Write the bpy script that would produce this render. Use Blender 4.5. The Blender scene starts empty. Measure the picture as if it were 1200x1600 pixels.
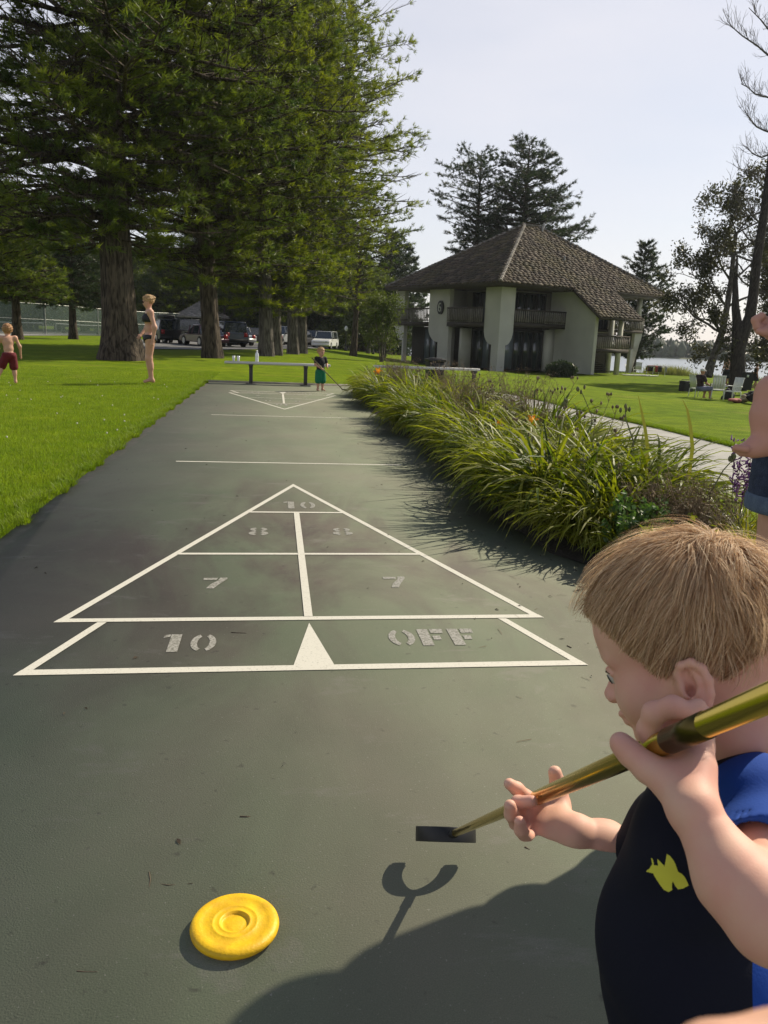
import bpy, bmesh, math, random
import numpy as np
from mathutils import Vector, Matrix, Quaternion
random.seed(7); RNG = np.random.default_rng(7)
SC = bpy.context.scene; COL = SC.collection
R_ = math.radians
# ---------------------------------------------------------------- camera
F_PX = 1249.0
CR = np.array([0.99061952, -0.1311811, 0.03826867]); CD = np.array([0.00857461, -0.21982564, -0.97550149])
CF = np.array([0.1363798, 0.96667896, -0.21663874]); CC = np.array([-0.1328955, -2.38608385, 1.05570975])
cam = bpy.data.cameras.new('camera'); camo = bpy.data.objects.new('camera', cam); COL.objects.link(camo)
M4 = Matrix.Identity(4)
for i in range(3):
    M4[i][0] = CR[i]; M4[i][1] = -CD[i]; M4[i][2] = -CF[i]; M4[i][3] = CC[i]
camo.matrix_world = M4
cam.sensor_fit = 'HORIZONTAL'; cam.sensor_width = 36.0; cam.lens = 36.0 * F_PX / 1200.0
cam.clip_start = 0.02; cam.clip_end = 3000
cam.dof.use_dof = True; cam.dof.focus_distance = 2.6; cam.dof.aperture_fstop = 30.0
SC.camera = camo
SC.render.resolution_x = 768; SC.render.resolution_y = 1024
# ---------------------------------------------------------------- light
SUN_AZ, SUN_EL = 33.0, 40.0
w = bpy.data.worlds.new('World'); SC.world = w; w.use_nodes = True
nt = w.node_tree; bg = nt.nodes['Background']
sky = nt.nodes.new('ShaderNodeTexSky'); sky.sky_type = 'NISHITA'; sky.sun_disc = False
sky.sun_elevation = R_(SUN_EL); sky.sun_rotation = R_(90 - SUN_AZ)
sky.air_density = 1.0; sky.dust_density = 1.0; sky.ozone_density = 1.2; sky.altitude = 200
# thin high haze veils the blue
veil = nt.nodes.new('ShaderNodeMix'); veil.data_type = 'RGBA'; veil.inputs[0].default_value = 0.62
nt.links.new(sky.outputs[0], veil.inputs[6]); veil.inputs[7].default_value = (8.9, 8.6, 8.9, 1)
cn = nt.nodes.new('ShaderNodeTexNoise'); cn.inputs['Scale'].default_value = 2.2; cn.inputs['Detail'].default_value = 6
tcw = nt.nodes.new('ShaderNodeTexCoord'); mpw = nt.nodes.new('ShaderNodeMapping'); mpw.inputs['Scale'].default_value = (1, 1, 3)
nt.links.new(tcw.outputs['Generated'], mpw.inputs[0]); nt.links.new(mpw.outputs[0], cn.inputs['Vector'])
crw = nt.nodes.new('ShaderNodeMapRange'); crw.inputs[1].default_value = 0.35; crw.inputs[2].default_value = 0.75; crw.inputs[3].default_value = 0.55; crw.inputs[4].default_value = 0.8
sepw = nt.nodes.new('ShaderNodeSeparateXYZ'); nt.links.new(tcw.outputs['Generated'], sepw.inputs[0])
elw = nt.nodes.new('ShaderNodeMapRange'); elw.interpolation_type = 'SMOOTHSTEP'; elw.inputs[1].default_value = 0.36; elw.inputs[2].default_value = 0.75; elw.inputs[3].default_value = 1.0; elw.inputs[4].default_value = 0.05
nt.links.new(sepw.outputs[2], elw.inputs[0]); mlw = nt.nodes.new('ShaderNodeMath'); mlw.operation = 'MULTIPLY'
nt.links.new(cn.outputs[0], crw.inputs[0]); nt.links.new(crw.outputs[0], mlw.inputs[0]); nt.links.new(elw.outputs[0], mlw.inputs[1]); nt.links.new(mlw.outputs[0], veil.inputs[0])
nt.links.new(veil.outputs[2], bg.inputs[0]); bg.inputs[1].default_value = 0.085
SUND = Vector((math.cos(R_(SUN_AZ)) * math.cos(R_(SUN_EL)), math.sin(R_(SUN_AZ)) * math.cos(R_(SUN_EL)), math.sin(R_(SUN_EL))))
sl = bpy.data.lights.new('sun', 'SUN'); so = bpy.data.objects.new('sun', sl); COL.objects.link(so)
sl.energy = 5.0; sl.angle = R_(0.53); sl.color = (1.0, 0.90, 0.70)
so.rotation_euler = (-SUND).to_track_quat('-Z', 'Y').to_euler()
SC.view_settings.view_transform = 'Standard'; SC.view_settings.look = 'None'
SC.view_settings.exposure = 0.35; SC.view_settings.gamma = 1.0
SC.render.engine = 'CYCLES'
SC.cycles.max_bounces = 8; SC.cycles.diffuse_bounces = 3; SC.cycles.glossy_bounces = 3
SC.cycles.transmission_bounces = 5; SC.cycles.transparent_max_bounces = 16; SC.cycles.volume_bounces = 0
SC.cycles.use_denoising = True
try: SC.cycles.denoiser = 'OPENIMAGEDENOISE'
except Exception: pass
# ---------------------------------------------------------------- helpers
def P(u, v, D):
    """world point seen at photo pixel (u, v) at depth D metres"""
    return CC + CR * ((u - 600) / F_PX * D) + CD * ((v - 800) / F_PX * D) + CF * D
def sst(x):
    x = np.clip(x, 0, 1); return x * x * (3 - 2 * x)
def zg(x, y):
    """height of the ground"""
    base = -1.3 * np.maximum(sst((y - 14) / 46.0) * (0.1 + 0.9 * sst((x + 2) / 18.0)), 0.9 * sst((x - 6) / 11.0) * sst((y - 3) / 24.0))
    s = (x - 31.5) * 0.873 + (y - 63.5) * 0.487
    shore = -3.4 * sst((s) / 12.0)
    return base + shore
def G(u, v):
    """ground point at a photo pixel"""
    d = CR * ((u - 600) / F_PX) + CD * ((v - 800) / F_PX) + CF
    t = 0.5
    for _ in range(6000):
        p = CC + d * t
        if p[2] <= zg(p[0], p[1]): break
        t += 0.004 + t * 0.002
    return p
def GD(u, D):
    """ground point below the ray column u at depth D (roll included)"""
    v = 500.0
    for _ in range(60):
        p = P(u, v, D); e = p[2] - zg(p[0], p[1]); v += e * F_PX / D
    return P(u, v, D)
def V(p): return Vector((float(p[0]), float(p[1]), float(p[2])))

MATS = {}
def mat(name, col, rough=0.7, col2=None, scale=8.0, bump=0.0, bscale=None, metal=0.0, spec=0.4, transl=None,
        island=0.0, sss=0.0, emit=None, alpha=None, coat=0.0, detail=4.0, coords='Object', stretch=None, sheen=0.0):
    if name in MATS: return MATS[name]
    m = bpy.data.materials.new(name); m.use_nodes = True; n = m.node_tree; b = n.nodes['Principled BSDF']
    b.inputs['Roughness'].default_value = rough; b.inputs['Metallic'].default_value = metal
    b.inputs['Specular IOR Level'].default_value = spec
    c4 = (*col, 1)
    b.inputs['Base Color'].default_value = c4
    out = None
    tc = n.nodes.new('ShaderNodeTexCoord'); vec = tc.outputs[coords]
    if stretch:
        mp = n.nodes.new('ShaderNodeMapping'); mp.inputs['Scale'].default_value = stretch
        n.links.new(vec, mp.inputs[0]); vec = mp.outputs[0]
    if col2 is None: col2 = tuple(c * 0.78 for c in col)
    ns = n.nodes.new('ShaderNodeTexNoise'); ns.inputs['Scale'].default_value = scale; ns.inputs['Detail'].default_value = detail
    n.links.new(vec, ns.inputs['Vector'])
    cr = n.nodes.new('ShaderNodeValToRGB'); cr.color_ramp.elements[0].position = 0.32; cr.color_ramp.elements[1].position = 0.68
    cr.color_ramp.elements[0].color = c4; cr.color_ramp.elements[1].color = (*col2, 1)
    n.links.new(ns.outputs[0], cr.inputs[0]); out = cr.outputs[0]
    if island:
        g = n.nodes.new('ShaderNodeNewGeometry'); mr = n.nodes.new('ShaderNodeMapRange')
        mr.inputs[3].default_value = 1 - island; mr.inputs[4].default_value = 1 + island
        n.links.new(g.outputs['Random Per Island'], mr.inputs[0])
        vm = n.nodes.new('ShaderNodeVectorMath'); vm.operation = 'SCALE'
        n.links.new(out, vm.inputs[0]); n.links.new(mr.outputs[0], vm.inputs['Scale']); out = vm.outputs[0]
    n.links.new(out, b.inputs['Base Color'])
    if bump:
        bs = n.nodes.new('ShaderNodeTexNoise'); bs.inputs['Scale'].default_value = bscale or scale * 4; bs.inputs['Detail'].default_value = 5
        n.links.new(vec, bs.inputs['Vector'])
        bp = n.nodes.new('ShaderNodeBump'); bp.inputs['Strength'].default_value = bump; bp.inputs['Distance'].default_value = 0.02
        n.links.new(bs.outputs[0], bp.inputs['Height']); n.links.new(bp.outputs[0], b.inputs['Normal'])
    if transl is not None:
        t = n.nodes.new('ShaderNodeBsdfTranslucent'); mx = n.nodes.new('ShaderNodeMixShader'); mx.inputs[0].default_value = transl[3]
        tm = n.nodes.new('ShaderNodeVectorMath'); tm.operation = 'MULTIPLY'; tm.inputs[1].default_value = transl[:3]
        n.links.new(out, tm.inputs[0]); n.links.new(tm.outputs[0], t.inputs[0])
        o = n.nodes['Material Output']; n.links.new(b.outputs[0], mx.inputs[1]); n.links.new(t.outputs[0], mx.inputs[2])
        n.links.new(mx.outputs[0], o.inputs[0])
    if sss:
        b.inputs['Subsurface Weight'].default_value = sss; b.inputs['Subsurface Radius'].default_value = (0.012, 0.004, 0.002)
        b.inputs['Subsurface Scale'].default_value = 1.0
    if coat: b.inputs['Coat Weight'].default_value = coat; b.inputs['Coat Roughness'].default_value = 0.15
    if sheen: b.inputs['Sheen Weight'].default_value = sheen
    if emit: b.inputs['Emission Color'].default_value = (*emit[:3], 1); b.inputs['Emission Strength'].default_value = emit[3]
    if alpha is not None: b.inputs['Alpha'].default_value = alpha
    MATS[name] = m; return m

def tag(o, label=None, cat=None, group=None, kind=None):
    if label: o['label'] = label
    if cat: o['category'] = cat
    if group: o['group'] = group
    if kind: o['kind'] = kind
    return o
def thing(name, label, cat, loc=(0, 0, 0), rz=0.0, group=None, rot=None):
    o = bpy.data.objects.new(name, None); COL.objects.link(o); o.empty_display_size = 0.1
    o.location = V(loc); o.rotation_euler = rot or (0, 0, rz)
    return tag(o, label, cat, group)
def link(name, me, parent=None, m=None, smooth=False):
    o = bpy.data.objects.new(name, me); COL.objects.link(o)
    if parent is not None: o.parent = parent
    for mm in (m if isinstance(m, (list, tuple)) else [m]):
        if mm is not None: me.materials.append(mm)
    if smooth: me.polygons.foreach_set('use_smooth', np.ones(len(me.polygons), bool))
    return o
def mesh_np(name, v, f, smooth=False):
    """v (n,3), f (m,k) arrays or list of such"""
    me = bpy.data.meshes.new(name)
    fs = f if isinstance(f, list) and isinstance(f[0], np.ndarray) else [f]
    fs = [np.asarray(a) for a in fs if len(a)]
    v = np.asarray(v, dtype=np.float32)
    me.vertices.add(len(v)); me.vertices.foreach_set('co', v.ravel())
    nl = sum(a.size for a in fs); npoly = sum(len(a) for a in fs)
    me.loops.add(nl); me.loops.foreach_set('vertex_index', np.concatenate([a.ravel() for a in fs]).astype(np.int32))
    tot = np.concatenate([np.full(len(a), a.shape[1]) for a in fs]); st = np.concatenate([[0], np.cumsum(tot)[:-1]])
    me.polygons.add(npoly); me.polygons.foreach_set('loop_start', st.astype(np.int32))
    me.polygons.foreach_set('loop_total', tot.astype(np.int32))
    if smooth: me.polygons.foreach_set('use_smooth', np.ones(npoly, bool))
    me.update(calc_edges=True); me.validate()
    return me
class MB:
    """collects shapes into one mesh"""
    def __init__(s): s.v = []; s.q = []; s.t = []; s.n = 0; s.ng = []
    def add(s, v, quads=(), tris=(), ngons=()):
        v = np.asarray(v, float).reshape(-1, 3); s.v.append(v)
        if len(quads): s.q.append(np.asarray(quads) + s.n)
        if len(tris): s.t.append(np.asarray(tris) + s.n)
        for g in ngons: s.ng.append([i + s.n for i in g])
        s.n += len(v); return s
    def box(s, c, d, rz=0.0, M=None):
        x, y, z = [a / 2 for a in d]
        v = np.array([[-x, -y, -z], [x, -y, -z], [x, y, -z], [-x, y, -z], [-x, -y, z], [x, -y, z], [x, y, z], [-x, y, z]])
        if rz: cz, sz = math.cos(rz), math.sin(rz); v = v @ np.array([[cz, sz, 0], [-sz, cz, 0], [0, 0, 1]])
        if M is not None: v = v @ np.asarray(M).T
        return s.add(v + np.asarray(c), [[0, 3, 2, 1], [4, 5, 6, 7], [0, 1, 5, 4], [1, 2, 6, 5], [2, 3, 7, 6], [3, 0, 4, 7]])
    def b2(s, lo, hi):
        lo = np.asarray(lo, float); hi = np.asarray(hi, float); return s.box((lo + hi) / 2, np.abs(hi - lo))
    def tube(s, pts, rad, n=8, caps=True, sq=None):
        pts = np.asarray(pts, float); k = len(pts); rad = np.broadcast_to(rad, (k,))
        T = np.gradient(pts, axis=0); T /= np.linalg.norm(T, axis=1)[:, None] + 1e-12
        ref = np.array([0, 0, 1.0]) if abs(T[0][2]) < 0.9 else np.array([1.0, 0, 0])
        a = np.linspace(0, 2 * math.pi, n, endpoint=False); V_ = []
        N = np.cross(T[0], ref); N /= np.linalg.norm(N)
        for i in range(k):
            N = N - T[i] * (N @ T[i]); N /= np.linalg.norm(N) + 1e-12; B = np.cross(T[i], N)
            V_.append(pts[i] + rad[i] * (np.cos(a)[:, None] * N + np.sin(a)[:, None] * B))
        V_ = np.concatenate(V_); q = []
        i = np.arange(n); j = (i + 1) % n
        for r in range(k - 1):
            q.append(np.stack([r * n + i, r * n + j, (r + 1) * n + j, (r + 1) * n + i], 1))
        ng = [list(range(n))[::-1], list(range((k - 1) * n, k * n))] if caps and n > 2 else []
        return s.add(V_, np.concatenate(q), ngons=ng)
    def cyl(s, a, b, r, n=12, r2=None): return s.tube([a, b], [r, r if r2 is None else r2], n)
    def lathe(s, prof, c=(0, 0, 0), n=24, caps=True):
        """prof: list of (r, z)"""
        a = np.linspace(0, 2 * math.pi, n, endpoint=False); v = []
        for r, z in prof: v.append(np.stack([r * np.cos(a), r * np.sin(a), np.full(n, z)], 1))
        v = np.concatenate(v) + np.asarray(c); i = np.arange(n); j = (i + 1) % n; q = []
        for r in range(len(prof) - 1): q.append(np.stack([r * n + i, r * n + j, (r + 1) * n + j, (r + 1) * n + i], 1))
        ng = [list(range(n))[::-1], list(range((len(prof) - 1) * n, len(prof) * n))] if caps else []
        return s.add(v, np.concatenate(q), ngons=ng)
    def prism(s, poly, z0, z1, M=None):
        """poly list of (x,y) ccw extruded z0..z1, M 3x4 map"""
        k = len(poly); p = np.asarray(poly, float)
        v = np.concatenate([np.c_[p, np.full(k, z0)], np.c_[p, np.full(k, z1)]])
        if M is not None: M = np.asarray(M); v = v @ M[:, :3].T + M[:, 3]
        i = np.arange(k); j = (i + 1) % k
        return s.add(v, np.stack([i, j, j + k, i + k], 1), ngons=[list(range(k))[::-1], list(range(k, 2 * k))])
    def mesh(s, name, smooth=False):
        me = bpy.data.meshes.new(name); v = np.concatenate(s.v)
        q = np.concatenate(s.q) if s.q else np.zeros((0, 4), int); t = np.concatenate(s.t) if s.t else np.zeros((0, 3), int)
        if s.ng:
            me.from_pydata(v.tolist(), [], q.tolist() + t.tolist() + s.ng)
            if smooth: me.polygons.foreach_set('use_smooth', np.ones(len(me.polygons), bool))
            me.update(); return me
        return mesh_np(name, v, [q, t], smooth)
    def build(s, name, m, parent=None, smooth=False, bevel=0.0):
        o = link(name, s.mesh(name, smooth), parent, m)
        if bevel:
            b = o.modifiers.new('bevel', 'BEVEL'); b.width = bevel; b.segments = 2; b.limit_method = 'ANGLE'
        return o
def copy_tree(o, parent=None, label=None):
    c = o.copy(); COL.objects.link(c); c.parent = parent
    if label: c['label'] = label
    for ch in list(o.children): copy_tree(ch, c)
    return c
# ---------------------------------------------------------------- signed distance modelling
def rotm(z=0, y=0, x=0):
    return np.array((Matrix.Rotation(R_(z), 3, 'Z') @ Matrix.Rotation(R_(y), 3, 'Y') @ Matrix.Rotation(R_(x), 3, 'X')))
def frame(fwd, up):
    f = np.asarray(fwd, float); f /= np.linalg.norm(f); u = np.asarray(up, float); u = u - f * (u @ f); u /= np.linalg.norm(u)
    return np.stack([f, np.cross(u, f), u], 1)      # columns: forward, left, up
class SDF:
    def __init__(s, k=0.01): s.pr = []; s.k = k
    def cap(s, a, b, ra, rb=None, k=None, sub=False):
        a = np.asarray(a, float); b = np.asarray(b, float); rb = ra if rb is None else rb
        s.pr.append(('c', a, b, ra, rb, s.k if k is None else k, sub)); return s
    def chain(s, pts, rad, k=None):
        for i in range(len(pts) - 1): s.cap(pts[i], pts[i + 1], rad[i], rad[i + 1], k)
        return s
    def ell(s, c, r, R=None, k=None, sub=False):
        s.pr.append(('e', np.asarray(c, float), np.asarray(r, float), np.eye(3) if R is None else np.asarray(R), 0, s.k if k is None else k, sub)); return s
    def mesh(s, h, name='body', disp=None, clip=None):
        lo = np.full(3, 1e9); hi = -lo
        bb = []
        for p in s.pr:
            if p[0] == 'c':
                r = max(p[3], p[4]); l = np.minimum(p[1], p[2]) - r; u = np.maximum(p[1], p[2]) + r
            else:
                e = np.sqrt((p[3] ** 2) @ (p[2] ** 2)); l = p[1] - e; u = p[1] + e
            bb.append((l, u))
            if not p[6]: lo = np.minimum(lo, l); hi = np.maximum(hi, u)
        lo = lo - 4 * h - s.k; hi = hi + 4 * h + s.k
        n = np.ceil((hi - lo) / h).astype(int) + 1
        F = np.full(n, 1.0, np.float32)
        for p, (l, u) in zip(s.pr, bb):
            k = p[5]; m = k * 1.5 + 3 * h
            i0 = np.clip(np.floor((l - m - lo) / h).astype(int), 0, n - 1); i1 = np.clip(np.ceil((u + m - lo) / h).astype(int) + 1, 1, n)
            if (i1 <= i0).any(): continue
            ax = [lo[d] + h * np.arange(i0[d], i1[d]) for d in range(3)]
            X = np.stack(np.meshgrid(*ax, indexing='ij'), -1).astype(np.float32)
            if p[0] == 'c':
                ab = p[2] - p[1]; t = np.clip(((X - p[1]) @ ab) / max(ab @ ab, 1e-12), 0, 1)
                d = np.linalg.norm(X - p[1] - t[..., None] * ab, axis=-1) - (p[3] + t * (p[4] - p[3]))
            else:
                q = (X - p[1]) @ p[3]; k0 = np.linalg.norm(q / p[2], axis=-1); k1 = np.linalg.norm(q / p[2] ** 2, axis=-1)
                d = k0 * (k0 - 1) / np.maximum(k1, 1e-9)
                d = np.where(k0 < 0.05, -p[2].min(), d)
            S = F[i0[0]:i1[0], i0[1]:i1[1], i0[2]:i1[2]]
            if p[6]:
                hh = np.maximum(k - np.abs(S + d), 0) / k; S[...] = np.maximum(S, -d) + hh * hh * k * 0.25
            else:
                hh = np.maximum(k - np.abs(S - d), 0) / k; S[...] = np.minimum(S, d) - hh * hh * k * 0.25
        if disp is not None:
            act = np.argwhere(np.abs(F) < 4 * h)
            X = lo + act * h; F[act[:, 0], act[:, 1], act[:, 2]] += disp(X).astype(np.float32)
        if clip is not None:
            act = np.argwhere(F < 2 * h); X = lo + act * h
            c = clip(X).astype(np.float32); idx = (act[:, 0], act[:, 1], act[:, 2]); F[idx] = np.maximum(F[idx], c)
        v, f = surfnet(F, lo, h)
        return mesh_np(name, v, f, True)
def surfnet(F, lo, h):
    S = F < 0; n = np.array(F.shape) - 1
    cnt = np.zeros(n, np.int8)
    for dx in (0, 1):
        for dy in (0, 1):
            for dz in (0, 1): cnt += S[dx:n[0] + dx, dy:n[1] + dy, dz:n[2] + dz]
    cell = np.argwhere((cnt > 0) & (cnt < 8)); idm = np.full(n, -1, np.int32); idm[tuple(cell.T)] = np.arange(len(cell))
    acc = np.zeros((len(cell), 3)); num = np.zeros(len(cell))
    co = [(x, y, z) for x in (0, 1) for y in (0, 1) for z in (0, 1)]
    for a in co:
        for d in range(3):
            if a[d]: continue
            b = list(a); b[d] = 1
            fa = F[tuple((cell + a).T)]; fb = F[tuple((cell + b).T)]; m = (fa < 0) != (fb < 0)
            t = fa[m] / (fa[m] - fb[m]); p = np.repeat(np.array([a], float), m.sum(), 0); p[:, d] = t
            acc[m] += p; num[m] += 1
    v = lo + h * (cell + acc / num[:, None])
    faces = []
    for d in range(3):
        e1, e2 = [(1, 2), (2, 0), (0, 1)][d]
        sl0 = [slice(None)] * 3; sl1 = [slice(None)] * 3; sl0[d] = slice(0, -1); sl1[d] = slice(1, None)
        A = S[tuple(sl0)]; B = S[tuple(sl1)]; E = np.argwhere(A != B)
        ok = (E[:, e1] > 0) & (E[:, e2] > 0) & (E[:, e1] < n[e1]) & (E[:, e2] < n[e2]) & (E[:, d] < n[d]); E = E[ok]
        flip = A[tuple(E.T)]
        o1 = np.zeros(3, int); o1[e1] = -1; o2 = np.zeros(3, int); o2[e2] = -1
        q = np.stack([idm[tuple((E + o1 + o2).T)], idm[tuple((E + o2).T)], idm[tuple(E.T)], idm[tuple((E + o1).T)]], 1)
        q[~flip] = q[~flip][:, ::-1]; faces.append(q)
    return v, np.concatenate(faces)
def sm(me, it=3, fac=0.5):
    """laplacian smoothing"""
    n = len(me.vertices); co = np.empty(n * 3, np.float32); me.vertices.foreach_get('co', co); co = co.reshape(-1, 3).astype(float)
    e = np.empty(len(me.edges) * 2, np.int32); me.edges.foreach_get('vertices', e); e = e.reshape(-1, 2)
    deg = np.bincount(e.ravel(), minlength=n)[:, None]
    for _ in range(it):
        a = np.zeros_like(co)
        for d in range(3):
            a[:, d] = np.bincount(e[:, 0], co[e[:, 1], d], n) + np.bincount(e[:, 1], co[e[:, 0], d], n)
        co += fac * (a / np.maximum(deg, 1) - co)
    me.vertices.foreach_set('co', co.astype(np.float32).ravel()); me.update(); return me
# ---------------------------------------------------------------- setting
def gmat():
    m = bpy.data.materials.new('lawn'); m.use_nodes = True; n = m.node_tree; b = n.nodes['Principled BSDF']
    b.inputs['Roughness'].default_value = 0.9; b.inputs['Specular IOR Level'].default_value = 0.04
    g = n.nodes.new('ShaderNodeNewGeometry')
    def noise(sc, det, st=None):
        v = g.outputs['Position']
        if st:
            mp = n.nodes.new('ShaderNodeMapping'); mp.inputs['Scale'].default_value = st; n.links.new(v, mp.inputs[0]); v = mp.outputs[0]
        x = n.nodes.new('ShaderNodeTexNoise'); x.inputs['Scale'].default_value = sc; x.inputs['Detail'].default_value = det
        n.links.new(v, x.inputs['Vector']); return x.outputs[0]
    def ramp(f, a, c1, c2, b_=None):
        r = n.nodes.new('ShaderNodeValToRGB'); r.color_ramp.elements[0].position = a; r.color_ramp.elements[1].position = b_ or (1 - a)
        r.color_ramp.elements[0].color = (*c1, 1); r.color_ramp.elements[1].color = (*c2, 1); n.links.new(f, r.inputs[0]); return r.outputs[0]
    def mix(f, a, c, mode='MIX', fac=None):
        x = n.nodes.new('ShaderNodeMix'); x.data_type = 'RGBA'; x.blend_type = mode
        if f is None: x.inputs[0].default_value = fac
        else: n.links.new(f, x.inputs[0])
        n.links.new(a, x.inputs[6]); n.links.new(c, x.inputs[7]); return x.outputs[2]
    big = ramp(noise(0.35, 3), 0.3, (0.125, 0.195, 0.008), (0.175, 0.24, 0.010))
    med = ramp(noise(3.0, 5), 0.3, (0.62, 0.66, 0.6), (1.12, 1.08, 1.0))
    fin = ramp(noise(55.0, 4), 0.33, (0.45, 0.5, 0.45), (1.25, 1.2, 1.1))
    stripe = ramp(noise(1.0, 2, (0.15, 1.3, 1)), 0.4, (0.9, 0.92, 0.9), (1.06, 1.05, 1.0))
    c = mix(None, big, med, 'MULTIPLY', 1.0); c = mix(None, c, fin, 'MULTIPLY', 0.8); c = mix(None, c, stripe, 'MULTIPLY', 1.0)
    dry = ramp(noise(0.9, 6), 0.58, (0, 0, 0), (0.5, 0.5, 0.5), 0.72); dc = ramp(noise(20, 3), 0.3, (0.17, 0.17, 0.03), (0.22, 0.2, 0.05)); c = mix(dry, c, dc)
    n.links.new(c, b.inputs['Base Color'])
    bp = n.nodes.new('ShaderNodeBump'); bp.inputs['Strength'].default_value = 0.6; bp.inputs['Distance'].default_value = 0.02
    n.links.new(noise(90.0, 4), bp.inputs['Height']); n.links.new(bp.outputs[0], b.inputs['Normal'])
    return m
LAWN = gmat()
def grid(xs, ys, dz=0.0):
    X, Y = np.meshgrid(xs, ys, indexing='ij'); Z = zg(X, Y) + dz
    v = np.stack([X, Y, Z], -1).reshape(-1, 3); nx, ny = len(xs), len(ys)
    i, j = np.meshgrid(np.arange(nx - 1), np.arange(ny - 1), indexing='ij'); a = (i * ny + j).ravel()
    return v, np.stack([a, a + ny, a + ny + 1, a + 1], 1)
xs = np.concatenate([np.linspace(-400, -60, 18), np.arange(-55, 60, 0.5), np.linspace(62, 90, 12)])
ys = np.concatenate([np.linspace(-12, 0, 14)[:-1], np.arange(0, 100, 0.5), np.linspace(102, 600, 40)])
v, q = grid(xs, ys, -0.012)
c = (v[:, 0] > 85); 
tag(link('lawn', mesh_np('lawn', v, q, True), None, LAWN), kind='structure')
def ground_poly(poly, dz, step=1.5):
    """polygon draped over the ground (poly ordered as pairs near/far)"""
    near, far = poly; k = max(len(near), 2); v = []; nr = 10
    def res(pts, m=60):
        pts = np.asarray(pts, float); s = np.r_[0, np.cumsum(np.linalg.norm(np.diff(pts, axis=0), axis=1))]; t = np.linspace(0, s[-1], m)
        return np.stack([np.interp(t, s, pts[:, i]) for i in range(2)], 1)
    a = res(near); b = res(far); q = []
    for r in range(nr + 1):
        p = a + (b - a) * r / nr; v.append(np.c_[p, zg(p[:, 0], p[:, 1]) + dz])
    v = np.concatenate(v); m = len(a)
    for r in range(nr):
        i = np.arange(m - 1) + r * m; q.append(np.stack([i, i + 1, i + 1 + m, i + m], 1))
    return v, np.concatenate(q)
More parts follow.
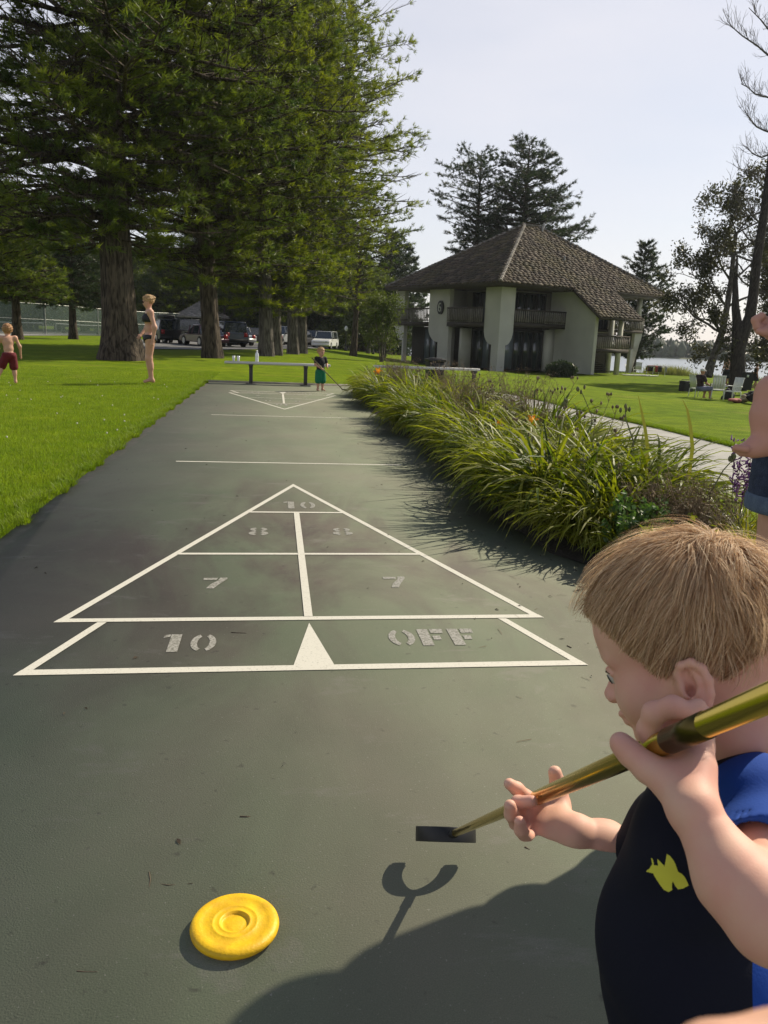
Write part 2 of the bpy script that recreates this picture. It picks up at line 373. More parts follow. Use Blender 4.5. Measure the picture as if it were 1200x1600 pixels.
# shuffleboard court
def court_mat():
    m = bpy.data.materials.new('painted_concrete'); m.use_nodes = True; n = m.node_tree; b = n.nodes['Principled BSDF']
    g = n.nodes.new('ShaderNodeNewGeometry'); L = n.links
    def noise(sc, det, st=None, rough=0.5, dist=0.0):
        v = g.outputs['Position']
        if st:
            mp = n.nodes.new('ShaderNodeMapping'); mp.inputs['Scale'].default_value = st; L.new(v, mp.inputs[0]); v = mp.outputs[0]
        x = n.nodes.new('ShaderNodeTexNoise'); x.inputs['Scale'].default_value = sc; x.inputs['Detail'].default_value = det
        x.inputs['Roughness'].default_value = rough; x.inputs['Distortion'].default_value = dist
        L.new(v, x.inputs['Vector']); return x.outputs[0]
    def ramp(f, pts):
        r = n.nodes.new('ShaderNodeValToRGB'); e = r.color_ramp.elements
        while len(e) < len(pts): e.new(0.5)
        for k, (p, c) in enumerate(pts): e[k].position = p; e[k].color = (*c, 1) if len(c) == 3 else c
        L.new(f, r.inputs[0]); return r.outputs[0]
    def mix(f, a, c, mode='MIX', fac=1.0):
        x = n.nodes.new('ShaderNodeMix'); x.data_type = 'RGBA'; x.blend_type = mode
        if f is None: x.inputs[0].default_value = fac
        else: L.new(f, x.inputs[0])
        L.new(a, x.inputs[6]); L.new(c, x.inputs[7]); return x.outputs[2]
    base = ramp(noise(0.8, 6, None, 0.6), [(0.3, (0.094, 0.119, 0.070)), (0.5, (0.124, 0.138, 0.088)), (0.72, (0.152, 0.150, 0.106))])
    brown = ramp(noise(1.1, 7, (1.4, 0.6, 1), 0.62, 0.6), [(0.42, (0, 0, 0)), (0.60, (0.9, 0.9, 0.9))])
    bc = ramp(noise(3.0, 3), [(0.3, (0.062, 0.048, 0.041)), (0.7, (0.10, 0.076, 0.063))])
    # wear is heaviest in the scoring triangle
    s = n.nodes.new('ShaderNodeSeparateXYZ'); L.new(g.outputs['Position'], s.inputs[0])
    d = n.nodes.new('ShaderNodeVectorMath'); d.operation = 'DISTANCE'; d.inputs[1].default_value = (0.0, 1.55, 0)
    L.new(g.outputs['Position'], d.inputs[0])
    mr = n.nodes.new('ShaderNodeMapRange'); mr.inputs[1].default_value = 0.3; mr.inputs[2].default_value = 2.1
    mr.inputs[3].default_value = 1.25; mr.inputs[4].default_value = 0.3; L.new(d.outputs['Value'], mr.inputs[0])
    mu = n.nodes.new('ShaderNodeMath'); mu.operation = 'MULTIPLY'; mu.use_clamp = True; L.new(brown, mu.inputs[0]); L.new(mr.outputs[0], mu.inputs[1])
    c = mix(mu.outputs[0], base, bc)
    # pale scuffs
    sc_ = ramp(noise(2.2, 8, (1, 2.2, 1), 0.72, 0.4), [(0.57, (0, 0, 0)), (0.66, (0.45, 0.45, 0.45))]); 
    pale = ramp(noise(9, 2), [(0.3, (0.16, 0.15, 0.125)), (0.7, (0.19, 0.175, 0.15))])
    c = mix(sc_, c, pale)
    sp = ramp(noise(150, 3), [(0.66, (0, 0, 0)), (0.72, (0.55, 0.55, 0.55))]); wh = ramp(noise(5, 1), [(0, (0.26, 0.25, 0.21)), (1, (0.26, 0.25, 0.21))])
    c = mix(sp, c, wh)
    vo = n.nodes.new('ShaderNodeTexVoronoi'); vo.feature = 'DISTANCE_TO_EDGE'; vo.inputs['Scale'].default_value = 0.33
    wv = n.nodes.new('ShaderNodeTexNoise'); wv.inputs['Scale'].default_value = 2.5; wv.inputs['Detail'].default_value = 6; L.new(g.outputs['Position'], wv.inputs['Vector'])
    wm = n.nodes.new('ShaderNodeVectorMath'); wm.operation = 'MULTIPLY_ADD'; wm.inputs[1].default_value = (0.5, 0.5, 0); L.new(wv.outputs['Color'], wm.inputs[0]); L.new(g.outputs['Position'], wm.inputs[2]); L.new(wm.outputs[0], vo.inputs['Vector'])
    ck = ramp(vo.outputs['Distance'], [(0.0, (0.55, 0.55, 0.55)), (0.0045, (0, 0, 0))]); dkc = ramp(noise(5, 1), [(0, (0.04, 0.036, 0.03)), (1, (0.05, 0.045, 0.035))]); 
    ds = ramp(noise(26, 4), [(0.66, (0, 0, 0)), (0.74, (0.55, 0.55, 0.55))]); c = mix(ds, c, dkc)
    scr = ramp(noise(7, 8, (1, 9, 1), 0.7, 1.2), [(0.64, (0, 0, 0)), (0.70, (0.28, 0.28, 0.28))]); c = mix(scr, c, pale)
    scr2 = ramp(noise(5, 8, (8, 1, 1), 0.7, 1.5), [(0.66, (0, 0, 0)), (0.72, (0.22, 0.22, 0.22))]); c = mix(scr2, c, pale)
    gr = ramp(noise(420, 2), [(0.3, (0.82, 0.82, 0.82)), (0.7, (1.16, 1.16, 1.16))]); c = mix(None, c, gr, 'MULTIPLY')
    # bare unpainted concrete along the lawn
    no = noise(6, 5); ad = n.nodes.new('ShaderNodeMath'); ad.operation = 'MULTIPLY_ADD'; ad.inputs[1].default_value = 0.16; L.new(no, ad.inputs[0]); L.new(s.outputs[0], ad.inputs[2])
    lt = ramp_ = n.nodes.new('ShaderNodeMapRange'); lt.inputs[1].default_value = -1.33; lt.inputs[2].default_value = -1.30; lt.inputs[3].default_value = 0.85; lt.inputs[4].default_value = 0
    L.new(ad.outputs[0], lt.inputs[0]); dirt = ramp(noise(14, 5), [(0.3, (0.13, 0.115, 0.085)), (0.7, (0.2, 0.18, 0.145))]); c = mix(lt.outputs[0], c, dirt)
    L.new(c, b.inputs['Base Color'])
    rr = ramp(noise(4, 4), [(0.3, (0.84, 0.84, 0.84)), (0.7, (0.8, 0.8, 0.8))]); L.new(rr, b.inputs['Roughness'])
    b.inputs['Specular IOR Level'].default_value = 0.5
    bp = n.nodes.new('ShaderNodeBump'); bp.inputs['Strength'].default_value = 0.35; bp.inputs['Distance'].default_value = 0.002
    L.new(noise(260, 4), bp.inputs['Height']); L.new(bp.outputs[0], b.inputs['Normal'])
    return m
CM = court_mat()
b = MB(); b.b2((-1.5, -7, -0.06), (1.62, 14.0, 0.0)); court = b.build('shuffleboard_court', CM); tag(court, kind='structure')
CONC = mat('path_concrete', (0.33, 0.32, 0.30), 0.8, (0.24, 0.235, 0.22), 1.6, 0.3, 60, coords='Object')
b = MB(); b.b2((1.624, 12.75, -0.06), (4.6, 13.98, 0.003)); tag(b.build('apron', CONC), kind='structure')
b = MB(); b.b2((-1.5, 14.004, -0.05), (1.4, 14.07, 0.035)); tag(b.build('kerb', mat('kerb_concrete', (0.3, 0.28, 0.24), 0.85, (0.2, 0.18, 0.15), 6)), kind='structure')
# path beyond the flower border
fe = [G(u, v)[:2] for u, v in ((1330, 760), (1200, 715), (1132, 696), (1100, 688), (1035, 672), (960, 655), (900, 640), (850, 628), (800, 617), (757, 611))]
fe = [np.array(p) for p in fe]
ne = [p + np.array([-2.1, -0.5]) for p in fe]; ne[-1] = fe[-1] + np.array([-0.9, -1.0]); ne[-2] = fe[-2] + np.array([-1.3, -0.9])
v, q = ground_poly((ne, fe), 0.0); path = tag(link('footpath', mesh_np('footpath', v, q), None, CONC), kind='structure')
PATH_FAR = fe
# soil of the border
SOIL = mat('soil', (0.016, 0.013, 0.009), 0.95, (0.03, 0.024, 0.016), 14, 0.8, 40)
b = MB(); xs_ = np.linspace(1.25, 2.75, 8); ys_ = np.linspace(-3.0, 12.6, 40)
X, Y = np.meshgrid(xs_, ys_, indexing='ij'); X = X + np.where((X < 1.3) & (Y < 1.3), .28, 0) + np.where(X < 1.3, 0.05 * np.sin(Y * 5) + 0.03 * np.sin(Y * 13), 0); Z = 0.004 * 0 + 0.008 + 0.03 * np.sin((X - 1.25) / 1.5 * np.pi) + 0.01 * np.sin(Y * 3 + X * 5)
vv = np.stack([X, Y, Z], -1).reshape(-1, 3); i, j = np.meshgrid(np.arange(7), np.arange(39), indexing='ij'); a = (i * 40 + j).ravel()
tag(link('flower_bed', mesh_np('flower_bed', vv, np.stack([a, a + 40, a + 41, a + 1], 1), True), None, SOIL), kind='structure')
# painted marks
WHITE = bpy.data.materials.new('line_paint'); WHITE.use_nodes = True
def paint(name, c1, c2, wear):
    m = bpy.data.materials.new(name); m.use_nodes = True; n = m.node_tree; b = n.nodes['Principled BSDF']; g = n.nodes.new('ShaderNodeNewGeometry')
    x = n.nodes.new('ShaderNodeTexNoise'); x.inputs['Scale'].default_value = 130; x.inputs['Detail'].default_value = 6; x.inputs['Roughness'].default_value = 0.7
    n.links.new(g.outputs['Position'], x.inputs['Vector']); r = n.nodes.new('ShaderNodeValToRGB')
    r.color_ramp.elements[0].position = wear; r.color_ramp.elements[1].position = wear + 0.12
    r.color_ramp.elements[0].color = (*c2, 1); r.color_ramp.elements[1].color = (*c1, 1); n.links.new(x.outputs[0], r.inputs[0])
    n.links.new(r.outputs[0], b.inputs['Base Color']); b.inputs['Roughness'].default_value = 0.6; return m
LINE = paint('line_paint_white', (0.55, 0.53, 0.46), (0.33, 0.32, 0.27), 0.33)
FAINT = paint('line_paint_faded', (0.30, 0.29, 0.26), (0.13, 0.125, 0.1), 0.42)
FT = 0.3048
def strip(mb, a, b_, wd, z=0.0015):
    a = np.array(a, float); b_ = np.array(b_, float); d = b_ - a; d /= np.linalg.norm(d); nrm = np.array([-d[1], d[0]]) * wd / 2
    pts = [a - nrm, b_ - nrm, b_ + nrm, a + nrm]
    mb.add([[p[0], p[1], z] for p in pts], [[0, 1, 2, 3]])
def poly(mb, pts, z=0.0015):
    k = len(pts); mb.add([[p[0], p[1], z] for p in pts], ngons=[list(range(k))])
def marks(near, parent):
    s = 1 if near else -1; y0 = 0.0 if near else 39 * FT
    T = lambda x, y: (s * x, y0 + s * y)
    L = MB(); b3 = 3 * FT; y1, y2, y3, y4 = 1.5 * FT, 4.5 * FT, 7.5 * FT, 10.5 * FT
    wl = 0.031; sl_ = b3 / (9 * FT)                       # half width per metre
    cx = wl * math.sqrt(1 + sl_ ** 2); cyy = cx / sl_
    def seg(pts, z=0.0015): poly(L, [T(*p) for p in (pts if near else pts)], z)
    # slanted sides of the triangle, mitred at apex and base line
    for k in (-1, 1):
        pts = [(k * b3, y1), (0, y4), (0, y4 - cyy), (k * (b3 - cx), y1)]
        seg(pts if k > 0 else pts[::-1])
        h0 = b3 - sl_ * y1; pts = [(k * b3, 0), (k * h0, y1 - 0.002), (k * (h0 - cx), y1 - 0.002), (k * (b3 - cx), 0)]
        seg(pts if k > 0 else pts[::-1])
    seg([(-b3, 0), (b3, 0), (b3 - 0.04 * sl_, 0.04), (-b3 + 0.04 * sl_, 0.04)], 0.0025)
    seg([(-b3, y1), (b3, y1), (b3 - 0.036 * sl_, y1 + 0.036), (-b3 + 0.036 * sl_, y1 + 0.036)], 0.0025)
    for yy, wd in ((y2, 0.03), (y3, 0.03)):
        hx = sl_ * (y4 - yy) - cx * 0.8; seg([(-hx, yy - wd / 2), (hx, yy - wd / 2), (hx, yy + wd / 2), (-hx, yy + wd / 2)], 0.0025)
    seg([(-0.016, y1 + 0.036), (0.016, y1 + 0.036), (0.016, y3 - 0.015), (-0.016, y3 - 0.015)], 0.0034)
    seg([(-0.066, 0.04), (0.066, 0.04), (0.0, y1 - 0.03)], 0.0017)
    L.build('target_lines', LINE, parent)
    N = MB()
    def glyph(ch, cx_, cy_, w_, h_):
        q = lambda x, y: T(cx_ + (x - 0.5) * w_, cy_ + (y - 0.5) * h_)
        def arc(x0, y0_, rx, ry, ix, iy, a0, a1, n=10):
            o = [(x0 + rx * math.cos(t), y0_ + ry * math.sin(t)) for t in np.linspace(R_(a0), R_(a1), n)]
            i_ = [(x0 + ix * math.cos(t), y0_ + iy * math.sin(t)) for t in np.linspace(R_(a1), R_(a0), n)]
            ring = o + i_; v = [(*q(*p), 0.0018) for p in ring]; m = n
            N.add(v, [[k, k + 1, 2 * m - 2 - k, 2 * m - 1 - k] for k in range(m - 1)])
        def pl(p): poly(N, [q(*a) for a in p], 0.0018)
        if ch in '0O':
            arc(0.5, 0.5, 0.5, 0.5, 0.24, 0.36, -68, 68); arc(0.5, 0.5, 0.5, 0.5, 0.24, 0.36, 112, 248)
        elif ch == '8':
            for cy2, ry in ((0.26, 0.27), (0.76, 0.25)):
                arc(0.5, cy2, 0.5 if cy2 < .5 else .44, ry, 0.2, 0.12, -66, 66); arc(0.5, cy2, 0.5 if cy2 < .5 else .44, ry, 0.2, 0.12, 114, 246)
        elif ch == '1':
            pl([(0.36, 0), (0.78, 0), (0.78, 1), (0.36, 1)]); pl([(0.08, 0.8), (0.33, 0.86), (0.33, 1.0), (0.08, 0.95)])
        elif ch == '7':
            pl([(0, 0.78), (0.56, 0.78), (0.60, 0.97), (0, 0.97)])
            pl([(0.2, 0), (0.52, 0), (0.66, 0.3), (1.0, 0.84), (1.0, 1.0), (0.7, 1.0), (0.62, 0.72), (0.34, 0.36)])
        elif ch == 'F':
            pl([(0, 0), (0.42, 0), (0.42, 1), (0, 1)]); pl([(0.5, 0.74), (0.98, 0.74), (1.0, 1), (0.5, 1)]); pl([(0.5, 0.34), (0.8, 0.34), (0.8, 0.58), (0.5, 0.58)])
    for wd, cx_, cy_, w_, h_, sp in TEXTS:
        x = cx_ - (len(wd) - 1) * sp / 2
        for ch in wd: glyph(ch, x, cy_, w_, h_); x += sp
    N.build('painted_numbers', FAINT, parent)
def gl(u, v): return G(u, v)[:2]
TEXTS = []
for wd, u0, u1, v0, v1 in (('10', 243, 336, 993, 1020), ('OFF', 611, 755, 985, 1011), ('7', 313, 353, 904, 921), ('7', 604, 641, 902, 919), ('8', 387, 420, 825, 837), ('8', 520, 553, 826, 837), ('10', 441, 494, 784, 795)):
    p0 = gl(u0, v1); p1 = gl(u1, v1); pt = gl(u0, v0); W_ = p1[0] - p0[0]; H_ = (pt[1] - p0[1]) * 1.0; k = len(wd)
    sp = W_ / (k - 0.12) ; TEXTS.append((wd, (p0[0] + p1[0]) / 2, (p0[1] + pt[1]) / 2, sp * 0.84, min(max(H_, .15), .2), sp))
mk = bpy.data.objects.new('court_markings', None); COL.objects.link(mk); tag(mk, kind='structure')
marks(True, mk); marks(False, mk)
b = MB()
for yy in (13.5, 25.5): strip(b, (-3 * FT, yy * FT), (3 * FT, yy * FT), 0.032)
b.build('dead_lines', LINE, mk)
# lake, far shore
WAT = bpy.data.materials.new('lake_water'); WAT.use_nodes = True; n = WAT.node_tree; b_ = n.nodes['Principled BSDF']
b_.inputs['Base Color'].default_value = (0.16, 0.19, 0.22, 1); b_.inputs['Roughness'].default_value = 0.32; b_.inputs['Specular IOR Level'].default_value = 0.9
tcg = n.nodes.new('ShaderNodeNewGeometry'); mp = n.nodes.new('ShaderNodeMapping'); mp.inputs['Scale'].default_value = (0.35, 0.9, 1); mp.inputs['Rotation'].default_value = (0, 0, 0.4)
n.links.new(tcg.outputs['Position'], mp.inputs[0]); ns = n.nodes.new('ShaderNodeTexNoise'); ns.inputs['Scale'].default_value = 1.6; ns.inputs['Detail'].default_value = 5
n.links.new(mp.outputs[0], ns.inputs['Vector']); bp = n.nodes.new('ShaderNodeBump'); bp.inputs['Strength'].default_value = 0.8; bp.inputs['Distance'].default_value = 0.15
n.links.new(ns.outputs[0], bp.inputs['Height']); n.links.new(bp.outputs[0], b_.inputs['Normal'])
LZ = -4.0
me = mesh_np('lake', [[-300, 40, LZ], [1500, -700, LZ], [1500, 1500, LZ], [-300, 1500, LZ]], [[0, 1, 2, 3]])
tag(link('lake', me, None, WAT), kind='structure')
# far shore terrain
FS = mat('far_bank', (0.05, 0.07, 0.03), 0.9, (0.07, 0.08, 0.04), 0.1)
t = np.linspace(-0.35, 1.25, 120); cen = CC[:2]
def farpt(a, D): return np.stack([cen[0] + D * np.sin(a), cen[1] + D * np.cos(a)], -1)
rows = []
for D, z in ((352, LZ - 0.5), (356, LZ + 0.4), (370, LZ + 1.2), (460, LZ + 3.0), (700, LZ + 8)):
    Dj = D * (1 + 0.01 * np.sin(t * 23) + 0.008 * np.sin(t * 61)) / np.cos(t - 0.45)**0.6; rows.append(np.c_[farpt(t, 1)[:, :1] * 0, t * 0, t * 0] + np.c_[cen[0] + Dj * np.sin(t), cen[1] + Dj * np.cos(t), np.full(len(t), z)])
v = np.concatenate(rows); m_ = len(t); q = np.concatenate([np.stack([np.arange(m_ - 1) + r * m_, np.arange(m_ - 1) + 1 + r * m_, np.arange(m_ - 1) + 1 + (r + 1) * m_, np.arange(m_ - 1) + (r + 1) * m_], 1) for r in range(4)])
tag(link('far_shore', mesh_np('far_shore', v, q[:, ::-1], True), None, FS), kind='structure')
# parking lot
ASPH = mat('asphalt', (0.10, 0.10, 0.10), 0.85, (0.14, 0.135, 0.13), 1.2, 0.2, 40)
n_ = [G(u, v)[:2] for u, v in ((170, 545), (330, 547), (420, 546), (520, 545), (660, 542))]; f_ = [G(u, v)[:2] for u, v in ((170, 529), (330, 534), (420, 537), (520, 537), (660, 537.5))]
v, q = ground_poly((n_, f_), 0.02); tag(link('parking_lot', mesh_np('parking_lot', v, q), None, ASPH), kind='structure')
n_ = [G(u, v)[:2] for u, v in ((-60, 525), (60, 524.5), (225, 524))]; f_ = [G(u, v)[:2] for u, v in ((-60, 513.5), (60, 515), (225, 518))]
v, q = ground_poly((n_, f_), 0.02); tag(link('tennis_court', mesh_np('tennis_court', v, q), None, mat('court_asphalt', (0.26, 0.25, 0.23), 0.85, (0.2, 0.19, 0.18), 0.8)), kind='structure')
# ---- grass blades
def blades(px, py, hgt, wd, name, m, lean=0.5, z0=-0.012):
    n = len(px); a = RNG.uniform(0, 2 * np.pi, n); h = hgt * RNG.uniform(0.55, 1.2, n); w2 = wd * RNG.uniform(0.6, 1.3, n) / 2
    d = np.stack([np.cos(a), np.sin(a)], 1); base = np.c_[px, py, zg(px, py) + z0]
    la = RNG.uniform(0, 2 * np.pi, n); l = lean * h * RNG.uniform(0.2, 1, n); off = np.c_[np.cos(la) * l, np.sin(la) * l, h]
    mid = base + off * np.array([0.35, 0.35, 0.55]); s = np.c_[d * w2[:, None], np.zeros(n)]
    v = np.stack([base - s, base + s, mid + s * 0.8, mid - s * 0.8, base + off], 1).reshape(-1, 3); k = np.arange(n)[:, None] * 5
    return mesh_np(name, v, [k + [0, 1, 2, 3], k + [3, 2, 4]])
GRM = mat('grass_blade', (0.15, 0.225, 0.008), 0.6, (0.2, 0.26, 0.012), 2.5, transl=(1.2, 1.3, 0.8, 0.4), island=0.35)
n = 230000; r = RNG.uniform(0, 1, n); py = 1.0 + 17 * r ** 1.6; px = -1.47 - RNG.uniform(0, 1, n) ** 1.5 * (0.9 + (py + 2.4) * 0.42)
tag(link('short_grass', blades(px, py, 0.03, 0.0035, 'short_grass', GRM), None, GRM), kind='stuff')
# ragged longer fringes at the slab edges
n = 26000; py = RNG.uniform(0.5, 14, n); px = -1.475 - np.abs(RNG.normal(0, 0.05, n)) + 0.03 * np.sin(py * 7) + 0.02 * np.sin(py * 23)
n2 = 16000; px2 = RNG.uniform(-1.5, 3.6, n2); py2 = 14.1 + np.abs(RNG.normal(0, 0.07, n2))
F = np.array(PATH_FAR); s = np.r_[0, np.cumsum(np.linalg.norm(np.diff(F, axis=0), axis=1))]; t = RNG.uniform(0, s[-1], 30000)
e = np.stack([np.interp(t, s, F[:, i]) for i in range(2)], 1) + np.abs(RNG.normal(0, 0.06, (30000, 1))) * np.array([[1, 0.3]])
px = np.r_[px, px2, e[:, 0]]; py = np.r_[py, py2, e[:, 1]]
tag(link('edge_grass', blades(px, py, 0.06, 0.005, 'edge_grass', GRM, 0.9), None, GRM), kind='stuff')

def clover():
    rng = np.random.default_rng(31); m = MB()
    for _ in range(70):
        y = rng.uniform(2, 13); x = -1.6 - rng.uniform(0, 1) * (y + 2.4) * 0.4; m.lathe([(0.001, 0.02), (0.008, 0.026), (0.009, 0.033), (0.003, 0.04)], (x, y, 0), 6)
    tag(m.build('clover_flowers', mat('clover_white', (0.55, 0.54, 0.45), 0.8), None, True), kind='stuff')
clover()
# ---------------------------------------------------------------- trees
def bark_mat(name, c1, c2):
    m = bpy.data.materials.new(name); m.use_nodes = True; n = m.node_tree; b = n.nodes['Principled BSDF']; L = n.links
    g = n.nodes.new('ShaderNodeTexCoord'); mp = n.nodes.new('ShaderNodeMapping'); mp.inputs['Scale'].default_value = (9, 9, 1.6); L.new(g.outputs['Object'], mp.inputs[0])
    v = n.nodes.new('ShaderNodeTexNoise'); v.inputs['Scale'].default_value = 1.6; v.inputs['Detail'].default_value = 7; v.inputs['Distortion'].default_value = 0.6; L.new(mp.outputs[0], v.inputs['Vector'])
    r = n.nodes.new('ShaderNodeValToRGB'); r.color_ramp.elements[0].position = 0.38; r.color_ramp.elements[1].position = 0.62
    r.color_ramp.elements[0].color = (*c2, 1); r.color_ramp.elements[1].color = (*c1, 1); L.new(v.outputs[0], r.inputs[0]); L.new(r.outputs[0], b.inputs['Base Color'])
    b.inputs['Roughness'].default_value = 0.9; b.inputs['Specular IOR Level'].default_value = 0.15
    bp = n.nodes.new('ShaderNodeBump'); bp.inputs['Strength'].default_value = 1.0; bp.inputs['Distance'].default_value = 0.06; L.new(v.outputs[0], bp.inputs['Height']); L.new(bp.outputs[0], b.inputs['Normal'])
    return m
BARK = bark_mat('pine_bark', (0.095, 0.075, 0.058), (0.022, 0.017, 0.013))  # bark colour darkened to stand in for shade under the crown
BARK2 = bark_mat('grey_bark', (0.14, 0.125, 0.11), (0.05, 0.043, 0.037))
def leafmat(name, c, c2, tr=0.35, rough=0.5, isl=0.3):
    return mat(name, c, rough, c2, 0.6, transl=(1.25, 1.35, 0.6, tr), island=isl, spec=0.35)
NEED_A = leafmat('pine_needles', (0.036, 0.064, 0.022), (0.15, 0.175, 0.018), 0.5, 0.5)
NEED_B = leafmat('pine_needles_light', (0.065, 0.095, 0.016), (0.23, 0.245, 0.02), 0.52)
NEED_D = leafmat('pine_needles_dark', (0.02, 0.035, 0.018), (0.036, 0.055, 0.022), 0.3)
LEAF_M = leafmat('broad_leaves', (0.05, 0.075, 0.02), (0.095, 0.11, 0.03), 0.45)
LEAF_B = leafmat('birch_leaves', (0.04, 0.042, 0.018), (0.07, 0.065, 0.03), 0.3)
def unit(a): return a / (np.linalg.norm(a, axis=-1, keepdims=True) + 1e-9)
def tufts(pos, dirs, rng, n=12, ln=0.15, wd=0.012, spread=0.9, up=0.25):
    """needle sprays: n thin triangles per tuft"""
    k = len(pos); d = unit(dirs)[:, None, :] + rng.normal(0, spread * 0.6, (k, n, 3)); d[..., 2] += up; d = unit(d)
    l = ln * rng.uniform(0.6, 1.15, (k, n, 1)); side = unit(np.cross(d, rng.normal(0, 1, (k, n, 3)))) * wd * 0.5 * rng.uniform(.7, 1.3, (k, n, 1))
    b = pos[:, None, :] + rng.normal(0, ln * 0.12, (k, n, 3)); v = np.stack([b - side, b + side, b + d * l], 2).reshape(-1, 3)
    return v, np.arange(k * n * 3).reshape(-1, 3)
def branch_path(p0, az, L, rise, droop, rng, n=7):
    t = np.linspace(0, 1, n); r = L * t; z = L * (rise * t - droop * t ** 2 + droop * 0.75 * t ** 4)
    a = az + np.cumsum(rng.normal(0, 0.06, n)); return p0 + np.stack([np.cos(a) * r, np.sin(a) * r, z], 1) + rng.normal(0, 0.01 * L, (n, 3)) * t[:, None]
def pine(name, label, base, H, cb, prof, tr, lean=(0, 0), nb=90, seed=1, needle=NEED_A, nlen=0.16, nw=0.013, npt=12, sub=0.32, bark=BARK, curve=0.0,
         group=None, azfun=None, rise=0.12, droop=0.25, dead=0, tuftstep=0.13, flare=1.35, up=0.25, spread=0.9, limbs=None, zsec=14, clump=1.0, gap=1.0, clus=0.0, dropc=0.12):
    rng = np.random.default_rng(seed); root = thing(name, label, 'tree', base, group=group)
    t = np.linspace(0, 1, 26); ax = np.stack([lean[0] * H * t + curve * np.sin(t * 3) * 0.4, lean[1] * H * t, H * t], 1)
    rad = tr * (1 - t) ** 0.8 * (1 + (flare - 1) * np.exp(-t * H / 0.45)) + 0.015
    # trunk with ridges
    tm = MB(); ns = zsec; tt = np.linspace(0, 1, 60) ** 1.3; A = np.linspace(0, 2 * np.pi, ns * 2, endpoint=False); vv = []
    for q in tt:
        c = np.array([np.interp(q, t, ax[:, i]) for i in range(3)]); r = np.interp(q, t, rad); rr = r * (1 + 0.05 * np.cos(A * 7 + q * 9) + 0.06 * np.exp(-q * H / .5) * np.cos(A * 5 + seed) * 2.0 + rng.normal(0, 0.015, len(A)))
        vv.append(np.stack([c[0] + rr * np.cos(A), c[1] + rr * np.sin(A), np.full(len(A), c[2])], 1))
    vv[0][:, 2] -= 0.15
    m2 = len(A); i = np.arange(m2); j = (i + 1) % m2
    tm.add(np.concatenate(vv), np.concatenate([np.stack([r * m2 + i, r * m2 + j, (r + 1) * m2 + j, (r + 1) * m2 + i], 1) for r in range(len(tt) - 1)]))
    wood = MB(); TP = []; TD = []
    for k in range(nb):
        f = (k + rng.uniform(0, 0.9)) / nb; h = cb + (H * 0.985 - cb) * f ** 1.15; q = h / H
        p0 = np.array([np.interp(q, t, ax[:, i]) for i in range(3)]); az = k * 2.39996 + rng.normal(0, 0.3)
        L = prof(h, az) * rng.choice([rng.uniform(0.45, 0.8), rng.uniform(0.75, 1.05), rng.uniform(0.9, 1.2)])
        if L < 0.25: continue
        rs = rise + rng.normal(0, 0.16) + 0.5 * max(0, f - 0.7); pth = branch_path(p0, az, L, rs, droop * rng.uniform(0.5, 1.3) * (1 - 0.6 * f), rng)
        r0 = max(0.02, min(0.018 * L + 0.012, np.interp(q, t, rad) * 0.6)); wood.tube(pth, np.linspace(r0, 0.008, len(pth)), 5, False)
        ln = np.r_[0, np.cumsum(np.linalg.norm(np.diff(pth, axis=0), axis=1))]; tot = ln[-1]; s = max(0.18 * tot, 0.3); side = 1
        TPl = []
        while s < tot:
            c = np.array([np.interp(s, ln, pth[:, i]) for i in range(3)]); a = s / tot; side = -side
            sl_ = (0.32 * L * (1 - a) ** 0.7 + 0.28) * rng.uniform(0.6, 1.15) * min(1, 0.45 + 1.4 * a); sa = az + side * rng.uniform(0.45, 1.3)
            d = np.array([math.cos(sa), math.sin(sa), rng.normal(0.12, 0.30)]); m_ = max(2, int(sl_ / tuftstep)); u = np.linspace(0.15, 1, m_)[:, None]
            pts = c + d * sl_ * u + np.array([0, 0, 1]) * (0.10 * sl_ * u ** 2 + rng.normal(0, 0.05 * min(sl_, 1.5), (m_, 1))); 
            if L > 1.2: wood.tube(np.array([c, pts[-1]]), [max(0.006, r0 * 0.25), 0.004], 3, False)
            TPl.append(pts + rng.normal(0, 0.045, pts.shape)); TD.append(np.repeat(d[None], m_, 0)); s += sub * rng.uniform(0.6, 1.3)
        tip = pth[-1] + unit(pth[-1] - pth[-2]) * np.linspace(-0.5, 0.1, 5)[:, None]; TPl.append(tip); TD.append(np.repeat(unit(pth[-1] - pth[-2])[None], 5, 0))
        TP += TPl
    TPc = np.concatenate(TP); TDc = np.concatenate(TD); cl = clump; s3 = seed * 1.7
    if clus:      # needles gather in tufted clumps
        cs = np.array([clus * 1.25, clus * 1.25, clus * 0.6]); ce = np.floor(TPc / cs + 0.37); hsh = np.sin(ce @ np.array([[12.9, 39.3, 7.7], [78.2, 11.1, 33.3], [37.7, 91.7, 58.1]])) * 43758.5; hsh = hsh - np.floor(hsh)
        cen_ = (ce + 0.5 + (hsh - 0.5) * 0.7 - 0.37) * cs; TPc = TPc + (cen_ - TPc) * np.array([0.22, 0.22, 0.5]); kp = hsh[:, 0] > dropc; TPc = TPc[kp]; TDc = TDc[kp]
    nz = np.sin(TPc[:, 0] * 1.9 / cl + s3) * np.sin(TPc[:, 1] * 1.9 / cl + 2 * s3) + np.sin((TPc[:, 2] + .35 * np.sin(TPc[:, 0] * .9) + .35 * np.sin(TPc[:, 1] * .8)) * 5.2 / cl + s3) * 1.1 + 0.6 * np.sin(TPc[:, 0] * 4.3 / cl + TPc[:, 2] * 3.0 / cl) * np.sin(TPc[:, 1] * 4.1 / cl + 1.0)
    keep = rng.uniform(-1.3, 0.5, len(TPc)) * gap < nz + 0.35; TPc = TPc[keep]; TDc = TDc[keep]
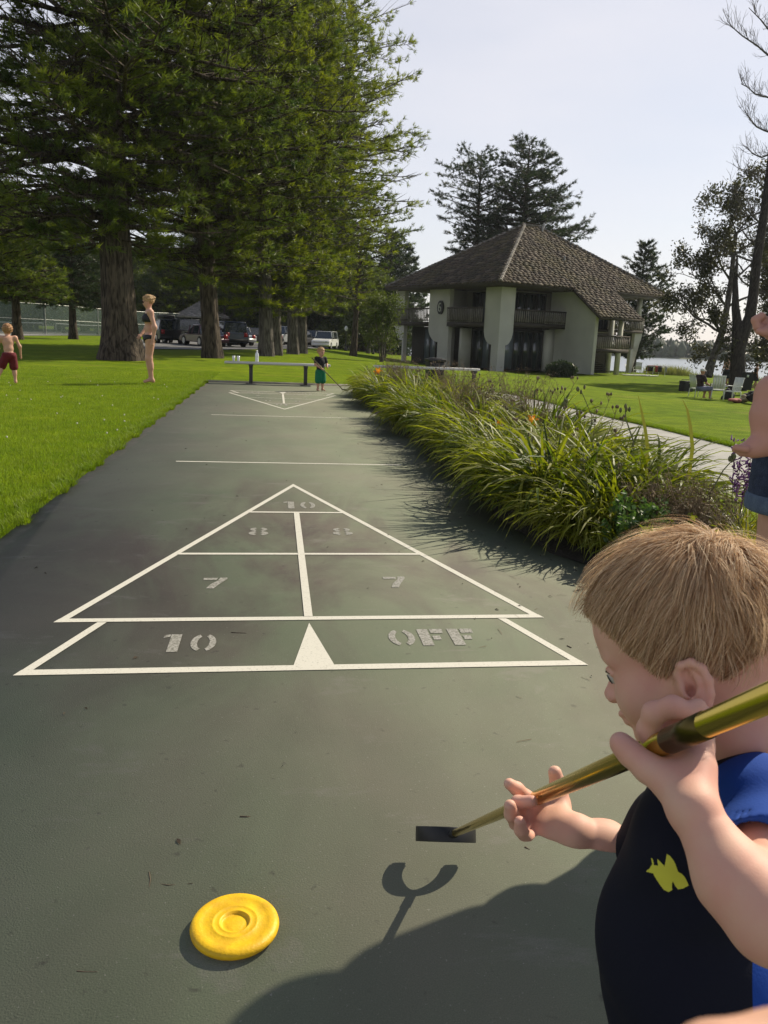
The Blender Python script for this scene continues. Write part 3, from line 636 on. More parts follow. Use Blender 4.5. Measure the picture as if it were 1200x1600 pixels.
    for (h, az, L, rs) in (limbs or []):
        q = h / H; p0 = np.array([np.interp(q, t, ax[:, i]) for i in range(3)]); pth = branch_path(p0, az, L, rs, 0.1, rng, 8); wood.tube(pth, np.linspace(0.09, 0.02, 8), 6, False)
        for _ in range(7):
            c = pth[rng.integers(2, 8)]; d = unit(np.array([math.cos(az), math.sin(az), 0.1]) + rng.normal(0, 0.6, 3)); wood.tube([c, c + d * rng.uniform(.4, 1.2)], [0.012, 0.004], 3, False)
    tm.build('trunk', bark, root, True)
    v, f = tufts(TPc, TDc, rng, npt, nlen, nw, spread, up)
    cr = link('crown', mesh_np('crown', v, f), root, needle); wood.build('branches', bark, cr, True)
    return root
def leafcloud(pos, rng, n, size, spread):
    k = len(pos); c = pos[:, None, :] + rng.normal(0, spread, (k, n, 3)); a = unit(rng.normal(0, 1, (k, n, 3))); b_ = unit(np.cross(a, rng.normal(0, 1, (k, n, 3))))
    s = size * rng.uniform(0.6, 1.2, (k, n, 1)); v = np.stack([c - a * s, c + b_ * s * 0.5, c + a * s, c - b_ * s * 0.5], 2).reshape(-1, 3)
    return v, np.arange(k * n * 4).reshape(-1, 4)
def grow(p, d, L, r, depth, rng, wood, tips, kids=3, ang=0.55, upb=0.1, shr=0.72, n=4, wig=0.12):
    pts = [np.array(p, float)]; d = unit(np.array(d, float))
    for i in range(n):
        d = unit(d + rng.normal(0, wig, 3) + np.array([0, 0, upb * 0.3])); pts.append(pts[-1] + d * L / n)
    wood.tube(pts, np.linspace(r, r * 0.6, n + 1), 6 if r > 0.03 else 3, False)
    if depth == 0: tips.append((pts[-1], d)); tips.append((pts[-2], d)); return
    for k in range(kids):
        s = rng.integers(max(1, n - 2), n + 1); d2 = unit(d + rng.normal(0, ang, 3) + np.array([0, 0, upb]))
        grow(pts[s], d2, L * shr * rng.uniform(0.75, 1.15), r * 0.58, depth - 1, rng, wood, tips, kids, ang, upb, shr, n, wig)
def broadleaf(name, label, base, trunks, seed, leaf, nleaf=26, lsize=0.07, spread=0.25, group=None, bark=BARK2, depth=4, cat='tree', kids=3, ang=0.55, upb=0.1, L=1.6, wig=.12, shr=.72):
    rng = np.random.default_rng(seed); root = thing(name, label, cat, base, group=group); tr = MB(); wood = MB(); tips = []
    for pts, r in trunks:
        pts = np.asarray(pts, float); rr = np.linspace(r, r * 0.45, len(pts)); rr[0] *= 1.3; tr.tube(pts, rr, 12, False)
        for i in range(1, len(pts)):
            for _ in range(2 if i < len(pts) - 1 else 3):
                f = i / len(pts); a = rng.uniform(0, 6.28); grow(pts[i], (math.cos(a), math.sin(a), 0.5 + 0.5 * f), L * (1.15 - 0.3 * f), rr[i] * 0.5, depth - 1, rng, wood, tips, kids, ang, upb, shr, 4, wig)
    tr.build('trunk', bark, root, True); pos = np.array([t[0] for t in tips])
    v, q = leafcloud(pos, rng, nleaf, lsize, spread); cr = link('crown', mesh_np('crown', v, q), root, leaf); wood.build('branches', bark, cr, True); return root
# --- the big pine at the left of the court
zb = lambda u, v: V(G(u, v))
def up_off(u0, v0, u1, v1, D):            # displacement of a point seen at (u1, v1), same depth
    a = P(u0, v0, D); b = P(u1, v1, D); return b - a
bA = zb(190, 562); 
def profA(h, az):
    c = math.cos(az); base = np.interp(h, [3.4, 5, 7, 9, 12, 16, 20], [2.6, 4.6, 5.2, 5.2, 4.6, 3.4, 0.8])
    if h < 6.5 and 0.2 < c: base *= 0.62
    return base
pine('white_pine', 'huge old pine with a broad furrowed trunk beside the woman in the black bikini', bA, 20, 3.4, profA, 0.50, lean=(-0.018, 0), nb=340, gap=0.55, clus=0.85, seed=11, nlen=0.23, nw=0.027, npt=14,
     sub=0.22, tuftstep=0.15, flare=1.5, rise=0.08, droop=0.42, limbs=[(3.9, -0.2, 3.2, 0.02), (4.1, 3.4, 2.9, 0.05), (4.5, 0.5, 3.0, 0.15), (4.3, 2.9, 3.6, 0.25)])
bB = zb(331, 559)
def profB(h, az): return np.interp(h, [2.8, 5, 8, 12, 17, 21], [2.6, 4.4, 5.2, 4.6, 3.2, 0.6])
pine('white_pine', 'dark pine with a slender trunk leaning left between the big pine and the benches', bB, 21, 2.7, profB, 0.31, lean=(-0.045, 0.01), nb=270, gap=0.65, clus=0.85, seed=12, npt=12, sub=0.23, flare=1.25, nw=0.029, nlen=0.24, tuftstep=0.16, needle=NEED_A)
def profC(rm, cbh=2.2):
    def f(h, az):
        side = 0.5 + 0.5 * math.cos(az - 0.2)
        return np.interp(h, [cbh, 4, 6, 9, 12, 15, 18, 21], np.array([2.2, 4.0, 5.2, 6.2, 6.0, 5.2, 3.2, 0.6]) * rm)
    return f
for k, (u, vv_, tr_, H, sd, rm, ln_, lab, nd, cbx) in enumerate((
        (416, 556, 0.30, 15, 21, 0.78, (-0.02, 0), 'pine with a thick grey trunk, leftmost of the row of four behind the long bench', NEED_B, 1.9),
        (433, 555, 0.24, 16, 22, 0.75, (-0.05, 0.0), 'slimmer pine leaning left, second from the left in the row of four behind the bench', NEED_A, 2.1),
        (458, 553, 0.27, 19, 23, 1.0, (-0.035, 0.02), 'tall leaning pine, third from the left in the row of four behind the bench', NEED_B, 2.6),
        (472, 552, 0.25, 20, 24, 1.02, (-0.005, 0.03), 'tall straight pine, rightmost of the row of four behind the long bench', NEED_B, 2.3))):
    b0 = zb(u, vv_); Dk = float((np.array(b0) - CC) @ CF)
    pine('white_pine', lab, b0, H, cbx, profC(rm, cbx), tr_, lean=ln_, nb=225, gap=0.8, clus=0.9, seed=sd, needle=nd, npt=12, sub=0.24, nw=0.031, nlen=0.25, tuftstep=0.17, group='row of pines behind the bench', rise=0.14, droop=0.32, flare=1.2, bark=BARK2)
# --- pines behind the building
def profD(h, az): return np.interp(h, [3, 6, 10, 13, 16, 19.5], [3, 4.2, 5.0, 4.4, 3.0, 0.5])
def base_at(u, D): return V(GD(u, D))
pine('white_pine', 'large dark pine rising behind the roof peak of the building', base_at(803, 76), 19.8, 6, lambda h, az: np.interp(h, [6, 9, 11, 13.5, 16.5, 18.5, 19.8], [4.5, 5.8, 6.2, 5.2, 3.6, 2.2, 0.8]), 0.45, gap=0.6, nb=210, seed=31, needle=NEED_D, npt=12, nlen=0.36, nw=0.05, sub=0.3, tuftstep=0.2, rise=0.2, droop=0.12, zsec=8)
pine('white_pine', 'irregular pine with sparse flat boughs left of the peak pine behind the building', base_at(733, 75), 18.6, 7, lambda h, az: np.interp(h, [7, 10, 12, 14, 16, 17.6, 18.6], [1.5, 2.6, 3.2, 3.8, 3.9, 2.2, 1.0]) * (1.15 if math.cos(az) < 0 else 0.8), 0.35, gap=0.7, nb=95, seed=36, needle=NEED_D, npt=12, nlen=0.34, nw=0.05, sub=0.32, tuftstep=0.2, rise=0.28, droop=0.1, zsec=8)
def cedar(name, lab, base, H, R, seed, m=NEED_D, fine=1.0):
    return pine(name, lab, base, H, 0.8, lambda h, az: R * max(0.05, math.sin(math.pi * min(1, (1 - h / H) * 0.95 + 0.02)) ** 0.6), 0.22, nb=150, seed=seed, needle=m, npt=9, nlen=0.3, nw=0.05 * fine, sub=0.3, tuftstep=0.2, rise=0.5, droop=0.0, zsec=6)
pine('cedar', 'dark rounded cedar behind the right end of the building beside the lake', base_at(988, 72), 11.2, 1.2, lambda h, az: np.interp(h, [1.2, 2.5, 5, 7.5, 9.5, 11.2], [1.6, 2.9, 2.7, 2.3, 1.3, 0.3]), 0.25, nb=150, seed=33, needle=NEED_D, npt=14, nlen=0.32, nw=0.06, sub=0.3, tuftstep=0.2, rise=0.45, droop=0.0, zsec=6)
# pine at the left of the building, boughs showing against the sky
pine('white_pine', 'pine with a bough reaching up against the sky left of the building', base_at(552, 58), 11.0, 3.0, lambda h, az: np.interp(h, [3, 5, 8, 9.6, 10.5, 11.0], [2.0, 3.2, 3.6, 3.2, 1.2, .3]), 0.22, lean=(0.04, 0), nb=70, seed=35, needle=NEED_A, npt=12, nlen=0.26, nw=0.035, sub=0.3, tuftstep=0.18, rise=0.35, droop=0.05, zsec=8)
# multi stemmed small tree by the building
bb = base_at(596, 40); sp = []
for k in range(6):
    a = k * 1.05 + 0.3; sp.append(([(0.06 * math.cos(a), 0.06 * math.sin(a), 0), (0.18 * math.cos(a), 0.18 * math.sin(a), 0.8), (0.35 * math.cos(a), 0.35 * math.sin(a), 1.7), (0.45 * math.cos(a), 0.45 * math.sin(a), 2.4)], 0.03))
broadleaf('small_tree', 'small tree of several thin stems with olive leaves at the left corner of the building', bb, sp, 41, LEAF_M, 8, 0.055, 0.12, depth=3, L=0.5)
# --- right side by the lake
bL = base_at(1108, 47); bR = base_at(1153, 43.5)
def rel(b, pts, D): return [P(u, v, D) - np.array(b) for u, v in pts]
broadleaf('birch_tree', 'leafy birch leaning right on the lake shore behind the white chairs', bL, [(rel(bL, ((1105, 588), (1115, 556), (1128, 520), (1136, 480), (1142, 440), (1146, 400), (1150, 365)), 47), 0.23)], 42, LEAF_B, 30, 0.10, 0.22, depth=4, ang=0.6, upb=0.02, L=1.75)
def bare_tree():
    rng = np.random.default_rng(44); b = bR; D = 43.5; root = thing('larch_tree', 'tall nearly bare larch with a forked dark trunk at the right edge by the lake', 'tree', b)
    tr = MB(); w_ = MB()
    tr.tube(rel(b, ((1152, 612), (1152, 590), (1153, 560), (1154, 530), (1152, 505), (1149, 480), (1149, 440), (1152, 400)), D), [0.5, 0.40, 0.37, 0.36, 0.25, 0.2, 0.13, 0.04], 12, False)
    tr.tube(rel(b, ((1154, 548), (1160, 525), (1172, 495), (1177, 460), (1182, 410), (1190, 360), (1198, 300), (1205, 240), (1212, 150), (1218, 60), (1222, -40)), D), [0.34, 0.34, 0.3, 0.27, 0.25, 0.23, 0.2, 0.17, 0.13, 0.08, 0.03], 10, False)
    tr.build('trunk', bark_mat('dark_bark', (0.05, 0.042, 0.036), (0.02, 0.016, 0.014)), root, True)
    br = [((1216, 92), (1200, 86), (1184, 72), (1160, 56), (1146, 44), (1136, 32)), ((1212, 158), (1200, 152), (1180, 147), (1168, 136), (1158, 131)),
          ((1208, 208), (1195, 204), (1182, 198), (1172, 186), (1163, 172)), ((1201, 296), (1190, 290), (1180, 277), (1170, 268), (1152, 262)),
          ((1190, 350), (1178, 340), (1165, 325), (1150, 312), (1144, 296)), ((1182, 410), (1165, 405), (1145, 396), (1120, 388), (1100, 380), (1090, 355)),
          ((1195, 330), (1180, 335), (1160, 338), (1142, 330)), ((1186, 385), (1168, 372), (1160, 360), (1140, 350)), ((1205, 240), (1190, 246), (1176, 240), (1165, 228)), ((1178, 450), (1160, 440), (1146, 420), (1130, 415)),
          ((1214, 120), (1235, 100), (1260, 80)), ((1208, 200), (1230, 180), (1250, 170)), ((1200, 290), (1225, 270), (1250, 262)), ((1190, 360), (1215, 345), (1245, 340)), ((1218, 60), (1200, 45), (1188, 30), (1170, 12))]
    for pts in br:
        dj = rng.uniform(-1.2, 1.2); pp = [P(u, v, D + dj * i / len(pts)) - np.array(b) for i, (u, v) in enumerate(pts)]; w_.tube(pp, np.linspace(0.06, 0.018, len(pp)), 5, False)
        for i in range(1, len(pp)):
            for _ in range(6):
                f = rng.uniform(0, 1); c = np.array(pp[i - 1]) * (1 - f) + np.array(pp[i]) * f; d = unit(np.array(pp[i]) - np.array(pp[i - 1])); d2 = unit(d * 0.5 + rng.normal(0, 0.5, 3) + np.array([0, 0, 0.7]))
                grow(c, d2, rng.uniform(0.5, 1.0), 0.014, 1, rng, w_, [], 4, 0.45, 0.25, 0.6, 3, 0.12)
    w_.build('branches', BARK2, root, True)
bare_tree()
broadleaf('shore_tree', 'dense dark leafy tree half out of frame behind the larch', base_at(1215, 52), [([(0, 0, 0), (0.1, 0, 1.5), (0, 0.1, 3), (-0.3, 0, 4.5), (-0.4, 0.2, 6)], 0.25)], 45, LEAF_B, 34, 0.11, 0.22, depth=4, L=1.5)
# --- trees in the background: a few shapes, many trees
def bgset():
    rng = np.random.default_rng(5); protos = []
    def pr(H, R, cb, sd, nd): return lambda nm, lab, b, g: pine(nm, lab, b, H, cb, lambda h, az: R * np.interp(h / H, [cb / H, 0.3, 0.5, 0.8, 1], [1.0, 1.1, 1, 0.65, 0.1]), 0.3, nb=130, seed=sd, needle=nd, npt=9, nlen=0.5, nw=0.11, sub=0.38, tuftstep=0.27, group=g, zsec=6, rise=.2, droop=.2)
    K = [(pr(15, 4.2, 1.6, 51, NEED_D), 'dark shaggy pine in the wood behind the parking lot'), (pr(11, 3.6, 0.6, 52, NEED_A), 'lower full pine in the wood behind the parking lot'), (pr(17, 3.4, 1.0, 53, NEED_D), 'tall narrow dark pine in the wood behind the parking lot')]
    first = [None] * 3; bl = None
    spots = []
    for row, (D0, st, off) in enumerate(((95, 50, 0), (103, 52, 25), (114, 54, 10), (126, 60, 35))):
        u = -90 + off
        while u < 640: spots.append((u + rng.uniform(-14, 14), D0 + rng.uniform(-4, 4), rng.integers(0, 3))); u += st
    for (u, D, k) in spots:
        if D < 98 and u < 230: D = D + 8
        b = V(GD(u, D)); 
        if first[k] is None: first[k] = K[k][0]('background_pine', K[k][1], b, 'trees of the wood behind the parking lot'); o = first[k]
        else: o = copy_tree(first[k]); o.location = b
        o.rotation_euler.z = rng.uniform(0, 6.28); s = rng.uniform(0.82, 1.12); o.scale = (s, s, s)
    # lighter broad leaved trees
    for i, (u, D, s) in enumerate(((575, 84, 0.9), (545, 90, 1.05), (245, 92, 0.8), (100, 88, 0.9), (600, 72, 0.75), (350, 88, .8), (30, 84, 0.8), (300, 96, 1.0))):
        b = V(GD(u, D))
        if bl is None: bl = broadleaf('background_tree', 'round olive green leafy tree at the edge of the wood', b, [([(0, 0, 0), (0.1, 0, 1.2), (0, 0.1, 2.5), (0.1, 0, 4), (0, 0, 5.5)], 0.2)], 61, LEAF_M, 22, 0.22, 0.42, group='leafy trees at the edge of the wood', depth=4, L=1.7); o = bl
        else: o = copy_tree(bl); o.location = b
        o.rotation_euler.z = i * 1.3; o.scale = (s, s, s)
bgset()
# nearer pines over the tennis court fence at the left
for i, (u, D, H, R, sd, lab) in enumerate(((28, 50, 8.5, 3.3, 71, 'spreading dark pine left of the big pine, low boughs over the tennis fence'), (115, 58, 8.2, 3.2, 72, 'bushy dark pine just left of the big trunk, in front of the tennis fence'), (-25, 40, 14, 4.0, 73, 'pine at the left edge with a bare trunk beyond the boy'))):
    pine('white_pine', lab, base_at(u, D), H, 2.4 if i < 2 else 3.5, lambda h, az: R * np.interp(h / H, [0.25, 0.5, 0.8, 1], [0.9, 1, 0.7, 0.15]), 0.28, nb=120, seed=sd, needle=NEED_A if i != 1 else NEED_D, npt=11, nlen=0.32, nw=0.05, sub=0.3, tuftstep=0.19, zsec=8)
# far shore wood: one mass
def far_wood():
    rng = np.random.default_rng(9); v = []; f = []; n0 = 0; n = 5200
    a = rng.uniform(-0.3, 1.2, n); D = rng.uniform(357, 400, n) * (1 + 0.01 * np.sin(a * 23)) / np.cos(a - 0.45) ** 0.6
    h = 4.8 + 1.6 * rng.normal(0, 1, n) * 0.6 + 1.6 * np.sin(a * 31) + 1.0 * np.sin(a * 77); h = np.clip(h, 3, 13); r = rng.uniform(1.3, 2.9, n)
    x = CC[0] + D * np.sin(a); y = CC[1] + D * np.cos(a); z = LZ + 0.3 + (D - 352) * 0.02
    ns = 6; A = np.linspace(0, 2 * np.pi, ns, endpoint=False)
    layers = [(0.0, 0.5), (0.25, 1.0), (0.45, 0.65), (0.5, 0.85), (0.78, 0.5), (1.0, 0.08)]; V_ = []
    for fz, fr in layers:
        rr = r[:, None] * fr * rng.uniform(0.7, 1.25, (n, ns)); V_.append(np.stack([x[:, None] + rr * np.cos(A), y[:, None] + rr * np.sin(A), (z + h * fz)[:, None] + 0 * rr], -1))
    V_ = np.stack(V_, 1); k = np.arange(n)[:, None] * (len(layers) * ns); i = np.arange(ns); j = (i + 1) % ns
    q = np.concatenate([(k[..., None] + np.stack([l * ns + i, l * ns + j, (l + 1) * ns + j, (l + 1) * ns + i], 1)).reshape(-1, 4) for l in range(len(layers) - 1)])
    tag(link('far_wood', mesh_np('far_wood', V_.reshape(-1, 3), q), None, leafmat('far_wood', (0.03, 0.045, 0.022), (0.05, 0.065, 0.03), 0.1)), kind='stuff')
far_wood()
# ---------------------------------------------------------------- flower border
def blade_mesh(name, n, R, Lr, W, rng, seg=6, stiff=0.5, tilt=(0.15, 0.9), bend=1.7, base_r=0.10, zb=0.0):
    """arching strap leaves rooted in a tuft"""
    a = rng.uniform(0, 2 * np.pi, n); L = rng.uniform(*Lr, n); th0 = rng.uniform(*tilt, n); bd = bend * rng.uniform(0.5, 1.25, n) * (1 - stiff * rng.uniform(0, 1, n))
    tw = rng.normal(0, 0.35, n); w = W * rng.uniform(0.6, 1.25, n); rb = base_r * np.sqrt(rng.uniform(0, 1, n)); ab = a + rng.normal(0, 0.8, n)
    p = np.stack([rb * np.cos(ab), rb * np.sin(ab), np.full(n, zb)], 1); pts = [p]; th = th0.copy(); aa = a.copy()
    for s in range(seg):
        f = (s + 0.5) / seg; th = th0 + bd * f ** 1.4; aa = a + tw * f
        p = p + (L / seg)[:, None] * np.stack([np.sin(th) * np.cos(aa), np.sin(th) * np.sin(aa), np.cos(th)], 1); p[:, 2] = np.maximum(p[:, 2], 0.004); pts.append(p)
    pts = np.stack(pts, 1); f = np.linspace(0, 1, seg + 1); prof = np.sin(np.pi * (0.12 + 0.88 * f) ** 0.75) ** 0.7; prof[-1] = 0.03
    roll = rng.normal(0, 0.5, n)[:, None] + tw[:, None] * f; sd = np.stack([-np.sin(a)[:, None] * np.cos(roll), np.cos(a)[:, None] * np.cos(roll), np.sin(roll)], -1)
    h = (w[:, None] * prof)[..., None] / 2 * sd; v = np.stack([pts - h, pts + h], 2).reshape(-1, 3); k = np.arange(n)[:, None, None] * (2 * (seg + 1)); s = np.arange(seg)[None, :, None] * 2
    q = (k + s + np.array([0, 1, 3, 2])[None, None]).reshape(-1, 4); return v, q, pts
LIL = mat('daylily_leaf', (0.085, 0.115, 0.010), 0.5, (0.20, 0.205, 0.018), 3.0, transl=(1.3, 1.4, 0.5, 0.42), island=0.4, spec=0.3)
LIL2 = mat('daylily_leaf_pale', (0.15, 0.17, 0.016), 0.5, (0.24, 0.24, 0.03), 3.0, transl=(1.3, 1.4, 0.5, 0.45), island=0.35, spec=0.3)
LIL3 = mat('daylily_leaf_deep', (0.05, 0.08, 0.010), 0.5, (0.10, 0.13, 0.014), 3.0, transl=(1.3, 1.4, 0.5, 0.4), island=0.4, spec=0.3)
LILY = mat('daylily_leaf_yellowing', (0.19, 0.2, 0.03), 0.42, (0.26, 0.24, 0.05), 3.0, transl=(1.2, 1.2, 0.5, 0.45), island=0.3)
DRY = mat('dry_stalk', (0.16, 0.12, 0.075), 0.7, (0.25, 0.19, 0.12), 12, transl=(1.1, 1, 0.9, 0.3), island=0.35)
ORG = mat('orange_petal', (0.75, 0.24, 0.015), 0.5, (0.85, 0.38, 0.03), 20, transl=(1, 1, 0.9, 0.4))
PUR = mat('purple_floret', (0.14, 0.05, 0.17), 0.6, (0.22, 0.09, 0.25), 30, island=0.3)
POD = mat('seed_pod', (0.10, 0.12, 0.04), 0.6, (0.15, 0.13, 0.06), 30)
rngp = np.random.default_rng(77)
lily_v = []
for k in range(5):
    v, q, _ = blade_mesh('leaves', 330, 0.3, (0.42, 0.82), 0.021, rngp, bend=2.6, tilt=(0.02, 0.75), stiff=(0.55, 0.2, 0.4, 0.35, 0.1)[k], base_r=0.17); me = mesh_np('daylily_leaves', v, q); me.materials.append((LIL, LIL2, LIL3, LIL2, LIL)[k])
    v2, q2, _ = blade_mesh('leaves', 60, 0.3, (0.3, 0.62), 0.017, rngp, bend=2.4, tilt=(0.2, 1.0)); me2 = mesh_np('daylily_yellow_leaves', v2, q2); me2.materials.append(LILY)
    sk = MB()
    for j in range(5):
        a = rngp.uniform(0, 6.28); l = rngp.uniform(0.5, 0.72); t = np.linspace(0, 1, 6); r = 0.05 + 0.16 * t ** 1.6
        pts = np.stack([np.cos(a) * r, np.sin(a) * r, l * t * (1 - 0.06 * t)], 1); sk.tube(pts, np.linspace(0.0035, 0.0022, 6), 4, False)
        for _ in range(3): d = unit(rngp.normal(0, .5, 3) + np.array([0, 0, 1])); e = pts[-1] + d * 0.045; sk.tube([pts[-1], e], [0.0018, 0.0015], 3, False); sk.lathe([(0.001, 0), (0.008, 0.008), (0.009, 0.016), (0.002, 0.028)], e, 6)
    me3 = sk.mesh('daylily_stalks', True); me3.materials.append(POD if k % 2 else DRY); lily_v.append((me, me2, me3))
def sunk(x, y): return 0.012 + 0.03 * math.sin(max(0, min(1, (x - 1.25) / 1.5)) * math.pi)
def lily(x, y, s, k, lab='clump of arching green daylily leaves in the border beside the court', grp='daylily clumps of the border', stalk=True, name='daylily'):
    t = thing(name, lab, 'plant', (x, y, sunk(x, y)), rngp.uniform(0, 6.28), group=grp); t.scale = (s * 0.98, s * 0.98, s * 1.03)
    if lab.startswith('clump of arching'): t['label'] = ('clump of arching green daylily leaves in the border beside the court', 'clump of pale yellow green daylily leaves in the border beside the court', 'clump of deep green daylily leaves in the border beside the court', 'clump of pale yellow green daylily leaves in the border beside the court', 'loose clump of long green daylily leaves in the border beside the court')[k]
    a, b, c = lily_v[k]; link('leaves', a, t); link('yellow_leaves', b, t)
    if stalk: link('flower_stalk', c, t)
    return t
y = -0.6; i = 0
while y < 12.5:
    hs = (0.96 - 0.014 * y) * (0.78 + 0.26 * abs(math.sin(y * 1.75 + 0.4))) if y > 1.3 else 0.42 + 0.1 * math.sin(y * 2.3); x0 = (1.56 if y > 1.5 else 1.5) + 0.06 * math.sin(y * 1.7)
    for j, xx in enumerate((x0, x0 + 0.3, x0 + 0.58)):
        if y > 9.5 and j == 2: continue
        if y < 2.7 and j == 2: continue
        if y < 1.3 and j > 1: continue
        if y < 1.2 and j == 0: continue
        if .2 < y < 1.6 and j > 0: continue
        dry = (i * 3 + j) % 7 == 5
        if dry and y > 2: pass
        else: lily(xx + rngp.uniform(-.07, .07), y + j * 0.11 + rngp.uniform(-.08, .08), hs * rngp.uniform(0.8, 1.15), (i + j * 2) % 5, stalk=(i + j) % 3 == 0)
    y += 0.36; i += 1
for x, y, s_ in ((2.0, 1.8, .86), (2.2, 2.2, .8), (2.32, 2.7, .8), (1.75, 1.62, .82)): lily(x, y, s_, rngp.integers(0, 5), stalk=False)
# front, lowest leaves spilling on the court
for x, y in ((1.5, 1.5), (1.44, 1.95), (1.48, 2.7), (1.46, 3.6), (1.5, 4.9), (1.48, 6.3)):
    lily(x, y, 0.62, rngp.integers(0, 5), stalk=False)
# wispy dry plants
def dryplant(name, lab, x, y, n, H, grp=None, m=DRY, sp=0.35, cat='plant', fine=0.0024):
    r = rngp; t = thing(name, lab, cat, (x, y, sunk(x, y)), 0, group=grp); mb = MB()
    for k in range(n):
        a = r.uniform(0, 6.28); l = H * r.uniform(0.6, 1.1); s = sp * r.uniform(0.1, 1); tt = np.linspace(0, 1, 5)
        pts = np.stack([np.cos(a) * s * tt ** 1.3, np.sin(a) * s * tt ** 1.3, l * tt], 1) + r.normal(0, 0.012, (5, 3)) * tt[:, None]; mb.tube(pts, np.linspace(fine, 0.001, 5), 3, False)
        for _ in range(7):
            i = r.integers(2, 5); c = pts[i]; d = unit(r.normal(0, 0.7, 3) + np.array([0, 0, 0.9])); e = c + d * r.uniform(0.04, 0.13); mb.tube([c, e], [0.0013, 0.0007], 3, False)
            for _ in range(2): f = c + (e - c) * r.uniform(.5, 1) + r.normal(0, 0.008, 3); mb.tube([f, f + r.normal(0, 0.008, 3)], [0.0028, 0.001], 3, False)
    mb.build('stems', m, t); return t
for x, y in ((1.75, 10.4), (1.7, 9.3), (1.85, 5.9), (1.72, 5.0), (2.25, 5.4), (2.0, 4.2), (1.95, 7.3)): dryplant('dry_perennial', 'wispy brown dried perennial standing among the daylilies', x, y, 60, 0.62, 'dried perennials in the border')
dryplant('dry_bush', 'low twiggy brown bush behind the hair of the nearest child', 1.86, 1.15, 130, 0.28, sp=0.26)
dryplant('dry_bush', 'small brown twiggy bush in front of the tallest daylilies, right of the dark green shrub', 1.76, 1.3, 60, 0.34, sp=0.2)
# small green shrub
def shrub(x, y, lab, H, R, n, m, ls=0.02):
    r = rngp; t = thing('small_shrub', lab, 'shrub', (x, y, sunk(x, y))); mb = MB(); pos = []
    for k in range(n):
        a = r.uniform(0, 6.28); s = R * np.sqrt(r.uniform(0, 1)); l = H * r.uniform(0.5, 1.05); tt = np.linspace(0, 1, 4); pts = np.stack([np.cos(a) * s * tt, np.sin(a) * s * tt, l * tt], 1); mb.tube(pts, [0.003, 0.003, 0.002, 0.001], 3, False)
        for f in np.linspace(0.35, 1, 8): pos.append(pts[0] + (pts[-1] - pts[0]) * f)
    v, q = leafcloud(np.array(pos), r, 4, ls, 0.012); link('leaves', mesh_np('leaves', v, q), t, m); mb.build('stems', POD, t); return t
shrub(1.56, 1.12, 'little bright green leafy shrub at the near corner of the border', 0.3, 0.16, 46, mat('shrub_leaf', (0.06, 0.12, 0.03), 0.45, (0.09, 0.15, 0.04), 9, transl=(1.2, 1.3, .6, .35), island=.3))
shrub(1.68, .85, 'dark small leafed shrub low at the very end of the border', 0.24, 0.22, 50, LIL)
# purple salvia and yellow grass on the right
t = thing('purple_salvia', 'purple flower spikes of salvia next to the bare foot of the carried child', 'flower', (2.2, 1.3, sunk(2.2, 1))); mb = MB(); fl = MB()
for k in range(7):
    a = rngp.uniform(0, 6.28); s = rngp.uniform(0.02, 0.13); l = rngp.uniform(0.42, 0.58); p1 = np.array([math.cos(a) * s, math.sin(a) * s, l]); mb.tube([(0, 0, 0), p1 * [.6, .6, .5], p1], [0.003, 0.0025, 0.0015], 3, False)
    for z in np.linspace(0.6, 1, 12):
        for b in range(3): c = p1 * [z, z, z] + rngp.normal(0, 0.006, 3); fl.tube([c, c + rngp.normal(0, 0.011, 3)], [0.0055, 0.002], 4, False)
mb.build('stems', POD, t); fl.build('florets', PUR, t)
YG = mat('yellow_grass_leaf', (0.2, 0.21, 0.02), 0.4, (0.3, 0.28, 0.05), 5, transl=(1.2, 1.2, .5, .4), island=0.3)
for k, (x, y, s) in enumerate(((2.12, 1.0, 0.72), (2.3, 1.45, 0.7), (1.98, .7, 0.6), (2.35, 1.0, 0.62), (2.15, .35, .55))):
    v, q, _ = blade_mesh('l', 170, .2, (0.3, 0.55), 0.011, rngp, bend=2.2, tilt=(0.1, 0.8)); t = thing('yellow_grass', 'tuft of yellow green striped ornamental grass between the border and the woman in denim shorts', 'plant', (x, y, sunk(x, y)), group='yellow green grass tufts'); t.scale = (s,) * 3
    link('leaves', mesh_np('l', v, q), t, YG)
# daylily blossoms
def blossom(u, v, D, lab, s=1.0):
    p = P(u, v, D); g = zg(p[0], p[1]); t = thing('daylily_flower', lab, 'flower', (p[0], p[1], g + 0.01), group=None); h = p[2] - g; m = MB()
    m.tube([(0.05, 0.04, 0), (0.02, 0.01, h * 0.6), (0, 0, h)], [0.004, 0.0035, 0.003], 5, False); m.build('stem', POD, t); f = MB()
    ax = unit(np.array([-0.4, -0.6, 0.5])); e1 = unit(np.cross(ax, [0, 0, 1])); e2 = np.cross(ax, e1)
    for k in range(6):
        a = k * math.pi / 3 + .2; d = e1 * math.cos(a) + e2 * math.sin(a); sd = np.cross(ax, d); vs = []
        for (r, z, w_) in ((0.004, 0, 0.003), (0.016, 0.03, 0.011), (0.040, 0.052, 0.014), (0.062, 0.05, 0.009), (0.07, 0.035, 0.001)):
            c = np.array([0, 0, h]) + (d * r + ax * z) * s; vs += [c - sd * w_ * s, c + sd * w_ * s]
        f.add(vs, [[2 * i, 2 * i + 1, 2 * i + 3, 2 * i + 2] for i in range(4)])
    f.build('petals', ORG, t, True)
for (u, v, D, lab) in ((592, 584, 12.5, 'orange daylily bloom at the far end of the border near the small child'), (697, 651, 8.2, 'orange daylily bloom halfway along the left side of the border'), (781, 668, 6.6, 'orange daylily bloom just above the middle of the border'),
                       (832, 662, 6.4, 'small orange daylily bloom half hidden among leaves at mid border')): blossom(u, v, D, lab, 1.15 if D > 8 else 0.85)
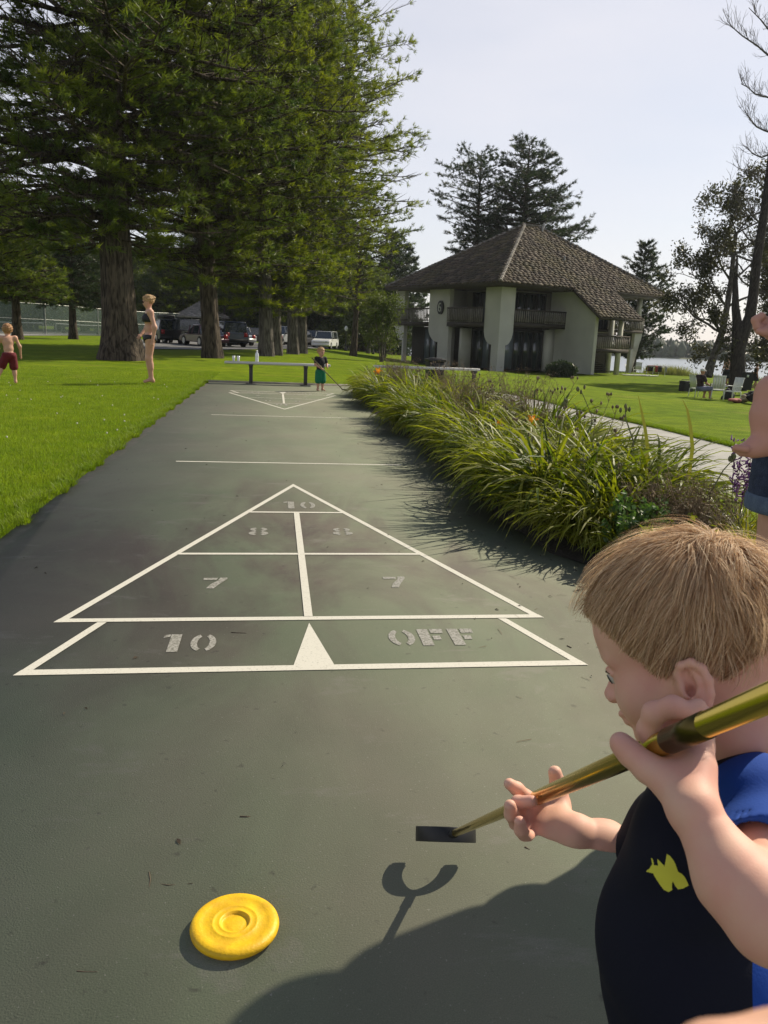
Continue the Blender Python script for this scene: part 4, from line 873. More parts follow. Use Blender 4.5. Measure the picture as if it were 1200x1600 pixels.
# tall flower stalks and single upright leaves at the near end
def stalk(pts, D, lab, m, w=0.006, bud=True):
    pp = [P(u, v, D) for u, v in pts]; g = np.array([pp[0][0], pp[0][1], 0.0]); g[2] = sunk(*g[:2]); t = thing('flower_stalk', lab, 'plant', g); mb = MB(); q = [np.zeros(3)] + [p - g for p in pp]
    mb.tube(q, np.linspace(w, w * 0.45, len(q)), 5, False)
    if bud:
        e = q[-1]
        for k in range(4): d = rngp.normal(0, 0.012, 3); mb.lathe([(0.001, -0.014), (0.008, -0.006), (0.009, 0.006), (0.002, 0.018)], e + d, 6)
    mb.build('stem', m, t); return t
stalk(((990, 690), (978, 655), (977, 638)), 4.6, 'stalk with a brown seed head standing above the border near its right end', POD)
stalk(((925, 650), (910, 615), (906, 610)), 5.2, 'thin stalk with small pods above the middle of the border', POD, 0.004)
stalk(((1110, 770), (1130, 735), (1148, 715)), 4.0, 'stalk with buds leaning right at the right end of the border', POD, 0.005)
stalk(((870, 660), (872, 640), (882, 628)), 5.4, 'short dark stalk with tiny pods above the middle of the border', POD, 0.004)
def lone(pts, D, lab):
    pp = [P(u, v, D) for u, v in pts]; g = np.array([pp[0][0], pp[0][1], 0.0]); g[2] = sunk(*g[:2]); q = np.array([np.zeros(3)] + [p - g for p in pp]); r = CR * 0.011; k = len(q); w_ = np.array([.7, 1, .9, .6, .08])[:k]
    v = np.stack([q - r * w_[:, None], q + r * w_[:, None]], 1).reshape(-1, 3); o = link('leaf_blade', mesh_np('leaf_blade', v, [[2 * i, 2 * i + 1, 2 * i + 3, 2 * i + 2] for i in range(k - 1)]), None, LILY); o.location = V(g); tag(o, lab, 'leaf')
lone(((1012, 700), (1008, 670), (1002, 640), (997, 618)), 4.7, 'single yellow green leaf standing upright above the border, left of a second one')
lone(((1082, 700), (1079, 668), (1074, 640), (1066, 624)), 4.5, 'single yellow green leaf curving upright above the right end of the border')
# ---------------------------------------------------------------- the two storey building
def building():
    E0 = P(782, 440, 53); ER = P(1048, 463, 62); S = (ER - E0)[:2]; S /= np.linalg.norm(S); z0 = -1.15; H0 = -z0
    root = thing('lodge_building', 'two storey cream stucco lodge with balconies, arched piers and a steep brown shingled hip roof', 'building', (E0[0], E0[1], z0), math.atan2(S[1], S[0]))
    ST = mat('cream_stucco', (0.52, 0.51, 0.46), 0.9, (0.44, 0.43, 0.39), 0.7, 0.5, 25)
    DK = mat('dark_stained_wood', (0.035, 0.027, 0.022), 0.75, (0.055, 0.043, 0.034), 3, 0.3, 20)
    SL = mat('weathered_baluster', (0.21, 0.19, 0.165), 0.85, (0.12, 0.105, 0.09), 4, 0.2, 20, island=0.2)
    GL = mat('window_glass', (0.03, 0.04, 0.045), 0.07, (0.025, 0.03, 0.035), 0.5, spec=0.9)
    GP = mat('pale_glass', (0.16, 0.19, 0.21), 0.12, (0.10, 0.125, 0.14), 0.8, spec=0.9)  # panes with a pale bluish base colour
    FRM = mat('bronze_frame', (0.02, 0.018, 0.016), 0.5)
    LS, LT = 17.1, 14.4; ze = 4.78 - z0; zap = ze + 5.0; AX, AY = 8.7, 7.2
    # ---- roof sheathing with thickness
    rb = MB(); th = 0.22; v = [(0, 0, ze), (LS, 0, ze), (LS, LT, ze), (0, LT, ze), (AX - 0.6, AY, zap), (AX + 0.6, AY, zap)]; v2 = [(a, b, c - th) for a, b, c in v]
    rb.add(v, [[0, 1, 5, 4], [2, 3, 4, 5]], [[1, 2, 5], [3, 0, 4]]); rb.add([v[0], v[1], v[2], v[3], v2[0], v2[1], v2[2], v2[3]], [[0, 4, 5, 1], [1, 5, 6, 2], [2, 6, 7, 3], [3, 7, 4, 0], [4, 7, 6, 5]])
    slope = 5.0 / AY; s0, s1, tm = 6.6, 10.9, -2.84
    rb.add([(s0, 0.01, ze), (s1, 0.01, ze), (s1, tm, ze + tm * slope), (s0, tm, ze + tm * slope), (s0, 0.01, ze - .2), (s1, 0.01, ze - .2), (s1, tm, ze + tm * slope - .2), (s0, tm, ze + tm * slope - .2)],
           [[0, 3, 2, 1], [4, 5, 6, 7], [3, 7, 6, 2], [0, 4, 7, 3], [1, 2, 6, 5]])
    roof = rb.build('roof', DK, root)
    SH = bpy.data.materials.new('mossy_shakes'); SH.use_nodes = True; n = SH.node_tree; b = n.nodes['Principled BSDF']; L = n.links
    g = n.nodes.new('ShaderNodeNewGeometry'); tc = n.nodes.new('ShaderNodeTexCoord')
    def ramp(f, pts):
        r = n.nodes.new('ShaderNodeValToRGB'); e = r.color_ramp.elements
        while len(e) < len(pts): e.new(0.5)
        for k, (p, c) in enumerate(pts): e[k].position = p; e[k].color = (*c, 1)
        L.new(f, r.inputs[0]); return r.outputs[0]
    cA = ramp(g.outputs['Random Per Island'], [(0.0, (0.022, 0.013, 0.007)), (0.45, (0.052, 0.034, 0.020)), (0.85, (0.088, 0.060, 0.038)), (1.0, (0.15, 0.12, 0.085))])
    ns = n.nodes.new('ShaderNodeTexNoise'); ns.inputs['Scale'].default_value = 0.5; ns.inputs['Detail'].default_value = 6; L.new(tc.outputs['Object'], ns.inputs['Vector'])
    msk = ramp(ns.outputs[0], [(0.45, (0, 0, 0)), (0.62, (0.65, 0.65, 0.65))]); cB = ramp(g.outputs['Random Per Island'], [(0, (0.04, 0.034, 0.01)), (0.6, (0.068, 0.055, 0.014)), (1, (0.10, 0.07, 0.02))])
    mx = n.nodes.new('ShaderNodeMix'); mx.data_type = 'RGBA'; L.new(msk, mx.inputs[0]); L.new(cA, mx.inputs[6]); L.new(cB, mx.inputs[7]); L.new(mx.outputs[2], b.inputs['Base Color']); b.inputs['Roughness'].default_value = 0.85
    rng = np.random.default_rng(3); sh = MB(); ex = 0.30
    def plane(A, B, C, D_, rows_from=0.0):
        """A,B eave corners, C,D_ upper corners (C above B, D_ above A)"""
        A, B, C, D_ = [np.array(p, float) for p in (A, B, C, D_)]; nrm = np.cross(B - A, (C + D_) / 2 - (A + B) / 2); nrm /= np.linalg.norm(nrm)
        if nrm[2] < 0: nrm = -nrm
        up = ((C + D_) / 2 - (A + B) / 2); h = np.linalg.norm(up - (B - A) * (up @ (B - A)) / ((B - A) @ (B - A))); rows = int(h / ex); along = (B - A) / np.linalg.norm(B - A); ud = np.cross(nrm, along); ud = ud if ud[2] > 0 else -ud
        for r in range(rows + 1):
            f = r / (h / ex); 
            if f > 1: break
            a = A + (D_ - A) * f; b2 = B + (C - B) * f; w = (b2 - a) @ along; x = -rng.uniform(0, 0.1)
            while x < w:
                ww = rng.uniform(0.18, 0.6); x1 = min(x + ww, w + 0.02); xa = max(x, -0.02)
                if x1 - xa > 0.05:
                    lift = rng.uniform(0.055, 0.085); e = ex * 1.3 + rng.uniform(-.02, .05); p = a + along * xa - ud * 0.03 + ud * rng.uniform(-.03, .03); q = along * (x1 - xa - 0.012)
                    v0 = p + nrm * (lift + 0.01); v1 = p + ud * e + nrm * 0.012; sh.add([v0, v0 + q, v1 + q, v1, p, p + q], [[0, 1, 2, 3], [4, 5, 1, 0]], [[4, 0, 3], [1, 5, 2]])
                x = x1
    plane(v[0], v[1], v[5], v[4]); plane(v[3], v[0], v[4], v[4]); plane(v[1], v[2], v[5], v[5]); plane(v[2], v[3], v[4], v[5])
    plane((s0, tm, ze + tm * slope), (s1, tm, ze + tm * slope), (s1, 0.05, ze + 0.03), (s0, 0.05, ze + 0.03))
    sh.build('shingles', SH, roof)
    cap = MB()
    for a, b2, k in ((v[0], v[4], 44), (v[1], v[5], 44), (v[3], v[4], 44), (v[4], v[5], 6)):
        a = np.array(a); b2 = np.array(b2)
        for i in range(k):
            p = a + (b2 - a) * i / k; q = a + (b2 - a) * (i + 1.3) / k; cap.tube([p + [0, 0, 0.05 + rng.uniform(0, .03)], q + [0, 0, 0.02]], [0.13, 0.12], 6)
    cap.build('ridge_caps', mat('pale_ridge_shake', (0.27, 0.25, 0.22), 0.85, (0.15, 0.13, 0.11), 5, island=0.3), roof)
    for s_, t_, hh in ((9.4, 6.6, 0.35), (9.9, 7.0, 0.45), (8.6, 3.1, 0.35), (3.2, 7.0, 0.3)):
        zz = ze + min(s_, t_, LS - s_, LT - t_) * slope * (1 if t_ < s_ else 0.57); m = MB(); m.cyl((s_, t_, zz - .1), (s_, t_, zz + hh), 0.06, 8); m.build('vent_pipe', mat('galvanised', (0.35, 0.35, 0.34), 0.5, metal=0.3), roof)
    # ---- core walls
    w_ = MB(); w_.b2((3.2, 3.2, 0), (14.6, 12.0, ze - 0.25)); w_.build('inner_wall', mat('shaded_stucco', (0.33, 0.31, 0.27), 0.9, (0.28, 0.26, 0.225), 1.0), root)  # darker copy of the stucco, shade of the recesses is in its colour
    sf = MB(); sf.b2((3.0, 3.0, 2.85), (14.8, 12.2, 3.1)); sf.build('floor_slab', DK, root)
    def pier(axis, a0, a1, b0, b1, depth, zt, fixed=1.0, curve_l=0.0, curve_r=0.0):
        """axis 's': face at t=fixed spanning s a0..a1 above and b0..b1 below; arch curves between"""
        zc = 3.0; pts = []
        if b0 > a0: pts += [(a0, zt), (a0, zc - 0.1)] + [(b0 - (b0 - a0) * math.cos(q), zc - 0.1 - 1.1 * math.sin(q)) for q in np.linspace(0.15, math.pi / 2, 8)] + [(b0, 0)]
        else: pts += [(a0, zt), (a0, 0)]
        if b1 < a1: pts += [(b1, 0)] + [(b1 + (a1 - b1) * math.cos(q), zc - 0.1 - 1.1 * math.sin(q)) for q in np.linspace(math.pi / 2, 0.15, 8)] + [(a1, zc - 0.1), (a1, zt)]
        else: pts += [(a1, 0), (a1, zt)]
        m = MB(); M = [[1, 0, 0, 0], [0, 0, 1, 0], [0, 1, 0, 0]] if axis == 's' else [[0, 0, 1, 0], [1, 0, 0, 0], [0, 1, 0, 0]]
        m.prism(pts, fixed, fixed + depth, M); o = m.build('pier', ST, root); bm = bmesh.new(); bm.from_mesh(o.data); bmesh.ops.recalc_face_normals(bm, faces=bm.faces); bm.to_mesh(o.data); bm.free(); return o
    zt = ze - 0.24
    pier('s', 1.0, 2.28, 1.0, 1.66, 0.30, zt); pier('t', 1.303, 2.67, 1.303, 1.75, 0.30, zt)
    pier('t', 6.85, 9.45, 5.4, 8.15, 0.35, zt, 1.0)   # sign wall
    m = MB(); m.b2((1.36, 5.6, 0), (3.2, 5.9, 2.9)); m.b2((1.36, 7.7, 0), (3.2, 8.0, zt)); m.build('side_wall', ST, root)
    pier('t', 12.9, 14.2, 11.7, 13.1, 0.35, zt, 1.0)
    m = MB(); m.b2((1.9, 1.9, 3.1), (2.28, 3.2, zt)); m.b2((2.283, 3.0, 3.1), (2.6, 3.2, zt)); m.build('side_wall', ST, root)
    m = MB(); m.b2((6.3, 1.9, 0), (7.1, 2.4, 3.0)); m.build('pier', ST, root)
    pier('s', 14.7, 15.5, 13.7, 14.4, 0.3, 4.0, 1.0); m = MB(); m.b2((14.9, 1.0, 4.0), (15.2, 1.3, zt)); m.build('post', ST, root)
    # fin wall under the low roof
    m = MB(); zf = lambda t: ze - 0.23 + t * slope; m.prism([(2.6, 0), (2.6, zt), (0, zf(0)), (-1.95, zf(-1.95)), (-1.95, 0)], 7.15, 7.45, [[0, 0, 1, 0], [1, 0, 0, 0], [0, 1, 0, 0]])
    o = m.build('fin_wall', ST, root); bm = bmesh.new(); bm.from_mesh(o.data); bmesh.ops.recalc_face_normals(bm, faces=bm.faces); bm.to_mesh(o.data); bm.free()
    for s_, t_, zz in ((9.85, -1.85, zf(-1.85)), (10.72, -0.2, zf(-.2))): m = MB(); m.b2((s_, t_, 0), (s_ + 0.28, t_ + 0.28, zz)); m.build('post', ST, root)
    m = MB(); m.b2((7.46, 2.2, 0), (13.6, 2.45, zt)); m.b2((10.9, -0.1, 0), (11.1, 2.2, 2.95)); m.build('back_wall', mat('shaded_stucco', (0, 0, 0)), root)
    m = MB()
    for k in range(9): m.b2((7.6 + k * 0.3, -0.9, 1.45 - k * 0.16), (7.95 + k * 0.3, 0.3, 1.5 - k * 0.16))
    m.build('stair', DK, root)
    # ---- balconies
    def balcony(axis, a0, a1, front, back, zr, zb, zs, ends=True):
        r = MB(); f = (lambda a, t, z: (a, t, z)) if axis == 's' else (lambda a, t, z: (t, a, z)); bal = bpy.data.objects.new('balcony', None); COL.objects.link(bal); bal.parent = root
        B = lambda mb, p, q: mb.b2(np.minimum(f(*p), f(*q)), np.maximum(f(*p), f(*q)))
        sl_ = MB(); B(sl_, (a0, front - 0.05, zb), (a1, back, zs)); sl_.build('slab', DK, bal)
        B(r, (a0, front - 0.09, zr - 0.11), (a1, front + 0.06, zr)); B(r, (a0, front - 0.04, zs + 0.08), (a1, front + 0.03, zs + 0.16)); r.build('rail', DK, bal)
        s = MB(); n_ = int((a1 - a0) / 0.19)
        for k in range(n_): c = a0 + 0.06 + (a1 - a0 - 0.12) * k / (n_ - 1); B(s, (c - 0.05, front - 0.075, zs + 0.02), (c + 0.05, front - 0.043, zr - 0.12))
        if ends:
            for c in np.arange(front + 0.15, back - 0.1, 0.16): B(s, (a1 - 0.04, c - 0.045, zs + 0.02), (a1, c + 0.045, zr - 0.12))
        s.build('balusters', SL, bal); return bal
    H = H0
    balcony('s', 2.29, 7.14, 1.0, 3.2, 3.15 + H, 1.93 + H, 2.24 + H, False)
    balcony('t', 2.68, 6.84, 0.86, 3.2, 3.22 + H, 1.83 + H, 2.15 + H, False); balcony('t', 9.46, 14.3, 0.98, 3.2, 3.2 + H, 1.83 + H, 2.15 + H, False)
    balcony('s', 7.46, 10.9, -1.82, -0.95, 1.6 + H, 0.38 + H, 0.66 + H); balcony('s', 11.4, 15.4, 0.9, 2.2, 3.02 + H, 1.9 + H, 2.1 + H)
    # ---- windows and doors
    def window(axis, a0, a1, plane_, z_0, z_1, pan, gm):
        f = (lambda a, t, z: (a, t, z)) if axis == 's' else (lambda a, t, z: (t, a, z)); B = lambda mb, p, q: mb.b2(np.minimum(f(*p), f(*q)), np.maximum(f(*p), f(*q)))
        fr = MB(); y0, y1 = plane_ - 0.07, plane_ - 0.005; k = len(pan)
        B(fr, (a0, y0, z_0), (a1, y1, z_0 + 0.08)); B(fr, (a0, y0, z_1 - 0.1), (a1, y1, z_1)); e = np.linspace(a0, a1, k + 1)
        for c in e: B(fr, (c - 0.05, y0 - 0.004, z_0), (c + 0.05, y1 - 0.004, z_1))
        wo = fr.build('window', FRM, root)
        for i, g_ in enumerate(pan):
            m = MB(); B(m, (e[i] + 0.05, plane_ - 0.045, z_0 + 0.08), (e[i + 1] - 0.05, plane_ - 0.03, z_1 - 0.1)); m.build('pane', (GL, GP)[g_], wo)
    u0_, u1_ = 3.12, ze - 0.35
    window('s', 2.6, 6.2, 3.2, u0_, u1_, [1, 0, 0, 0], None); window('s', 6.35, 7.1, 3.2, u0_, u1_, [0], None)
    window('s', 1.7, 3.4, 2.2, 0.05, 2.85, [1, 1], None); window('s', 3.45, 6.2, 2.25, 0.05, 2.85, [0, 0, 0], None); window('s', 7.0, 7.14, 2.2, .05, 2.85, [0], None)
    m = MB(); m.b2((1.4, 2.26, 0), (7.14, 2.5, 2.95)); m.b2((2.26, 2.52, 0), (2.5, 13.5, 2.95)); m.build('lower_wall', mat('dark_recess', (0.05, 0.045, 0.04), 0.9), root)  # near-black wall colour carries the shade of the recess
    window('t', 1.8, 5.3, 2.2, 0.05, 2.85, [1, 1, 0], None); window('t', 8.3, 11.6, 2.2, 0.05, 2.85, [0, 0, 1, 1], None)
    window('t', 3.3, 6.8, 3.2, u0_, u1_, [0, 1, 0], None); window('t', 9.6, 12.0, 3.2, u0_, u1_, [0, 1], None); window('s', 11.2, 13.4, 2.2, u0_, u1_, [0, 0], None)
    # ---- number plaque
    m = MB(); a = np.linspace(0, 2 * np.pi, 28, endpoint=False); m.prism([(7.88 + 0.36 * math.cos(q), 4.36 + 0.5 * math.sin(q)) for q in a], 0.86, 0.995, [[0, 0, 1, 0], [1, 0, 0, 0], [0, 1, 0, 0]])
    pl = m.build('number_plaque', mat('black_plaque', (0.012, 0.012, 0.012), 0.5), root); bm = bmesh.new(); bm.from_mesh(pl.data); bmesh.ops.recalc_face_normals(bm, faces=bm.faces); bm.to_mesh(pl.data); bm.free()
    # the figure 6 (read from outside: local -x side, so +t is to the left)
    m = MB(); pts = [(0.13, 0.26), (0.02, 0.31), (-0.09, 0.24), (-0.145, 0.08), (-0.15, -0.1), (-0.1, -0.25), (0.0, -0.29), (0.11, -0.24), (0.145, -0.11), (0.1, 0.01), (0.0, 0.05), (-0.12, -0.02)]
    m.tube([(0.845, 7.88 - x, 4.36 + z) for x, z in pts], 0.038, 6); m.build('number_six', mat('white_number', (0.6, 0.6, 0.57), 0.6), pl)
    # low shrub at the fin wall
    return root
BLD = building()
def low_shrub():
    b = V(GD(876, 51.2)); rng = np.random.default_rng(8); t = thing('clipped_shrub', 'low dark shrub against the slanted end wall of the lodge', 'shrub', b)
    p = rng.normal(0, 1, (500, 3)); p = unit(p) * rng.uniform(0.6, 1, (500, 1)) * np.array([1.1, 0.5, 0.55]) + np.array([0, 0, 0.45]); v, q = leafcloud(p, rng, 8, 0.08, 0.06); link('leaves', mesh_np('leaves', v, q), t, NEED_D)
    m = MB()
    for k in range(9): m.tube([(0, 0, 0), p[k]], [0.02, 0.008], 4, False)
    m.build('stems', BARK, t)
low_shrub()
# ---------------------------------------------------------------- benches
ALU = mat('aluminium_plank', (0.52, 0.52, 0.50), 0.45, (0.42, 0.42, 0.40), 3, metal=0.6, stretch=(1, 20, 20))
BLKM = mat('dark_steel', (0.03, 0.03, 0.03), 0.5, (0.045, 0.04, 0.04), 12)
def bench(name, lab, x0, x1, y, posts, zt=0.43):
    t = thing(name, lab, 'bench', ((x0 + x1) / 2, y, 0)); xc = (x0 + x1) / 2; m = MB(); m.b2((x0 - xc, -0.13, zt - 0.045), (x1 - xc, 0.13, zt)); m.build('seat', ALU, t, bevel=0.008)
    g = MB()
    for k in (-0.065, 0.0, 0.065): g.b2((x0 - xc + 0.01, k - 0.004, zt + 0.0005), (x1 - xc - 0.01, k + 0.004, zt + 0.003))
    g.build('seat_ribs', ALU, t)
    for p in posts:
        m = MB(); m.b2((p - xc - 0.035, -0.035, -0.02), (p - xc + 0.035, 0.035, zt - 0.09)); m.b2((p - xc - 0.04, -0.12, zt - 0.09), (p - xc + 0.04, 0.12, zt - 0.046)); m.b2((p - xc - 0.1, -0.1, -0.02), (p - xc + 0.1, 0.1, 0.008)); m.build('leg', BLKM, t, bevel=0.005)
    return t
pl_ = P(353, 567, 16.1)[0]; pr_ = P(516, 576.5, 15.95)[0]
bench('backless_bench', 'long backless metal bench behind the court, left of the small child', pl_, pr_, 13.85, (G(392, 600)[0], G(478, 604)[0]))
pr2 = P(762, 586, 15.6)[0]; bench('backless_bench', 'backless metal bench behind the border with a black bin behind it', pr2 - 2.15, pr2, 13.75, (G(727, 607)[0], pr2 - 1.75), 0.45)
def bottle():
    b = P(402, 567, 16.1); t = thing('water_bottle', 'clear plastic water bottle standing on the left bench', 'bottle', (b[0], 13.85, 0.434)); m = MB()
    m.lathe([(0.005, 0), (0.034, 0.002), (0.036, 0.02), (0.033, 0.06), (0.036, 0.11), (0.034, 0.15), (0.016, 0.19), (0.014, 0.2)], n=14); m.build('bottle_body', mat('clear_plastic', (0.75, 0.78, 0.8), 0.12, (0.7, 0.74, 0.76), 5, spec=0.8, alpha=0.75), t, True)
    m = MB(); m.lathe([(0.016, 0.198), (0.017, 0.2), (0.017, 0.222), (0.005, 0.224)], n=12); m.build('cap', mat('white_cap', (0.8, 0.8, 0.8), 0.5), t, True)
    b = P(369, 566, 16.1)
    for dx, lab in ((-0.03, 'small clear cup, left one of two at the left end of the bench'), (0.06, 'small clear cup, right one of two at the left end of the bench')):
        m = MB(); m.lathe([(0.02, 0), (0.022, 0.002), (0.03, 0.1), (0.027, 0.1), (0.02, 0.006)], n=14); o = m.build('plastic_cup', MATS['clear_plastic'], None, True); o.location = (b[0] + dx, 13.85, 0.434); tag(o, lab, 'cup')
bottle()
def bin_():
    g = GD(678, 17.6); t = thing('trash_bin', 'black square litter bin on the lawn behind the right bench', 'bin', g, 0.1); M = mat('black_plastic', (0.012, 0.012, 0.013), 0.55)
    m = MB(); m.b2((-0.17, -0.17, 0), (0.17, 0.17, 0.52)); m.build('bin_body', M, t, bevel=0.02); m = MB(); m.b2((-0.19, -0.19, 0.52), (0.19, 0.19, 0.58)); m.b2((-0.13, -0.13, 0.58), (0.13, 0.13, 0.6)); m.build('lid', M, t, bevel=0.015)
    m = MB(); m.b2((-0.19, -0.195, 0.40), (0.19, -0.172, 0.44)); m.build('rim_band', M, t)
bin_()
# ---------------------------------------------------------------- disc
def disc():
    c = G(367, 1459); t = thing('shuffleboard_disc', 'yellow plastic shuffleboard disc lying on the court', 'disc', (c[0], c[1], 0.0), 0.4)
    YM = mat('yellow_plastic', (0.78, 0.49, 0.008), 0.5, (0.60, 0.35, 0.010), 34, 0.10, 160, spec=0.35, detail=9)
    pr = [(0.002, 0.001), (0.066, 0.001), (0.070, 0.003), (0.0715, 0.006), (0.0745, 0.007), (0.078, 0.010), (0.0788, 0.014), (0.0775, 0.018), (0.074, 0.0215), (0.068, 0.0232), (0.060, 0.0228), (0.0585, 0.0222), (0.042, 0.0220), (0.0408, 0.0229), (0.0385, 0.0231), (0.037, 0.0222),
          (0.0295, 0.0222), (0.0285, 0.0228), (0.0262, 0.0226), (0.0245, 0.0185), (0.0225, 0.0172), (0.018, 0.0170), (0.0165, 0.0176), (0.0, 0.0176)]
    m = MB(); m.lathe(pr, n=96, caps=False); m.build('disc', YM, t, True)
    m = MB(); m.lathe([(0.0716, 0.0045), (0.0752, 0.0063), (0.0752, 0.0075), (0.07, 0.0085)], n=72, caps=False); m.build('worn_edge', mat('scuffed_edge', (0.18, 0.09, 0.02), 0.8, (0.55, 0.32, 0.01), 60), t, True)
disc()
# ---------------------------------------------------------------- cue of the near child
GOLD = mat('gold_anodised', (0.62, 0.48, 0.12), 0.24, (0.56, 0.42, 0.10), 2, metal=1.0)
HCUE = P(706, 1304, 1.60); ACUE = P(1262, 1064, 0.482); CUED = unit(ACUE - HCUE); CUEL = np.linalg.norm(ACUE - HCUE)
def cue_pt(u):      # point of the cue seen in pixel column u
    lo, hi = 0.0, 1.3
    for _ in range(60):
        m = (lo + hi) / 2; q = HCUE + (ACUE - HCUE) * m - CC; uu = 600 + F_PX * (q @ CR) / (q @ CF)
        if uu < u: lo = m
        else: hi = m
    return HCUE + (ACUE - HCUE) * lo
CUE_R = 0.0098
def cue():
    t = thing('shuffleboard_cue', 'gold cue with a black fork head held by the nearest child', 'cue', HCUE); end = (ACUE - HCUE) * 1.28
    m = MB(); m.tube([(0, 0, 0), end * 0.15, end * 0.5, end], [0.0065, 0.0075, CUE_R, CUE_R], 24); m.build('shaft', GOLD, t, True)
    a = cue_pt(1104) - HCUE; b = cue_pt(1046) - HCUE; m = MB(); m.tube([b, a], [CUE_R + 0.0009] * 2, 24); m.build('shaft_joint', mat('dark_brass_band', (0.10, 0.075, 0.02), 0.3, (0.08, 0.06, 0.02), 5, metal=0.9), t, True)
    # fork: C shaped band, its plane holding the line of sight
    r = unit(CR + CD * 0.03); vw = unit(HCUE - CC); y = unit(vw - r * (vw @ r)); z = np.cross(r, y); BK = mat('black_fork', (0.012, 0.012, 0.012), 0.5, (0.02, 0.02, 0.02), 30)
    m = MB(); ang = np.linspace(R_(195), R_(-15) + 2 * np.pi * 0, 30); ang = np.linspace(math.pi + 0.45, 2 * math.pi - 0.2 + 0.0, 30); ang = np.linspace(R_(168), R_(372), 36)
    Ro, Ri = 0.062, 0.047; c = -r * 0.008 + y * 0.052; h = 0.0145; vv = []
    for k, q in enumerate(ang):
        f = k / 35; th = 0.002 * math.sin(f * 3.1) + (0.014 * math.exp(-((f - 0.28) / 0.18) ** 2)); d = r * math.cos(q) + y * math.sin(q)
        for rr in (Ro, Ri - th * 0.4 + 0.003 * math.sin(f * math.pi)):
            for zz in (-h, h): vv.append(c + d * rr + z * zz)
    Q = []
    for k in range(35):
        a = 4 * k; b = a + 4; Q += [[a, b, b + 1, a + 1], [a + 2, a + 3, b + 3, b + 2], [a + 1, b + 1, b + 3, a + 3], [a, a + 2, b + 2, b]]
    Q += [[0, 1, 3, 2], [140, 142, 143, 141]]; m.add(vv, Q); fk = m.build('fork_head', BK, t, bevel=0.0015)
    m = MB(); m.tube([CUED * 0.035, CUED * -0.006], [0.0085, 0.0075], 16); m.build('socket', BK, t, True)
    for q in (ang[0], ang[-1]): m = MB(); d = r * math.cos(q) + y * math.sin(q); m.box(c + d * 0.0545 + y * 0.0, (0.013, 0.012, 0.025), M=np.stack([r, y, z], 1)); m.build('glide', BK, fk, bevel=0.003)
cue()
# ---------------------------------------------------------------- tennis fence and nets
def fence():
    pts = [(-70, 466, 66), (-8, 470, 67.5), (32, 473, 69), (72, 475.5, 71), (115, 479, 74), (154, 482.5, 77), (200, 486, 81), (250, 489, 85), (300, 491, 89), (345, 493, 93)]
    t = thing('tennis_fence', 'tall chain link fence with green screen and steel posts around the tennis court', 'fence', GD(32, 69)); o = np.array(t.location); ST_ = mat('galvanised_post', (0.3, 0.31, 0.29), 0.5, metal=0.3)
    MS = mat('green_screen', (0.10, 0.14, 0.12), 0.9, (0.08, 0.12, 0.10), 3, alpha=0.38); B = [np.array(GD(u, D)) - o for u, v, D in pts]; H = [P(u, v, D)[2] - GD(u, D)[2] for u, v, D in pts]
    for b, h in zip(B, H): m = MB(); m.cyl(b, b + [0, 0, h], 0.05, 8); m.build('post', ST_, t)
    for i in range(len(B) - 1):
        a, b = B[i], B[i + 1]; h0, h1 = H[i], H[i + 1]; m = MB(); m.tube([a + [0, 0, h0], b + [0, 0, h1]], [0.03] * 2, 6); m.tube([a + [0, 0, h0 * .5], b + [0, 0, h1 * .5]], [0.02] * 2, 6)
        for k in range(int(24)):      # wires of the mesh
            f = k / 24; m.tube([a + (b - a) * f, a + (b - a) * min(1, f + 0.3) + [0, 0, h0 * min(1, (1 - f) / 0.3) if f > 0.7 else h0]], [0.004] * 2, 3, False)
        m.build('rail', ST_, t); n_ = unit(np.cross(b - a, [0, 0, 1])) * 0.012
        m = MB(); m.add([a - n_, b - n_, b - n_ + [0, 0, h1], a - n_ + [0, 0, h0], a + n_, b + n_, b + n_ + [0, 0, h1], a + n_ + [0, 0, h0]], [[0, 1, 2, 3], [5, 4, 7, 6]]); m.build('mesh_panel', MS, t)
fence()
def net(u0, u1, D0, D1, lab):
    a = GD(u0, D0); b = GD(u1, D1); t = thing('tennis_net', lab, 'net', a); d = b - a; m = MB(); m.tube([(0, 0, 1.0), d * 0.5 + [0, 0, 0.93], d + [0, 0, 1.0]], [0.05] * 3, 6); m.build('tape', mat('white_tape', (0.75, 0.75, 0.72), 0.7), t)
    for q in (d * 0, d): m = MB(); m.cyl(q, q + [0, 0, 1.08], 0.05, 8); m.build('post', MATS['galvanised_post'], t)
    m = MB()
    for z in np.linspace(0.1, 0.9, 9): m.tube([(0, 0, z), d + [0, 0, z]], [0.008] * 2, 3, False)
    for f in np.linspace(0, 1, 60): m.tube([d * f + [0, 0, .05], d * f + [0, 0, 0.95]], [0.006] * 2, 3, False)
    m.build('netting', BLKM, t)
net(-40, 68, 80, 80, 'white topped tennis net left of a steel post, beyond the boy'); net(88, 190, 79, 83, 'white topped tennis net running behind the trunk of the big pine')
